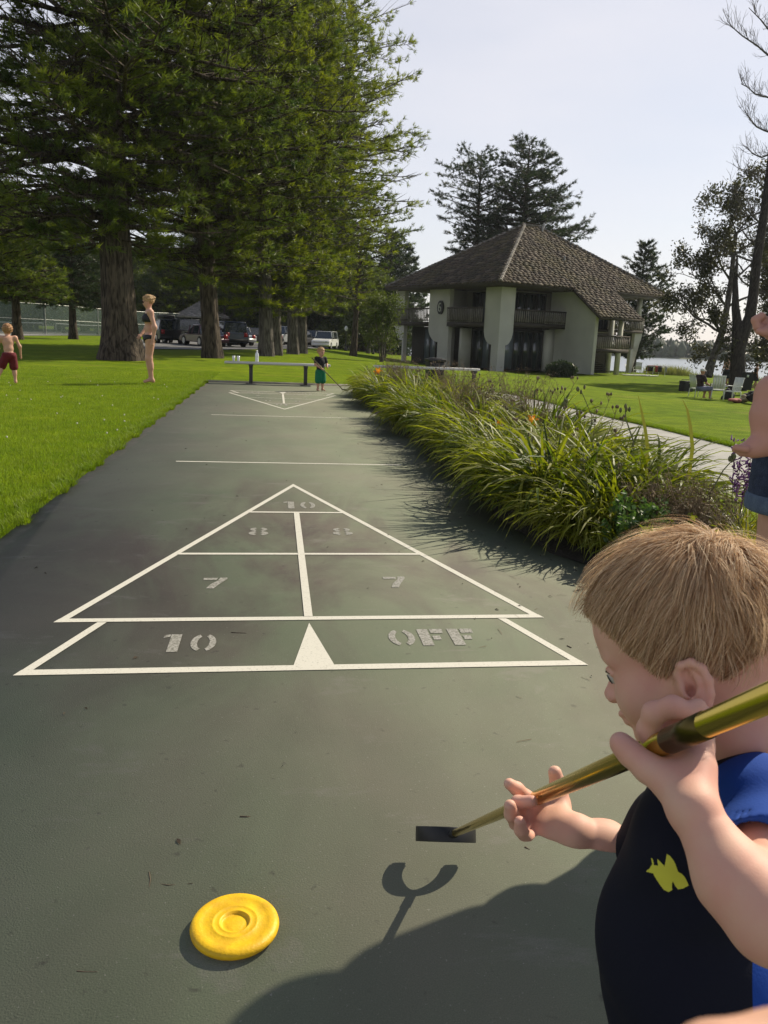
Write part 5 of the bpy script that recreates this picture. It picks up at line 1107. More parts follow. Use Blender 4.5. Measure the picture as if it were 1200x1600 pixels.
# ---------------------------------------------------------------- cars
GLS = mat('car_glass', (0.02, 0.025, 0.03), 0.08, spec=0.8); TYR = mat('tyre', (0.015, 0.015, 0.015), 0.8); RIM = mat('wheel_rim', (0.4, 0.4, 0.4), 0.35, metal=0.7); RED = mat('red_lens', (0.35, 0.01, 0.01), 0.3); HLG = mat('clear_lens', (0.75, 0.75, 0.72), 0.2); TRM = mat('dark_trim', (0.02, 0.02, 0.02), 0.6)
PAINT = {'white': (0.72, 0.72, 0.70), 'black': (0.012, 0.012, 0.014), 'blue': (0.02, 0.03, 0.06), 'plum': (0.05, 0.012, 0.025), 'silver': (0.42, 0.43, 0.44), 'grey': (0.12, 0.12, 0.125)}
def car(u, v, kind, colr, lab, rz, box=False):
    g = G(u, v); t = thing({'suv': 'parked_suv', 'pickup': 'parked_pickup', 'sedan': 'parked_car'}[kind], lab, {'suv': 'car', 'pickup': 'pickup truck', 'sedan': 'car'}[kind], g, R_(rz), 'vehicles in the parking lot'); t.scale = (.9, .9, .9)
    c = PAINT[colr]; pm = mat('car_paint_' + colr, c, 0.28, tuple(x * 0.95 for x in c), 1, metal=0.2 if colr != 'white' else 0, coat=0.6)
    L, W, H = {'suv': (4.7, 1.9, 1.78), 'pickup': (5.6, 1.95, 1.85), 'sedan': (4.7, 1.8, 1.45)}[kind]; zb_ = 0.3; bz = 1.02 if kind != 'sedan' else 0.85; hl = L / 2
    # body side profile (x along the car, front at +x)
    if kind == 'suv': prof = [(-hl, zb_ + .1), (-hl, bz), (-hl + .15, bz + .02), (hl - 1.1, bz + .02), (hl - .15, bz - .14), (hl, bz - .4), (hl, zb_ + .05), (hl - .1, zb_), (-hl + .1, zb_)]; cab = [(-hl + .1, bz), (-hl + .35, H - .05), (-hl + .7, H), (hl - 2.2, H), (hl - 1.25, bz)]
    elif kind == 'sedan': prof = [(-hl, zb_), (-hl, bz - .1), (-hl + .2, bz), (hl - 1.2, bz), (hl - .2, bz - .15), (hl, bz - .35), (hl, zb_)]; cab = [(-hl + .75, bz), (-hl + 1.45, H), (hl - 2.3, H), (hl - 1.35, bz)]
    else: prof = [(-hl, zb_ + .2), (-hl, bz + .05), (hl - 1.35, bz + .08), (hl - .1, bz - .05), (hl, bz - .3), (hl, zb_ + .1), (hl - .2, zb_)]; cab = [(-hl + 2.0, bz), (-hl + 2.2, H), (hl - 2.1, H), (hl - 1.45, bz)]
    M = [[1, 0, 0, 0], [0, 0, 1, 0], [0, 1, 0, 0]]
    m = MB(); m.prism(prof, -W / 2, W / 2, M); body = m.build('body', pm, t, bevel=0.06)
    m = MB(); k = len(cab); ins = 0.16; v0 = np.array([(x, -W / 2 + .04 + ins * (z - bz) / (H - bz), z) for x, z in cab] + [(x, W / 2 - .04 - ins * (z - bz) / (H - bz), z) for x, z in cab]); i = np.arange(k); j = (i + 1) % k
    m.add(v0, np.stack([i, j, j + k, i + k], 1), ngons=[list(range(k))[::-1], list(range(k, 2 * k))]); m.build('cabin', GLS, t, bevel=0.03)
    m = MB(); xs0 = [x for x, z in cab if z > H - 0.1]; m.b2((min(xs0) - .03, -W / 2 + .16, H - .03), (max(xs0) + .05, W / 2 - .16, H + .025)); m.build('roof', pm, t, bevel=0.03)
    for x in ((cab[0][0] + cab[1][0]) / 2 + 0.1, 0.0, cab[-1][0] - 0.35):
        for s in (-1, 1): m = MB(); m.tube([(x, s * (W / 2 - .03), bz), (x - .05, s * (W / 2 - .03 - ins * .95), H - .02)], [0.045] * 2, 4); m.build('pillar', pm, t)
    for x in (-hl + .95, hl - .95):
        for s in (-1, 1): m = MB(); m.cyl((x, s * (W / 2 - .2), .36), (x, s * (W / 2 + .015), .36), .36, 18); w_ = m.build('wheel', TYR, t); m = MB(); m.cyl((x, s * (W / 2 + .0), .36), (x, s * (W / 2 + .025), .36), .22, 14); m.build('rim', RIM, w_)
    for s in (-1, 1):
        m = MB(); m.b2((-hl - .015, s * W * .36 - .12, bz - .28), (-hl + .05, s * W * .36 + .14, bz + .02)); m.build('tail_light', RED, t); m = MB(); m.b2((hl - .1, s * W * .34 - .17, bz - .36), (hl + .012, s * W * .34 + .17, bz - .2)); m.build('headlight', HLG, t)
        m = MB(); m.box((cab[-1][0] - .25, s * (W / 2 + .1), bz + .08), (.12, .18, .12)); m.build('mirror', TRM, t)
    m = MB(); m.b2((-hl - .06, -W / 2 + .05, .38), (-hl + .05, W / 2 - .05, .58)); m.b2((hl - .04, -W / 2 + .05, .34), (hl + .06, W / 2 - .05, .54)); m.b2((hl - .02, -.5, bz - .38), (hl + .015, .5, bz - .2)); m.build('bumper', TRM if colr in ('black', 'blue', 'grey') else pm, t)
    if box: m = MB(); m.b2((-1.6, -.45, H + .06), (.4, .45, H + .38)); m.build('roof_box', TRM, t, bevel=0.08)
car(257, 536, 'suv', 'black', 'dark suv with a roof box parked right behind the woman in the bikini', 112, True)
car(273, 531, 'suv', 'white', 'white van mostly hidden behind the black pickup', 100)
car(291, 538, 'pickup', 'black', 'black pickup with red tail lights between the dark suv and the plum car', 122)
car(318, 541, 'sedan', 'plum', 'plum coloured car half hidden behind the trunk of the leaning pine', 118)
car(352, 541, 'suv', 'blue', 'dark blue suv parked just right of the leaning pine trunk', 114)
car(368, 539, 'sedan', 'silver', 'light car peeking out to the right of the dark blue suv', 114)
car(397, 539, 'sedan', 'black', 'small black car just left of the four pine trunks', 150)
car(441, 539, 'suv', 'silver', 'silver car showing in the gap between the second and third pine trunks', 235)
car(467, 540, 'sedan', 'grey', 'grey car showing between the last two pine trunks', 235)
car(485, 540, 'suv', 'grey', 'grey suv just right of the last pine trunk', 250)
car(508, 545, 'suv', 'white', 'white suv facing the court above the small child with the cue', 254)
car(529, 543, 'sedan', 'silver', 'silver car beside the white suv, nearest the lamp post', 248)
car(384, 532, 'sedan', 'grey', 'distant grey car on the far side of the lot under the trees', 180)
car(360, 531.5, 'sedan', 'silver', 'distant pale car farthest left on the far side of the lot', 180)
# ---------------------------------------------------------------- pavilion
def pavilion():
    g = GD(314, 88); t = thing('picnic_pavilion', 'small open pavilion with a pale shingled hip roof beyond the parked cars', 'building', g, 0.3); a = 2.55; h = 2.3; r = MB(); ap = 3.95
    v = [(-a, -a, h), (a, -a, h), (a, a, h), (-a, a, h), (0, 0, ap), (-a, -a, h - .15), (a, -a, h - .15), (a, a, h - .15), (-a, a, h - .15)]; r.add(v, [[0, 5, 6, 1], [1, 6, 7, 2], [2, 7, 8, 3], [3, 8, 5, 0], [5, 8, 7, 6]], [[0, 1, 4], [1, 2, 4], [2, 3, 4], [3, 0, 4]])
    ro = r.build('roof', mat('grey_shingle', (0.28, 0.25, 0.22), 0.9, (0.16, 0.145, 0.13), 7), t); rng = np.random.default_rng(2); m = MB()
    for k in range(4):
        R = np.array(Matrix.Rotation(k * math.pi / 2, 3, 'Z'))
        for row in range(10):
            f = row / 10; w = a * (1 - f); x = -w
            while x < w: ww = rng.uniform(0.2, 0.45); x1 = min(x + ww, w); z = h + (ap - h) * f + rng.uniform(.03, .07); y = -a * (1 - f); m.add((np.array([(x, y, z), (x1 - .02, y, z), (x1 - .02, y + .27, z + .13), (x, y + .27, z + .13)]) @ R.T), [[0, 1, 2, 3]]); x = x1
    m.build('shingles', mat('grey_shakes', (0.33, 0.30, 0.26), 0.9, (0.2, 0.18, 0.155), 3, island=0.35), ro)
    for sx in (-1, 1):
        for sy in (-1, 1): m = MB(); m.b2((sx * 2.1 - .1, sy * 2.1 - .1, 0), (sx * 2.1 + .1, sy * 2.1 + .1, h - .151)); m.build('post', MATS['dark_stained_wood'], t)
    m = MB(); m.b2((-1, -.4, .7), (1, .4, .76)); m.b2((-.8, -.3, 0), (-.7, .3, .7)); m.b2((.7, -.3, 0), (.8, .3, .7)); m.build('table', MATS['dark_stained_wood'], t)
pavilion()
# ---------------------------------------------------------------- lamp posts
def lamp(u, D, h, lab):
    g = GD(u, D); t = thing('lamp_post', lab, 'lamp post', g, group='lamp posts by the parking lot'); m = MB(); m.lathe([(0.16, 0), (0.16, .15), (0.08, .3), (0.05, .5), (0.045, h - .5), (0.09, h - .46), (0.09, h - .4)], n=12); m.build('pole', BLKM, t, True)
    m = MB(); m.lathe([(0.07, h - .4), (0.17, h - .25), (0.19, h - .1), (0.12, h + .06), (0.03, h + .14)], n=14); m.build('globe', mat('opal_globe', (0.8, 0.8, 0.78), 0.3), t, True); m = MB(); m.lathe([(0.05, h + .13), (0.03, h + .2), (0.004, h + .28)], n=8); m.build('finial', BLKM, t, True)
lamp(540, 82, 2.35, 'black lamp post with a white globe just right of the silver car'); lamp(583, 84, 2.45, 'black lamp post with a white globe behind the many stemmed small tree'); lamp(592, 96, 2.3, 'lamp post with white globe closest to the left wall of the lodge')
# ---------------------------------------------------------------- lakeside furniture
WP = mat('white_resin', (0.66, 0.68, 0.64), 0.5, (0.58, 0.6, 0.56), 4)
def lawn_chair(name, lab, loc, rz, s=1.0, m_=None, grp='white chairs by the lake'):
    m_ = m_ or WP; t = thing(name, lab, 'chair', loc, rz, grp); t.scale = (s, s, s); m = MB(); m.box((0, 0, 0.42), (0.52, 0.5, 0.04)); m.build('seat', m_, t, bevel=0.01)
    m = MB()
    for k in range(5): m.box((-0.21 + k * 0.105, 0.27 + 0.0, 0.74), (0.092, 0.025, 0.58), M=rotm(0, 0, -12))
    m.box((0, 0.34, 1.02), (0.54, 0.03, 0.06)); m.build('backrest', m_, t)
    for sx in (-1, 1):
        m = MB(); m.tube([(sx * .27, -.25, 0), (sx * .27, -.24, .45), (sx * .28, -.2, .62), (sx * .28, 0, .66), (sx * .27, .28, .64)], [0.018] * 5, 8); m.build('armrest', m_, t, True)
        for y in (-.22, .24): m = MB(); m.tube([(sx * .24, y, .41), (sx * .27, y * 1.15, 0)], [0.02, 0.016], 8); m.build('leg', m_, t, True)
    return t
lawn_chair('lawn_chair', 'white chair the man in the cap is sitting on', G(1088, 621), R_(95), 0.95)
lawn_chair('lawn_chair', 'empty white chair seen from behind, between the man in the cap and the tree', G(1120, 624), R_(152), 1.0)
lawn_chair('lawn_chair', 'empty white chair facing left with a curved armrest, next to the black folded chair', G(1143, 626), R_(-75), 0.95)
BF = mat('black_fabric', (0.012, 0.012, 0.013), 0.8, (0.02, 0.02, 0.02), 8)
def misc():
    t = thing('black_cooler', 'black box shaped cooler on the lawn left of the man in the cap', 'cooler', G(1071, 613), 0.25); m = MB(); m.b2((-.28, -.2, .04), (.28, .2, .5)); m.build('cooler_body', BF, t, bevel=.02); m = MB(); m.b2((-.29, -.21, .5), (.29, .21, .56)); m.build('lid', mat('dark_grey', (.04, .04, .04), .6), t, bevel=.015)
    m = MB(); m.tube([(-.3, 0, .4), (-.32, 0, .62), (.32, 0, .62), (.3, 0, .4)], [.015] * 4, 6); m.build('handle', MATS['dark_grey'], t)
    t = thing('folding_chair', 'tall black folding chair with a small white mark, at the foot of the big tree', 'chair', G(1161, 617), 2.9); m = MB(); m.prism([(-.3, .25), (.3, .25), (.27, 1.05), (.22, 1.12), (-.22, 1.12), (-.27, 1.05)], -.02, .02, [[1, 0, 0, 0], [0, .2, 1, .1], [0, 1, 0, 0]]); m.build('backrest', BF, t)
    m = MB(); m.box((0, -.1, .42), (.55, .5, .04)); m.build('seat', BF, t)
    for sx in (-1, 1):
        m = MB(); m.tube([(sx * .29, -.3, 0), (sx * .29, .25, .62), (sx * .29, .3, .7)], [.014] * 3, 6); m.tube([(sx * .29, .35, 0), (sx * .29, -.28, .6)], [.014] * 2, 6); m.build('leg', MATS['dark_grey'], t); m = MB(); m.box((sx * .29, 0, .63), (.06, .5, .03)); m.build('armrest', BF, t)
    m = MB(); m.box((0, .21 + .14, .93), (.1, .006, .12), M=rotm(0, 0, -10)); m.build('badge', mat('pale_badge', (.6, .65, .6), .6), t)
    def sack(name, lab, u, D, r, col, sd, cat='bag'):
        g = G(u, D); s = SDF(0.05); rg = np.random.default_rng(sd)
        for _ in range(6): s.ell(rg.normal(0, .4, 3) * np.array(r) + [0, 0, r[2] * .8], np.array(r) * rg.uniform(.45, .75, 3), rotm(rg.uniform(0, 360)))
        o = link(name, sm(s.mesh(0.03, name), 1), None, mat(name + '_fabric', col, .85, tuple(c * .6 for c in col), 6)); o.location = V(g); tag(o, lab, cat)
    sack('duffel_bag', 'slumped black bag on the grass at the right edge by the lake', 1183, 632, (.55, .35, .22), (.012, .012, .014), 1); sack('beach_towel', 'crumpled red and tan towel on the grass under the black folding chair', 1148, 629, (.32, .3, .1), (.35, .10, .09), 2, 'towel')
    sack('tote_bag', 'pale tan beach bag beside the red towel', 1160, 629, (.2, .18, .13), (.42, .36, .22), 3); sack('backpack', 'dark backpack under the white chairs', 1137, 624, (.2, .2, .25), (.03, .03, .045), 4)
    sack('dark_blanket', 'dark blanket heaped behind the folding chair at the lakeside', 1172, 620, (.35, .3, .15), (.02, .02, .03), 6, 'blanket')
    # table with towels near the lodge
    g = GD(1024, 62); t = thing('patio_table', 'white metal patio table near the water behind the lodge', 'table', g, .35); m = MB(); m.box((0, 0, .72), (1.5, .8, .04)); m.build('tabletop', WP, t)
    for sx in (-.65, .65):
        for sy in (-.33, .33): m = MB(); m.tube([(sx, sy, 0), (sx * .9, sy * .9, .71)], [.022] * 2, 6); m.build('leg', WP, t)
    def drape(lab, x, w_, col, sd, nm='hanging_towel'):
        rg = np.random.default_rng(sd); n = 12; vv = []
        for i in range(n):
            for s in np.linspace(-1, 1, 17): yy = np.clip(s * .75, -.42, .42); over = max(0, abs(s * .75) - .42); vv.append((x + w_ * (i / (n - 1) - .5) + .03 * over * math.sin(i), yy + .025 * math.copysign(1, s) * (over > 0) * (1 + math.sin(i * 1.7)), .748 + .02 * math.sin(i * 2) * (over == 0) + .01 - over * 1.3))
        q = [[i * 17 + j, i * 17 + j + 1, (i + 1) * 17 + j + 1, (i + 1) * 17 + j] for i in range(n - 1) for j in range(16)]; o = link(nm, mesh_np(nm, vv, q, True), None, mat(nm + str(sd), col, .95)); o.location = V(g); o.rotation_euler = (0, 0, .35); tag(o, lab, 'towel'); sd_ = o.modifiers.new('solid', 'SOLIDIFY'); sd_.thickness = .02
    drape('dark red towel hanging over the left part of the patio table', -.42, .3, (.22, .03, .025), 1); drape('black towel hanging over the middle of the patio table', -.05, .4, (.015, .015, .018), 2); drape('grey towel hanging over the right end of the patio table', .6, .2, (.3, .31, .33), 3)
    lawn_chair('patio_chair', 'white metal chair left of the patio table by the lake', GD(995, 63), R_(170), .95, WP, None); lawn_chair('patio_chair', 'low white chair at the corner pier of the lodge', GD(981, 64), R_(60), .75, WP, None)
    for u, D, rz, lab in ((994, 60.0, .2, 'long pale board lying on the grass beside the lodge, left of the other board'), (1017, 60.5, .5, 'shorter pale board lying on the grass in front of the patio table')):
        m = MB(); m.prism([(-1.3, -.12), (-1.1, -.28), (1.1, -.28), (1.3, -.1), (1.3, .1), (1.1, .28), (-1.1, .28), (-1.3, .12)], .04, .11); o = m.build('paddle_board', mat('pale_board', (.6, .6, .57), .5), None, bevel=.02); gg = GD(u, D); o.location = V(gg); o.rotation_euler = (0, 0, rz); o.scale = (.62 if u > 1000 else .95,) * 3; tag(o, lab, 'board')
misc()
# reeds on the bank, litter on the court
def reeds():
    rng = np.random.default_rng(12); n = 5000; u = rng.uniform(0, 1, n); a = GD(1020, 68); b = GD(1075, 66); e = GD(1240, 60); px = np.where(u < .7, a[0] + (b[0] - a[0]) * u / .7, b[0] + (e[0] - b[0]) * (u - .7) / .3) + rng.normal(0, .5, n); py = np.where(u < .7, a[1] + (b[1] - a[1]) * u / .7, b[1] + (e[1] - b[1]) * (u - .7) / .3) + rng.normal(0, .5, n)
    h = np.where(u < .62, .55, .25) * rng.uniform(.5, 1.5, n); tag(link('reeds', blades(px, py, h, .03, 'reeds', None, .5, 0), None, mat('reed_leaf', (.16, .2, .05), .6, (.24, .25, .09), .5, transl=(1.1, 1.1, .6, .4), island=.3)), kind='stuff')
reeds()
def litter():
    rng = np.random.default_rng(21); m = MB(); k = 0
    for _ in range(300):
        if rng.uniform() < .6: x = 1.3 - abs(rng.normal(0, .32)); y = rng.uniform(-1.2, 9)
        else: x = rng.uniform(-1.4, 1.3); y = rng.uniform(-1.6, 12)
        l = rng.uniform(.004, .013); a = rng.uniform(0, 6.28); d = np.array([math.cos(a), math.sin(a), 0]) * l; w = np.array([-d[1], d[0], 0]) * rng.uniform(.15, .5); z = rng.uniform(.001, .004)
        m.add([(x, y, .0015) - d, (x, y, .0035) - w * .8 + [0, 0, z], (x, y, .002) + d, (x, y, .003) + w * .7], [[0, 1, 2, 3]])
    o = m.build('leaf_litter', mat('dead_leaf', (.028, .02, .013), .9, (.05, .035, .02), 30)); tag(o, kind='stuff')
    TW = mat('dry_twig', (.06, .045, .03), .85, (.1, .075, .05), 30)
    def tw(nm, lab, pts, r=.0012, grp=None): g = G(*pts[0]); m = MB(); m.tube([np.array(G(*p)) - g + [0, 0, .002 + .001 * (i % 2)] for i, p in enumerate(pts)], [r, *[r * .8] * (len(pts) - 2), r * .4], 5); o = m.build(nm, TW); o.location = V(g); tag(o, lab, 'twig', grp)
    tw('twig', 'thin curved twig lying left of the disc', [(243, 1382), (262, 1385), (285, 1384), (301, 1382)]); tw('twig', 'short upright bit of twig beside the curved twig', [(233, 1364), (235, 1376), (233, 1388)], .0014); tw('twig', 'small dark twig on the court above the disc', [(375, 1277), (386, 1278), (397, 1277)], .002)
    tw('twig', 'small dark twig right of the triangle between the lines and the child', [(886, 1010), (893, 1013)], .003); tw('twig', 'dark twig on the court below the OFF lettering', [(820, 1325), (828, 1330)], .0025); tw('twig', 'tiny twig near the bottom left of the court', [(120, 1519), (135, 1521), (152, 1520)], .0012); tw('twig', 'short twig in the left ten section of the near target', [(361, 989), (372, 990), (385, 990)], .002)
    n = 260; x = np.clip(1.33 - np.abs(rng.normal(0, .35, n)), -1.4, 1.4); y = rng.uniform(-1.5, 10, n); a = rng.uniform(0, 3.14, n); l = rng.uniform(.01, .03, n); m = MB(); d = np.stack([np.cos(a), np.sin(a), 0 * a], 1) * l[:, None]; w = np.stack([-np.sin(a), np.cos(a), 0 * a], 1) * .0008; c = np.stack([x, y, 0 * x + .0022], 1)
    v = np.stack([c - d - w, c + d - w, c + d + w + [0, 0, .001], c - d + w], 1).reshape(-1, 3); tag(link('pine_needle_litter', mesh_np('pine_needle_litter', v, np.arange(n * 4).reshape(-1, 4)), None, mat('dry_needle', (.10, .06, .03), .8)), kind='stuff')
litter()
# ---------------------------------------------------------------- people in the distance
def skin(name, c): return mat(name, c, 0.55, tuple(x * 0.9 for x in c), 9, 0.1, 60, spec=0.35)
SK1 = skin('skin_fair', (0.52, 0.29, 0.20)); SK2 = skin('skin_tan', (0.42, 0.22, 0.14)); SK3 = skin('skin_brown', (0.36, 0.19, 0.13))  # fair, tan and a darker brown skin tone
def cloth(name, c, r=0.85): return mat(name, c, r, tuple(x * 0.7 for x in c), 14, 0.2, 90)
BASE = dict(pel=(0, 0, .52), wai=(0, 0, .62), che=(.0, 0, .735), neck=(0, 0, .835), head=(.012, 0, .925), sh=(0, .105, .805), el=(-.012, .135, .63), wr=(.03, .14, .485), hip=(0, .048, .50), kn=(.012, .055, .28), an=(-.005, .055, .045), toe=(.085, .065, .018))
def joints(H, over, child=False):
    J = {}
    for k, v in BASE.items():
        if k in ('sh', 'el', 'wr', 'hip', 'kn', 'an', 'toe'):
            J[k + 'L'] = np.array(v, float); J[k + 'R'] = np.array((v[0], -v[1], v[2]), float)
        else: J[k] = np.array(v, float)
    if child:
        m = lambda z: z * 0.93 if z > .3 else z * .95
        for k in J: J[k] = J[k] * [1, 1.05, 1]; J[k][2] = m(J[k][2])
        J['head'] = J['neck'] + np.array([.01, 0, .10])
    for k, v in over.items(): J[k] = np.array(v, float)
    return {k: v * H for k, v in J.items()}
def limb(s, J, a, b, c, ra, rb, rc, H): s.cap(J[a], J[b], ra * H, rb * H); s.cap(J[b], J[c], rb * H * 1.03, rc * H)
def person(name, label, loc, rz, H, over, skinm, hair, clothes, child=False, vox=0.014, fem=False, hd=1.0, cat='person', thick=1.0):
    J = joints(H, over, child); root = thing(name, label, cat, loc, rz); s = SDF(0.03 * H); tk = (1.12 if child else 1.0) * thick; hs = (0.078 if child else 0.058) * H * hd
    for d in 'LR':
        limb(s, J, 'hip' + d, 'kn' + d, 'an' + d, .050 * tk, .031 * tk, .019 * tk, H); s.cap(J['kn' + d] * .6 + J['an' + d] * .4 + [-.008 * H, 0, 0], J['kn' + d] * .75 + J['an' + d] * .25 + [-.008 * H, 0, 0], .026 * H * tk, .028 * H * tk)
        s.cap(J['an' + d], J['toe' + d], .019 * H, .012 * H, k=.015 * H); s.cap(J['an' + d] + [-.02 * H, 0, -.02 * H], J['an' + d], .015 * H, .016 * H)
        limb(s, J, 'sh' + d, 'el' + d, 'wr' + d, .026 * tk, .021 * tk, .0145 * tk, H); a = J['wr' + d] - J['el' + d]; a = unit(a); sd = 1 if d == 'L' else -1
        h = J['wr' + d] + a * .045 * H; s.cap(J['wr' + d], h, .014 * H, .017 * H, k=.01 * H); pr = unit(np.cross(a, [0, 1, 0]) + 1e-6)
        for q in range(4): o = h + pr * (q - 1.5) * .0095 * H; s.cap(o, o + a * (.036 - .004 * abs(q - 1.3)) * H + np.array([.006, 0, 0]) * H, .0062 * H, .0048 * H, k=.004 * H)
        s.cap(J['wr' + d] + a * .015 * H, J['wr' + d] + a * .04 * H + pr * .026 * H, .0075 * H, .006 * H, k=.006 * H)
    w = 1.06 if child else 1.0
    s.ell(J['pel'], np.array([.062, .082 * (1.04 if fem else 1), .062]) * H * w * thick); s.ell(J['wai'], np.array([.052, .066 if fem else .075, .075]) * H * w * thick); s.ell(J['che'], np.array([.060, .088, .088]) * H * w)
    s.cap(J['shL'], J['shR'], .03 * H, k=.04 * H); s.cap(J['neck'] - [0, 0, .03 * H], J['head'] - [0.005 * H, 0, hs * .4], .030 * H, .027 * H)
    if fem:
        for y in (-.038, .038): s.ell(J['che'] + np.array([.042, y, -.005]) * H, np.array([.032, .032, .032]) * H)
    hf = over.get('face', None); R = rotm(0) if hf is None else frame(hf, (0, 0, 1)); hc = J['head']; L = lambda *p: hc + R @ (np.array(p) * hs)
    s.ell(L(-.1, 0, .15), np.array([1.05, .86, .95]) * hs, R); s.ell(L(.3, 0, -.45), np.array([.62, .62, .75]) * hs, R); s.ell(L(.93, 0, -.3), np.array([.16, .13, .2]) * hs, R, k=.01 * H); s.ell(L(.72, 0, -.72), np.array([.14, .26, .1]) * hs, R, k=.008 * H)
    for y in (-.36, .36): s.ell(L(.86, y, -.12), np.array([.13, .18, .11]) * hs, R, k=.01 * H, sub=True)
    for y in (-.88, .88): s.ell(L(-.05, y, -.2), np.array([.2, .08, .27]) * hs, R, k=.006 * H)
    bo = link('body', sm(s.mesh(vox, 'body'), 1, .3), root, skinm)
    m = MB()
    for y in (-.36, .36): m.lathe([(0.002, -.1 * hs), (.13 * hs, 0), (0.002, .1 * hs)], L(.86, y, -.14), 8)
    m.build('eyes', mat('dark_eye', (.02, .015, .012), .2), root, True)
    if hair:
        g = SDF(0.012 * H); sc, hm, style = hair
        g.ell(L(-.2, 0, .28), np.array([1.12, 1.0, 1.02]) * hs * sc, R)
        if style == 'bun': g.ell(L(-1.15, 0, .55), np.array([.42, .42, .42]) * hs, R); g.ell(L(.1, 0, .75), np.array([.8, .7, .45]) * hs, R)
        if style == 'long': g.ell(L(-.75, 0, -.5), np.array([.5, .8, .9]) * hs, R)
        g.ell(L(1.0, 0, -.55), np.array([1.05, 1.3, 1.02]) * hs, R, sub=True, k=.01 * H)
        ph = loc[0] * 3 if not isinstance(loc, Vector) else loc.x * 3
        f = lambda X: 0.05 * hs * (np.sin(X[:, 0] / hs * 9 + ph) * np.sin(X[:, 1] / hs * 11) + np.sin(X[:, 2] / hs * 13 + X[:, 1] / hs * 5))
        link('hair', g.mesh(vox * .8, 'hair', disp=f), root, hm)
    for nm, cm, fn in clothes:
        g = SDF(0.02 * H); clip = fn(g, J, H, L, hs); link(nm, sm(g.mesh(vox * .8, nm, clip=clip), 1, .3), root, cm)
    return root, J
def c_shorts(leg=.5, ex=.012, loose=1.25):
    def f(g, J, H, L, hs):
        g.ell(J['pel'], np.array([.062, .084, .062]) * H * 1.1 + ex * H)
        for d in 'LR': g.cap(J['hip' + d], J['hip' + d] * (1 - leg) + J['kn' + d] * leg, .052 * H + ex * H, .040 * H * loose + ex * H)
        zt = J['pel'][2] + .045 * H; return lambda X: X[:, 2] - zt
    return f
def c_shirt(sl=.55, ex=.012, low=.0):
    def f(g, J, H, L, hs):
        g.ell(J['pel'] + [0, 0, .01 * H], np.array([.062, .082, .062]) * H * 1.06 + ex * H); g.ell(J['wai'], np.array([.056, .077, .08]) * H * 1.06 + ex * H); g.ell(J['che'], np.array([.060, .09, .09]) * H * 1.04 + ex * H)
        g.cap(J['shL'], J['shR'], .032 * H + ex * .5 * H, k=.03 * H)
        for d in 'LR': g.cap(J['sh' + d], J['sh' + d] * (1 - sl) + J['el' + d] * sl, .03 * H + ex * H, .03 * H + ex * H)
        zb = J['pel'][2] - .03 * H + low * H; return lambda X: zb - X[:, 2]
    return f
def c_band(z0, z1, ex=.006, tk=1.15):
    def f(g, J, H, L, hs):
        g.k = .03 * H
        g.ell(J['pel'], np.array([.062, .085, .062]) * H * tk + ex * H); g.ell(J['wai'], np.array([.052, .066, .075]) * H * tk + ex * H); g.ell(J['che'], np.array([.060, .088, .088]) * H * 1.04 + ex * H)
        for d in 'LR': g.cap(J['hip' + d], J['kn' + d], .050 * H * tk + ex * H, .031 * H * tk + ex * H)
        for y in (-.038, .038): g.ell(J['che'] + np.array([.042, y, -.005]) * H, np.array([.032, .032, .032]) * H + ex * H)
        a, b = z0 * H, z1 * H
        return lambda X: np.maximum(a + (np.abs(X[:, 1]) * (0.5 if z0 < .55 else 0)) - X[:, 2], X[:, 2] - b)
    return f
def c_dress():
    def f(g, J, H, L, hs):
        g.ell(J['che'], np.array([.06, .09, .09]) * H * 1.05 + .01 * H); g.cap(J['wai'], J['pel'], .065 * H, .09 * H); g.cap(J['pel'], J['pel'] - [0, 0, .2 * H], .09 * H, .15 * H)
        zb = J['pel'][2] - .2 * H; zt = J['sh' + 'L'][2] - .01 * H; return lambda X: np.maximum(zb - X[:, 2], X[:, 2] - zt)
    return f
BLOND = mat('blond_hair', (0.42, 0.27, 0.12), 0.6, (0.28, 0.16, 0.07), 40, 0.6, 80); BRN = mat('dark_hair', (0.03, 0.02, 0.015), 0.6, (0.05, 0.035, 0.025), 40, 0.5, 80)
GING = mat('ginger_hair', (0.36, 0.19, 0.08), 0.6, (0.25, 0.12, 0.05), 40, 0.6, 80)
BKF = cloth('black_swimwear', (0.012, 0.012, 0.016), .6)
# woman in the black bikini
w, J = person('person', 'woman in a black bikini and sunglasses standing beside the big pine', G(236, 599), R_(188), 1.60,
    dict(shL=(-.012, .10, .805), elL=(-.055, .135, .64), wrL=(-.03, .13, .49), elR=(.03, -.135, .64), wrR=(.09, -.07, .56), hipL=(-.005, .048, .5), knL=(.015, .035, .28), anL=(-.01, .03, .045), toeL=(.07, .04, .018), knR=(.02, -.05, .28), anR=(.0, -.04, .045), toeR=(.08, -.055, .018), face=(.98, -.1, -.15)),
    SK1, (1.0, BLOND, 'bun'), [('bikini_top', BKF, c_band(.695, .79, .010)), ('bikini_bottom', BKF, c_band(.455, .555, .009))], fem=True, vox=.010, thick=1.12)
m = MB(); hc = J['head'] + np.array([.055, 0, 0]); R = frame((.98, -.1, -.15), (0, 0, 1))
for y in (-.033, .033): m.box(J['head'] + R @ np.array([.088, y, .0]), (.012, .052, .036), M=R)
m.tube([J['head'] + R @ np.array([.088, -.055, .006]), J['head'] + R @ np.array([-.01, -.082, .006])], [.004] * 2, 5); m.tube([J['head'] + R @ np.array([.088, .055, .006]), J['head'] + R @ np.array([-.01, .082, .006])], [.004] * 2, 5)
m.build('sunglasses', mat('black_lens', (.01, .01, .01), .15), w, bevel=.003)
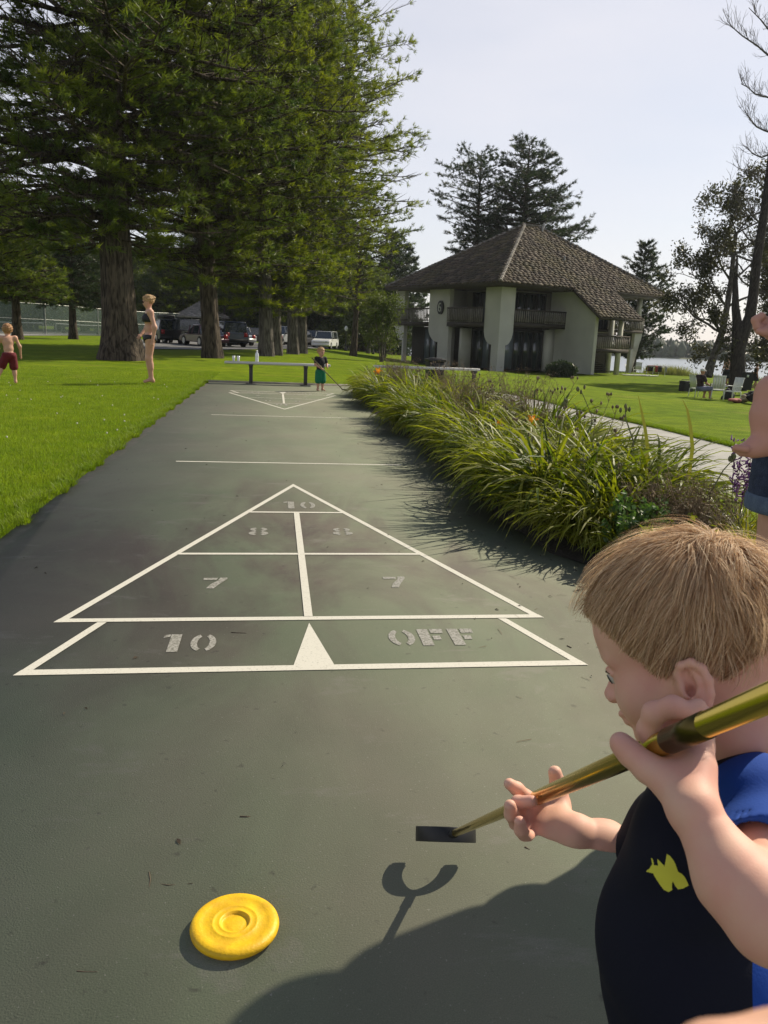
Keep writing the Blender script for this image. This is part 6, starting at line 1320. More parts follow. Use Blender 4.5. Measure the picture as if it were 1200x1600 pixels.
# boy in red shorts
RD = cloth('red_shorts', (0.13, 0.008, 0.015)); 
person('person', 'shirtless boy in dark red shorts striding on the lawn at the left edge', G(17, 600), R_(118), 1.02,
    dict(pel=(0, 0, .47), wai=(.01, 0, .57), che=(.03, 0, .675), neck=(.05, 0, .77), head=(.075, -.01, .875), shL=(.03, .105, .745), shR=(.03, -.115, .75), elR=(.02, -.175, .61), wrR=(.06, -.19, .47), elL=(.07, .15, .62), wrL=(.16, .12, .58), hipL=(0, .05, .45), knL=(.05, .12, .27), anL=(-.06, .2, .10), toeL=(-.02, .22, .03), hipR=(0, -.05, .45), knR=(.03, -.07, .25), anR=(.0, -.075, .045), toeR=(.09, -.1, .018)),
    SK1, (1.06, GING, ''), [('shorts', RD, c_shorts(.85, .014, 1.35))], child=True, vox=.009)
# small child at the far end
kl = G(500, 611); t2, J2 = person('person', 'small blond child in black shirt and green shorts at the far end', kl, R_(-62), 0.84,
    dict(pel=(0, 0, .42), wai=(0, 0, .52), che=(0, 0, .62), neck=(0, 0, .715), head=(.015, 0, .84), shL=(0, .105, .70), shR=(0, -.105, .70), elL=(.02, .145, .575), wrL=(.10, .11, .53), elR=(.02, -.14, .57), wrR=(.11, -.06, .50), hipL=(0, .052, .40), knL=(.01, .055, .22), hipR=(0, -.052, .40), knR=(.01, -.055, .22), anL=(0, .06, .04), anR=(0, -.06, .04), toeL=(.08, .08, .018), toeR=(.08, -.07, .018), face=(.97, .2, -.15)),
    SK1, (1.05, BLOND, ''), [('shirt', cloth('black_shirt', (.01, .01, .012)), c_shirt(.6, .012)), ('shorts', cloth('green_shorts', (0.005, 0.16, 0.07)), c_shorts(.95, .016, 1.5))], child=True, vox=.008)
m = MB(); m.ell = None; M2 = t2.matrix_basis @ Vector(tuple(J2['wrR'] + np.array([.02, 0, -.01]))); m = MB(); hb = np.array(G(536, 611)); a2 = np.array(M2); d2 = unit(a2 - hb)
tt = thing('shuffleboard_cue', 'dark olive cue held by the small child at the far end of the court', 'cue', hb + [0, 0, .02]); m.tube([(0, 0, 0), a2 - hb + d2 * .28], [.008, .011], 10); m.build('shaft', mat('olive_metal', (.16, .14, .07), .35, metal=.7), tt, True)
m = MB(); aa = np.linspace(R_(20), R_(250), 16) + math.atan2(d2[1], d2[0]) + R_(35); m.tube([(.062 * math.cos(q) - d2[0] * .05, .062 * math.sin(q) - d2[1] * .05, .002) for q in aa], [.012] * 16, 6); m.build('fork_head', MATS['black_fork'], tt, True)
# seated man with a cap
sitj = dict(pel=(0, 0, .265), wai=(-.01, 0, .36), che=(-.02, 0, .47), neck=(0, 0, .575), head=(.02, 0, .665), shL=(-.02, .11, .545), shR=(-.02, -.11, .545), elL=(.06, .14, .40), wrL=(.16, .08, .44), elR=(.05, -.14, .39), wrR=(.15, -.1, .36), hipL=(0, .05, .25), hipR=(0, -.05, .25), knL=(.24, .08, .27), knR=(.24, -.08, .27), anL=(.22, .09, .045), anR=(.25, -.09, .045), toeL=(.3, .1, .018), toeR=(.33, -.1, .018))
sp_, JS = person('person', 'seated man in a white cap and maroon shirt by the lake', np.array(G(1092, 623)), R_(12), 1.78, sitj, SK2, None, [('shirt', cloth('maroon_shirt', (0.03, 0.012, 0.02)), c_shirt(.6, .014, .0)), ('shorts', cloth('blue_grey_shorts', (0.16, 0.17, 0.26)), c_shorts(.95, .016, 1.5))], vox=.02, thick=1.15)
g = SDF(.02); hc = JS['head']; g.ell(hc + [-.01, 0, .055], (.115, .10, .085)); g.ell(hc + [.13, 0, .03], (.075, .07, .014)); link('cap', g.mesh(.013, 'cap', clip=lambda X: hc[2] + .01 - X[:, 2]), sp_, mat('white_cap_cloth', (.6, .6, .6), .9))
person('person', 'shirtless man in dark shorts standing with his back turned, left of the big trunk', G(1132, 604), R_(95), 1.78, dict(knL=(.02, .06, .28), face=(.9, .3, 0)), SK2, (1.0, BRN, ''), [('shorts', cloth('dark_shorts', (0.02, 0.02, 0.03)), c_shorts(.8, .014, 1.4))], vox=.02)
person('person', 'shirtless person half hidden by the trunk, next to the man with his back turned', G(1139, 603), R_(170), 1.7, dict(wrL=(.12, .1, .66), elL=(.02, .14, .64)), SK1, (1.0, BRN, ''), [('shorts', MATS['dark_shorts'], c_shorts(.8, .014, 1.4))], vox=.02)
person('person', 'girl in a black dress walking right of the big trunk by the lake', G(1178, 608), R_(-10), 1.45, dict(knL=(.06, .05, .28), anL=(.1, .05, .045), toeL=(.18, .06, .02), anR=(-.07, -.05, .06), toeR=(.0, -.05, .02), wrL=(-.04, .13, .48)), SK3, (1.12, BRN, ''), [('dress', cloth('black_dress', (.012, .012, .014)), c_dress())], vox=.02)
s2 = {k: v for k, v in sitj.items()}
person('person', 'dark haired person in black seated behind the leg of the carried child', G(1199, 626), R_(170), 1.7, s2, SK3, (1.05, BRN, ''), [('shirt', cloth('black_top', (.012, .012, .014)), c_shirt(.7, .014)), ('trousers', cloth('dark_trousers', (.015, .015, .02)), c_shorts(.95, .016, 1.5))], vox=.02)
lawn_chair('lawn_chair', 'dark framed chair under the seated person at the far right', G(1199, 627), R_(-100), .95, BF, 'white chairs by the lake')
# ---------------------------------------------------------------- woman in denim shorts carrying a small child, right edge
def adult():
    fx, fy = 1.112, -0.78
    DEN = mat('denim', (0.018, 0.028, 0.06), 0.9, (0.035, 0.05, 0.095), 60, 0.5, 300)
    r, J = person('person', 'woman in denim shorts at the right edge carrying a barefoot small child', (fx, fy, 0), R_(48), 1.68,
        dict(pel=(.025, 0, .52), wai=(.055, -.005, .62), che=(.095, -.012, .735), neck=(.11, -.015, .835), head=(.125, -.015, .925), shL=(.10, .075, .80), elL=(.15, .06, .67), wrL=(.25, .0, .66), shR=(.10, -.105, .81), elR=(.13, -.12, .66), wrR=(.25, -.07, .62), hipL=(.02, .048, .5), hipR=(.0, -.048, .5)), skin('skin_leg', (0.50, 0.28, 0.20)), (1.1, BRN, ''),
        [('shirt', cloth('white_shirt', (.6, .6, .6)), c_shirt(.6, .014, .03))], vox=.014, fem=True)
    g = SDF(.03); g.ell(J['pel'], (.14, .165, .12))
    for d in 'LR': g.cap(J['hip' + d], J['hip' + d] * .5 + J['kn' + d] * .5, .105, .098)
    link('denim_shorts', g.mesh(.01, 'denim_shorts', clip=lambda X: np.maximum(X[:, 2] - .98,   .715 - X[:, 2])), r, DEN)
    g = SDF(.02)
    for d in 'LR': g.cap(J['hip' + d], J['hip' + d] * .45 + J['kn' + d] * .55, .109, .103)
    link('rolled_hem', sm(g.mesh(.008, 'rolled_hem', clip=lambda X: np.maximum(X[:, 2] - .73, .685 - X[:, 2])), 1), r, mat('denim_inside', (0.10, 0.14, 0.20), 0.9, (0.07, 0.1, 0.16), 60, .4, 300))
    # the carried child: leg, foot and fist reach into the frame
    t = thing('person', 'barefoot small child carried by the woman in denim shorts, foot and fist in view', 'person', V(P(1290, 620, 1.77))); o = np.array(t.location); s = SDF(.014); Q = lambda u, v, D: P(u, v, D) - o
    hipj, kn, an = Q(1300, 640, 1.95), Q(1212, 615, 1.77), Q(1193, 690, 1.77); s.cap(hipj, kn, .055, .042); s.cap(kn, Q(1203, 650, 1.77), .040, .040); s.cap(Q(1203, 650, 1.77), an, .040, .026)
    heel = Q(1196, 700, 1.77); ball = Q(1160, 703, 1.77); toe = Q(1147, 700, 1.77); s.cap(heel, Q(1178, 701, 1.77), .019, .018); s.cap(Q(1178, 701, 1.77), ball, .018, .015); s.cap(an, Q(1180, 695, 1.77), .024, .017)
    dn = unit(P(1160, 720, 1.77) - P(1160, 703, 1.77)); aw = CF
    for k in range(5): b0 = ball + aw * (k - 2) * .010 + dn * .000; s.cap(b0, b0 + (toe - ball) * (1.25 - .16 * k) + dn * .002, .0085 - .0007 * k, .0078 - .0008 * k, k=.004)
    s.cap(Q(1290, 600, 1.95), Q(1295, 500, 1.97), .075, .07); s.cap(Q(1292, 480, 1.97), Q(1294, 440, 1.97), .035, .035); hc = Q(1290, 395, 1.97); s.ell(hc, (.085, .07, .085)); s.ell(hc + [-.05, 0, -.03], (.04, .05, .045)); s.ell(hc + [-.09, 0, -.03], (.012, .01, .012), k=.008)
    el = Q(1258, 560, 1.85); wr = Q(1212, 520, 1.85); s.cap(Q(1282, 480, 1.77), el, .03, .026); s.cap(el, wr, .026, .019); s.cap(wr, Q(1198, 510, 1.85), .019, .022)
    for k in range(4):   # a closed fist: fingers folded down
        a = Q(1190 + 1.5 * k, 494 + 2 * k, 1.825 + .014 * k); b = Q(1180 + 1.5 * k, 500 + 3 * k, 1.825 + .014 * k); c = Q(1183 + k, 511 + 2 * k, 1.826 + .014 * k); e = Q(1192, 513 + k, 1.83 + .013 * k); s.chain([a, b, c, e], [.0095, .009, .0085, .008], k=.0045)
    s.chain([Q(1204, 512, 1.82), Q(1195, 519, 1.812), Q(1186, 518, 1.81)], [.011, .0095, .008], k=.005)
    link('body', sm(s.mesh(.004, 'body'), 1, .3), t, skin('skin_child', (0.55, 0.28, 0.21)))
    g = SDF(.02); g.cap(Q(1290, 610, 1.95), Q(1295, 495, 1.97), .088, .082); g.cap(Q(1282, 482, 1.77), Q(1270, 525, 1.875), .04, .037); g.cap(Q(1300, 640, 1.95), Q(1262, 628, 1.77), .075, .062); link('romper', g.mesh(.009, 'romper'), t, cloth('striped_romper', (.3, .33, .4)))
    g = SDF(.02); g.ell(hc + [.015, 0, .02], (.09, .078, .082)); g.ell(hc + [-.1, 0, -.05], (.08, .1, .09), sub=True); link('hair', g.mesh(.008, 'hair'), t, BLOND)
adult()
# ---------------------------------------------------------------- the near child with the cue
def near_child():
    gx = P(1090, 1500, .80); t = thing('person', 'nearest child, fair haired, in a navy and blue shirt holding the gold cue', 'person', (gx[0], gx[1], 0)); o = np.array([gx[0], gx[1], 0.0]); Q = lambda u, v, D: P(u, v, D) - o
    SKC = mat('toddler_skin', (0.66, 0.39, 0.29), 0.6, (0.64, 0.32, 0.25), 26, 0.05, 700, spec=0.4, sss=0.05)
    HC = Q(1062, 962, .785); vf = unit(P(1062, 962, 1) - CC); vr = unit(CR - vf * (CR @ vf)); vd = np.cross(vf, vr)
    y_, p_, r_ = R_(13), R_(16), R_(-3)
    fwd = (-vr * math.cos(y_) + vf * math.sin(y_)) * math.cos(p_) + vd * math.sin(p_); upv = -vd * math.cos(r_) + vf * math.sin(r_); R = frame(fwd, upv)
    L = lambda *p: HC + R @ np.array(p, float)
    s = SDF(0.016)
    # cranium and face
    s.ell(L(-.006, 0, .0), (.087, .071, .074), R); s.ell(L(.040, 0, -.004), (.042, .058, .052), R); s.ell(L(.036, 0, -.058), (.046, .052, .052), R)
    for q in (-1, 1): s.ell(L(.044, q * .030, -.066), (.030, .026, .028), R); s.cap(L(.0, q * .052, -.060), L(.045, q * .028, -.096), .014, .014)
    s.ell(L(.062, 0, -.102), (.018, .021, .015), R); s.cap(L(.076, 0, -.038), L(.090, 0, -.056), .005, .0075, k=.010); s.ell(L(.086, .008, -.060), (.007, .006, .0055), R, k=.006); s.ell(L(.086, -.008, -.060), (.007, .006, .0055), R, k=.006)
    s.ell(L(.081, 0, -.077), (.008, .016, .0048), R, k=.006); s.ell(L(.078, 0, -.0855), (.008, .014, .0052), R, k=.006)
    s.cap(L(.074, .012, -.020), L(.066, .040, -.023), .0055, .004, k=.012); s.cap(L(.074, -.012, -.020), L(.066, -.040, -.023), .0055, .004, k=.012)
    for q in (-1, 1): s.ell(L(.083, q * .026, -.037), (.013, .014, .0095), R, k=.009, sub=True); s.ell(L(.0655, q * .026, -.038), (.0115, .0125, .0115), R, k=.003)
    # upper lid fold of the visible eye
    for q in (-1, 1): s.chain([L(.075, q * .013, -.036), L(.078, q * .024, -.0315), L(.072, q * .038, -.036)], [.0022, .0026, .002], k=.002)
    # ears
    for q in (1, -1):
        E = lambda f, u, l=0: L(-.007 + f * .82, q * (.068 + l * .9), -.064 + u * .82)
        s.ell(E(.002, 0, -.004), (.016, .009, .024), R, k=.006); s.ell(E(.003, -.001, .009), (.0115, .009, .0185), R, k=.004, sub=True)
        rim = [(.012, .008), (.013, .018), (.006, .026), (-.006, .0265), (-.015, .018), (-.0175, .004), (-.0145, -.010), (-.007, -.019), (.002, -.0235)]
        s.chain([E(a, b, .0065 - .004 * (a > .008)) for a, b in rim], [.0032, .0034, .0036, .0038, .0038, .0036, .0034, .0042, .0058], k=.0035)
        s.chain([E(-.004, .017, .003), E(-.0075, .004, .004), E(-.004, -.008, .004), E(.004, -.011, .003)], [.0026, .0028, .003, .0025], k=.004); s.cap(E(.0125, .000, .003), E(.011, -.006, .004), .0036, .0034, k=.004)
        s.ell(E(.006, -.003, .0), (.004, .006, .0045), R, k=.003, sub=True)
    # neck and torso core
    NB = Q(1138, 1222, .80); s.cap(L(-.040, 0, -.060), NB, .038, .037, k=.02); s.cap(L(-.02, 0, -.07), NB, .030, .034, k=.02)
    CH = Q(1105, 1330, .82); BE = Q(1068, 1470, .82); PE = Q(1090, 1640, .83); BR = frame(-vr * math.cos(R_(16)) + vf * math.sin(R_(16)) + 0 * vd, (0.03, 0, 1))
    s.ell(CH, (.058, .078, .070), BR); s.ell(BE, (.062, .070, .075), BR); s.cap(NB, CH, .034, .05, k=.03)
    # near arm (left) and hand
    SHn = Q(1196, 1278, 0.7150); ELn = Q(1206, 1432, 0.5820); WRn = Q(1084, 1266, 0.6301); s.cap(CH, SHn, .05, .035, k=.03); s.cap(SHn, ELn, .035, .032); 
    mid = ELn * .62 + WRn * .38 + (P(1140, 1400, .62) - P(1150, 1392, .62)); s.cap(ELn, mid, .0315, .0275, k=.012); s.cap(mid, WRn, .0272, .0178, k=.012)
    cp = lambda u, back=0.0, dn=0.0: cue_pt(u) - o + vf * back + vd * dn
    M1, M2, M3, M4 = Q(1030, 1186, 0.6946), Q(1052, 1180, 0.6888), Q(1075, 1173, 0.6811), Q(1096, 1168, 0.6715)
    for m_, r0 in ((M1, .0115), (M2, .0115), (M3, .0112), (M4, .0105)): s.cap(WRn, m_, .0155, r0, k=.009)
    s.cap(Q(1084, 1245, 0.6397), Q(1094, 1200, 0.6561), .014, .012, k=.008)
    # thumb, thenar
    s.cap(WRn, Q(1046, 1218, 0.6570), .015, .0145, k=.010); s.chain([Q(1050, 1225, 0.6542), Q(1012, 1200, 0.6715), Q(986, 1178, 0.6792), Q(969, 1160, 0.6830)], [.0145, .0118, .0103, .0088], k=.006); s.cap(Q(986, 1178, 0.6792), Q(973, 1165, 0.6811), .0098, .0098, k=.003)
    # fingers behind the cue, tips over its top
    s.chain([M1, Q(1014, 1140, 0.6946), Q(1022, 1114, 0.6849), Q(1052, 1104, 0.6734), Q(1080, 1112, 0.6705)], [.0108, .0098, .0094, .0088, .0078], k=.005)
    s.chain([M2, Q(1044, 1132, 0.7071), Q(1062, 1112, 0.6946), Q(1086, 1122, 0.6792)], [.0108, .0095, .0088, .0078], k=.005)
    s.chain([M3, Q(1078, 1130, 0.6946), Q(1087, 1108, 0.6811), Q(1091, 1104, 0.6715)], [.0105, .0092, .0078, .0070], k=.004)
    s.chain([M4, Q(1102, 1138, 0.6782), Q(1110, 1122, 0.6686), Q(1113, 1128, 0.6599)], [.0098, .0084, .0074, .0066], k=.004)
    # far arm (right) and hand
    SHf = Q(1050, 1290, .93); ELf = Q(1000, 1372, 1.0); WRf = Q(898, 1304, .995); s.cap(CH, SHf, .05, .034, k=.03); s.cap(SHf, ELf, .034, .032); s.cap(ELf, Q(945, 1322, .998), .032, .029, k=.02); s.cap(Q(945, 1322, .998), WRf, .029, .0215, k=.015)
    A1, A2, A3, A4 = Q(846, 1264, 1.032), Q(835, 1281, 1.03), Q(832, 1296, 1.02), Q(838, 1309, 1.008)
    for m_, r0 in ((A1, .012), (A2, .012), (A3, .0115), (A4, .011)): s.cap(WRf, m_, .0195, r0, k=.012)
    s.ell(Q(862, 1296, 1.01), (.022, .02, .018), k=.012)
    s.chain([A1, Q(822, 1246, 1.035), Q(808, 1233, 1.03), Q(796, 1225, 1.024)], [.0108, .0092, .0084, .0074], k=.005)
    s.chain([A2, Q(811, 1267, 1.025), Q(809, 1254, 1.005), Q(831, 1252, .995)], [.0108, .0094, .0086, .0074], k=.004)
    s.chain([A3, Q(808, 1289, 1.01), Q(799, 1272, .995), Q(797, 1259, .988)], [.0106, .0094, .0086, .0076], k=.004)
    s.chain([A4, Q(822, 1309, .99), Q(814, 1297, .978), Q(812, 1284, .972)], [.0098, .0086, .0080, .007], k=.004)
    s.chain([Q(880, 1290, 1.0), Q(876, 1258, 1.035), Q(873, 1230, 1.042), Q(867, 1207, 1.04)], [.0150, .0118, .0104, .0088], k=.008)
    up = s.mesh(.0018, 'upper', clip=lambda X: .455 - X[:, 2]); up = sm(up, 2, .35)
    # hips and legs, below the frame
    g = SDF(.02); bx, by = 0.0, 0.0; g.ell((PE[0], PE[1], .42), (.070, .080, .07), BR); g.ell((BE[0], BE[1], .48), (.06, .07, .07), BR); fl = BR @ np.array([1, 0, 0]); lf = BR @ np.array([0, 1, 0])
    for q in (-1, 1):
        h = np.array([PE[0], PE[1], .38]) + lf * q * .05; k_ = h + fl * .02 + [0, 0, -.17]; k_[2] = .21; a_ = k_ - fl * .015; a_[2] = .045; g.cap(h, k_, .055, .040); g.cap(k_, a_ * .6 + k_ * .4, .04, .036); g.cap(a_ * .6 + k_ * .4, a_, .036, .024); g.cap(a_ - fl * .02 - [0, 0, .022], a_ + fl * .075 - [0, 0, .026], .021, .017)
    lo_ = g.mesh(.006, 'lower')
    bm = bmesh.new(); bm.from_mesh(up); bm.from_mesh(lo_); me = bpy.data.meshes.new('body'); bm.to_mesh(me); bm.free(); link('body', me, t, SKC, True)
    # eyes
    for q in (1, -1):
        m = MB(); c = L(.0685, q * .026, -.0385); a = R @ unit(np.array([.8, q * .25, -.2])); b = unit(np.cross(a, [0, 0, 1])); c2 = np.cross(a, b); M_ = np.stack([b, c2, a], 1)
        pr = [(.0001, -.0095)] + [(.0108 * math.sin(x), -.0108 * math.cos(x)) for x in np.linspace(.3, 2.9, 12)] + [(.0001, .0108)]
        an = np.linspace(0, 2 * np.pi, 20, endpoint=False); v = np.concatenate([np.stack([r * np.cos(an), r * np.sin(an), np.full(20, z)], 1) for r, z in pr]) @ M_.T + c; i = np.arange(20); j = (i + 1) % 20
        m.add(v, np.concatenate([np.stack([k * 20 + i, k * 20 + j, (k + 1) * 20 + j, (k + 1) * 20 + i], 1) for k in range(len(pr) - 1)])); eo = m.build('eye', mat('eye_white', (.55, .5, .46), .15), t, True)
        m = MB(); m.lathe([(.0001, .0), (.0022, .0), (.005, -.0006), (.0053, -.0014)], n=18, caps=False); v = m.v[0] @ M_.T + c + a * .0113; m.v[0] = v; m.build('iris', mat('iris_dark', (.03, .05, .07), .1, (.01, .01, .01), 900), eo, True)
        m = MB()      # lashes and brow
        for k in range(16): f = k / 15; b0 = L(.0765 - .006 * f, q * (.015 + .022 * f), -.0335 - .002 * f); d = R @ unit(np.array([1, q * .5 * f, .1])); m.tube([b0, b0 + d * .004, b0 + d * .0065 + R @ np.array([0, 0, .002])], [.0004, .0003, .0001], 3, False)
        m.build('eyelashes', mat('lash', (.05, .03, .02), .6), t)
        m = MB(); rg = np.random.default_rng(5)
        for k in range(60): f = rg.uniform(); b0 = L(.0815 - .016 * f * f, q * (.010 + .032 * f), -.0155 + .003 * math.sin(3 * f) + rg.uniform(-.0015, .0015)); m.tube([b0, b0 + R @ np.array([-.002, q * .005, .0008])], [.00035, .0001], 3, False)
        m.build('eyebrow', mat('brow_hair', (.25, .15, .08), .6), t)
    # nails
    for (a, b, rr, nm) in ((Q(969, 1160, .683), Q(986, 1178, .679), .0088, 0), (Q(796, 1225, 1.024), Q(808, 1233, 1.03), .0074, 1), (Q(867, 1207, 1.04), Q(873, 1230, 1.042), .0088, 2)):
        d = unit(a - b); n_ = unit(vr * (-.6) - vd * .5 - vf * .2 - d * ((vr * (-.6) - vd * .5 - vf * .2) @ d)); sd = np.cross(d, n_); c = a + n_ * rr * .86 - d * .001; m = MB(); vv = []
        for x in np.linspace(-.005, .005, 5):
            for y in np.linspace(-.8, .8, 5): vv.append(c + d * x + sd * math.sin(y) * rr * .7 + n_ * (math.cos(y) - 1) * rr * .6)
        m.add(vv, [[i * 5 + j, i * 5 + j + 1, (i + 1) * 5 + j + 1, (i + 1) * 5 + j] for i in range(4) for j in range(4)]); m.build('fingernail', mat('nail', (.62, .38, .30), .25), t, True)
    # ---- shirt
    NV = mat('navy_jersey', (0.006, 0.007, 0.016), 0.9, (0.009, 0.010, 0.022), 20, 0.3, 500, spec=.2); BL = mat('blue_jersey', (0.012, 0.055, 0.30), 0.8, (0.010, 0.045, 0.25), 12, 0.3, 500, spec=.25)
    g = SDF(.03); g.ell(CH, (.076, .098, .088), BR); g.ell(BE, (.0845, .094, .10), BR); g.ell(np.array([PE[0], PE[1], PE[2]]), (.083, .093, .10), BR); g.ell((PE[0], PE[1], .40), (.092, .102, .13), BR); g.cap(NB + [0, 0, -.02], CH, .046, .06, k=.03)
    g.cap(NB * .6 + SHn * .4, SHn, .044, .044); SE = SHn * .45 + ELn * .55; g.cap(SHn, SE, .044, .046, k=.02); g.cap(NB * .6 + SHf * .4, SHf, .044, .043); g.cap(SHf, SHf * .5 + ELf * .5, .043, .044, k=.02)
    nd = unit(L(-.03, 0, -.06) - NB); g.cap(NB - nd * .01, NB + nd * .08, .0385, .040, k=.004, sub=True)
    eD = unit(ELn - SHn); g.cap(SE, SE + eD * .05, .040, .042, k=.004, sub=True)
    fF = BR[:, 0]; fL = BR[:, 1]
    def disp(X):
        q = X - CH; a = q @ fF; b = q @ fL; z = q[:, 2]; ds = np.linalg.norm(X - SHn, axis=1)
        w1 = .0042 * np.sin(z * 95 + a * 60 + 2 * np.sin(b * 30)) * np.exp(-((ds - .07) / .06) ** 2); w2 = .0034 * np.sin(a * 55 + z * 22 + np.sin(z * 30)) * sst((-z) / .1) + .0015 * np.sin(z * 60 + b * 45)
        return w1 + w2
    def clipz(X): return np.maximum(.30 + .006 * np.sin(X[:, 0] * 40) - X[:, 2], (X - SE) @ eD - .004)
    me = sm(g.mesh(.0032, 'shirt', disp=disp, clip=clipz), 1, .3); nv = len(me.vertices); co = np.empty(nv * 3, np.float32); me.vertices.foreach_get('co', co); co = co.reshape(-1, 3)
    q = co - SHn; along = q @ eD; dneck = np.linalg.norm(co - NB, axis=1) - .080; back = (co - CH) @ fF; rad_ = np.sqrt(((q - np.outer(along, eD)) ** 2).sum(1))
    pan = np.maximum(np.maximum(np.minimum(.062 - np.linalg.norm(q, axis=1), dneck), np.minimum(.053 - rad_, along)), np.minimum(np.minimum(-.050 - back, dneck), (co - CH) @ fL))
    at = me.attributes.new('blue_panel', 'FLOAT', 'POINT'); at.data.foreach_set('value', pan.astype(np.float32))
    SM_ = bpy.data.materials.new('two_tone_jersey'); SM_.use_nodes = True; n = SM_.node_tree; b = n.nodes['Principled BSDF']; a_ = n.nodes.new('ShaderNodeAttribute'); a_.attribute_name = 'blue_panel'
    mr = n.nodes.new('ShaderNodeMapRange'); mr.inputs[1].default_value = -.0003; mr.inputs[2].default_value = .0003; n.links.new(a_.outputs['Fac'], mr.inputs[0]); mx = n.nodes.new('ShaderNodeMix'); mx.data_type = 'RGBA'; mx.inputs[6].default_value = (.007, .008, .017, 1); mx.inputs[7].default_value = (.012, .055, .29, 1)
    n.links.new(mr.outputs[0], mx.inputs[0]); n.links.new(mx.outputs[2], b.inputs['Base Color']); b.inputs['Roughness'].default_value = .85; b.inputs['Specular IOR Level'].default_value = .2
    tn = n.nodes.new('ShaderNodeTexCoord'); nn = n.nodes.new('ShaderNodeTexNoise'); nn.inputs['Scale'].default_value = 420; bp = n.nodes.new('ShaderNodeBump'); bp.inputs['Strength'].default_value = .25; bp.inputs['Distance'].default_value = .001; n.links.new(tn.outputs['Object'], nn.inputs['Vector']); n.links.new(nn.outputs[0], bp.inputs['Height']); n.links.new(bp.outputs[0], b.inputs['Normal'])
    sh = link('shirt', me, t, SM_, True)
    # collar rib
    b = unit(np.cross(nd, [0, 0, 1])); c2 = np.cross(nd, b); aa = np.linspace(0, 2 * np.pi, 40); rc = [NB + nd * (.012 + .004 * math.cos(x)) + (b * math.cos(x) + c2 * math.sin(x)) * .0425 for x in aa]; m = MB(); m.tube(rc, [.0045] * 40, 8, False); m.build('collar', mat('navy_rib', (0.008, 0.01, 0.028), .9), t, True)
    # yellow print
    from mathutils.bvhtree import BVHTree
    bvh = BVHTree.FromPolygons([Vector(c) for c in co.tolist()], [list(p.vertices) for p in me.polygons])
    pg = np.array([(440, 245), (462, 228), (480, 200), (472, 160), (485, 175), (492, 208), (515, 210), (512, 168), (535, 190), (556, 214), (563, 180), (570, 138), (590, 150), (612, 178), (625, 205), (638, 245), (665, 262), (684, 285), (705, 332), (672, 350), (640, 358), (622, 335), (606, 305), (600, 330), (604, 358), (582, 374), (552, 360), (525, 325), (500, 285), (484, 256), (462, 252)], float) * .25 + [900, 1300]
    def inside(p):
        x, y = p; c = False; j = len(pg) - 1
        for i in range(len(pg)):
            if (pg[i][1] > y) != (pg[j][1] > y) and x < (pg[j][0] - pg[i][0]) * (y - pg[i][1]) / (pg[j][1] - pg[i][1]) + pg[i][0]: c = not c
            j = i
        return c
    st = .8; V_ = {}; vs = []; qs = []
    def vid(i, j):
        if (i, j) in V_: return V_[(i, j)]
        d = unit(P(1008 + i * st, 1332 + j * st, 1) - CC); h = bvh.ray_cast(Vector(CC - o), Vector(d))
        V_[(i, j)] = None if h[0] is None else len(vs)
        if h[0] is not None: n_ = h[1] if h[1].dot(Vector(d)) < 0 else -h[1]; vs.append(tuple(h[0] + n_ * .0008))
        return V_[(i, j)]
    for i in range(88):
        for j in range(82):
            if inside((1008 + (i + .5) * st, 1332 + (j + .5) * st)):
                k = [vid(i, j), vid(i + 1, j), vid(i + 1, j + 1), vid(i, j + 1)]
                if None not in k: qs.append(k)
    if qs: link('yellow_print', mesh_np('yellow_print', vs, np.array(qs), True), sh, mat('yellow_ink', (0.62, 0.60, 0.06), .7, (.55, .53, .05), 30))
    # shorts, below the frame
    g = SDF(.02); g.ell((PE[0], PE[1], .40), (.086, .096, .08), BR)
    for q in (-1, 1): h = np.array([PE[0], PE[1], .37]) + lf * q * .05; g.cap(h, h + fl * .02 - [0, 0, .14], .066, .062)
    link('shorts', g.mesh(.006, 'shorts', clip=lambda X: np.maximum(X[:, 2] - .43, .25 - X[:, 2])), t, cloth('grey_shorts', (.08, .09, .12)))
    # ---- hair
    HR = bpy.data.materials.new('fair_hair'); HR.use_nodes = True; n = HR.node_tree; bs = n.nodes['Principled BSDF']; gi = n.nodes.new('ShaderNodeNewGeometry'); cr = n.nodes.new('ShaderNodeValToRGB'); e = cr.color_ramp.elements; e[0].color = (0.36, 0.21, 0.115, 1); e[1].color = (0.90, 0.72, 0.50, 1); e.new(.5).color = (0.66, 0.46, 0.28, 1)
    n.links.new(gi.outputs['Random Per Island'], cr.inputs[0]); n.links.new(cr.outputs[0], bs.inputs['Base Color']); bs.inputs['Roughness'].default_value = .55; bs.inputs['Specular IOR Level'].default_value = .25
    tl = n.nodes.new('ShaderNodeBsdfTranslucent'); mx = n.nodes.new('ShaderNodeMixShader'); mx.inputs[0].default_value = .5; n.links.new(cr.outputs[0], tl.inputs[0]); n.links.new(bs.outputs[0], mx.inputs[1]); n.links.new(tl.outputs[0], mx.inputs[2]); n.links.new(mx.outputs[0], n.nodes['Material Output'].inputs[0])
    rg = np.random.default_rng(99); C0 = np.array([-.004, 0, .002]); RA = np.array([.0885, .0735, .0765]); WH = np.array([-.052, .016, .060])
    def line(f): return np.interp(f, [-.095, -.06, -.03, -.018, -.004, .010, .022, .034, .05, .07, .09], [-.074, -.068, -.058, -.042, -.036, -.044, -.040, -.018, .006, .030, .046])      # height of the hairline against f
    N = 42000; d0 = unit(rg.normal(0, 1, (N, 3))); p = C0 + d0 * RA; keep = p[:, 2] > line(p[:, 0]) + rg.normal(0, .003, N); p = p[keep]; N = len(p)
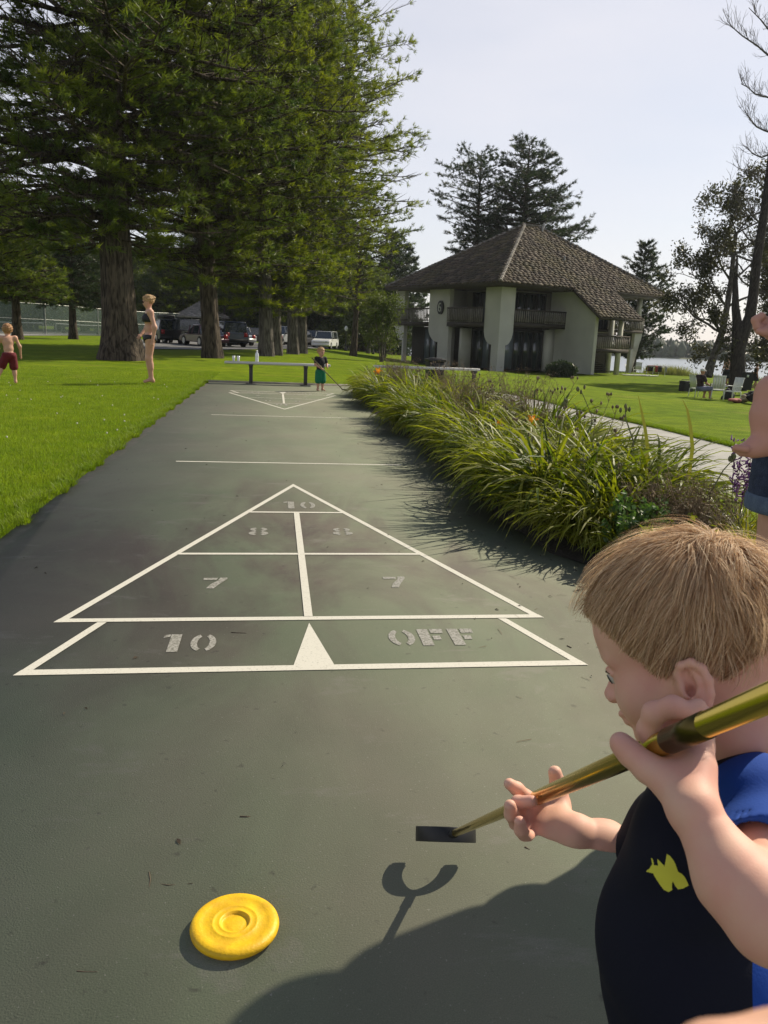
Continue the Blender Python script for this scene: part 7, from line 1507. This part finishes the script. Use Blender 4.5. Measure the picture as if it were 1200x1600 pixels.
    lock = np.floor((p[:, 0] * 60 + 3 * p[:, 1] * 20)) + 13 * np.floor(p[:, 2] * 55 + p[:, 1] * 30); lr = np.sin(lock * 12.9898) * 43758.5453; lr = lr - np.floor(lr)
    ln = (.030 + .034 * rg.uniform(0, 1, N) ** .8 + .026 * lr) * np.where(p[:, 2] < -.02, .5, 1.0) * np.where(p[:, 0] < -.05, .8, 1); SEG = 11; pts = [p]; endj = rg.uniform(0, .010, N) + .012 * lr; lift = .0015 + .006 * rg.uniform(0, 1, N) ** 1.5 + .004 * lr; fly = rg.uniform(0, 1, N) < .07
    for k in range(SEG):
        cur = pts[-1]; nrm = unit((cur - C0) / RA ** 2); aw = unit(cur - WH); f = (k + 1) / SEG
        dr = aw * .55 + np.array([.75, 0, -.30]) * np.where(cur[:, 0:1] > -.045, 1, .35) + np.array([0, 0, -.55]) * (cur[:, 0:1] < -.02) + rg.normal(0, .03, (N, 3)) + (lr[:, None] - .5) * np.array([.75, .5, .5]); dr += np.where(np.abs(cur[:, 1:2]) > .045, 1, 0) * np.array([-.12, 0, -.55])
        dr = dr - nrm * (dr * nrm).sum(1, keepdims=True); nx = cur + unit(dr) * (ln / SEG)[:, None]
        q = nx - C0; rad = np.linalg.norm(q / RA, axis=1); want = 1 + (lift * math.sin(math.pi * min(.5, f * 1.2)) * (1 - .65 * f * f) + np.where(fly, .018 * f, 0)) / .078; ok = nx[:, 2] > -.02; face = (nx[:, 0] > .05) & (nx[:, 2] < .01); tgt = np.where(face, np.maximum(want, rad), want); nx = C0 + q * (tgt / rad)[:, None]; stop = nx[:, 2] < line(nx[:, 0]) - endj; nx = np.where(stop[:, None], cur, nx); pts.append(nx)
    pts = np.stack(pts, 1); T = np.gradient(pts, axis=1); rn = rg.normal(0, .35, (N, 1, 3)) + unit((pts - C0) / RA ** 2); sd = unit(np.cross(T, rn)); wd = .00033 * rg.uniform(.6, 1.4, N)[:, None, None] * np.linspace(1, .25, SEG + 1)[None, :, None]
    W3 = HC + pts @ R.T; S3 = (sd * wd) @ R.T; v = np.stack([W3 - S3, W3 + S3], 2).reshape(-1, 3); kk = np.arange(N)[:, None, None] * (2 * (SEG + 1)); ss = np.arange(SEG)[None, :, None] * 2; qd = (kk + ss + np.array([0, 1, 3, 2])[None, None]).reshape(-1, 4)
    hair = link('hair', mesh_np('hair', v, qd), t, HR, True)
    g = SDF(.006); g.ell(HC + R @ C0, RA + .0012, R)
    def ch(X): q = (X - HC) @ R; return (line(q[:, 0]) + .005 + .003 * np.sin(q[:, 0] * 300) + .002 * np.sin(q[:, 1] * 400)) - q[:, 2]
    link('hair_base', g.mesh(.003, 'hair_base', clip=ch), hair, mat('hair_roots', (.20, .12, .065), .8, (.15, .09, .05), 90, .6, 200))
near_child()
# fingertips of the photographer at the lower edge
def photographer_hand():
    t = thing('hand', 'blurred fingertip of the photographer at the bottom right corner', 'hand', V(P(1150, 1660, .105))); o = np.array(t.location); Q = lambda u, v, D: P(u, v, D) - o; s = SDF(.004)
    s.chain([Q(1118, 1676, .105), Q(1240, 1676, .108), Q(1420, 1730, .12), Q(1600, 1900, .14)], [.0062, .0068, .0078, .009]); s.chain([Q(1240, 1820, .105), Q(1350, 1850, .112), Q(1620, 1960, .14)], [.0065, .0075, .009]); s.ell(Q(1680, 1980, .15), (.03, .035, .03), k=.02); s.cap(Q(1680, 1980, .15), Q(1800, 2600, .26), .024, .03)
    link('body', sm(s.mesh(.0016, 'body'), 1), t, SK1)
photographer_hand()
# ---------------------------------------------------------------- haze
hz = MB(); hz.b2((-620, -40, -14), (760, 900, 34)); me = hz.mesh('haze'); HZ = bpy.data.materials.new('haze'); HZ.use_nodes = True; n = HZ.node_tree; n.nodes.remove(n.nodes['Principled BSDF'])
pv = n.nodes.new('ShaderNodeVolumePrincipled'); pv.inputs['Color'].default_value = (0.80, 0.86, 0.95, 1); pv.inputs['Density'].default_value = 0.0002; pv.inputs['Anisotropy'].default_value = 0.3
n.links.new(pv.outputs[0], n.nodes['Material Output'].inputs['Volume']); tag(link('haze', me, None, HZ), kind='stuff')
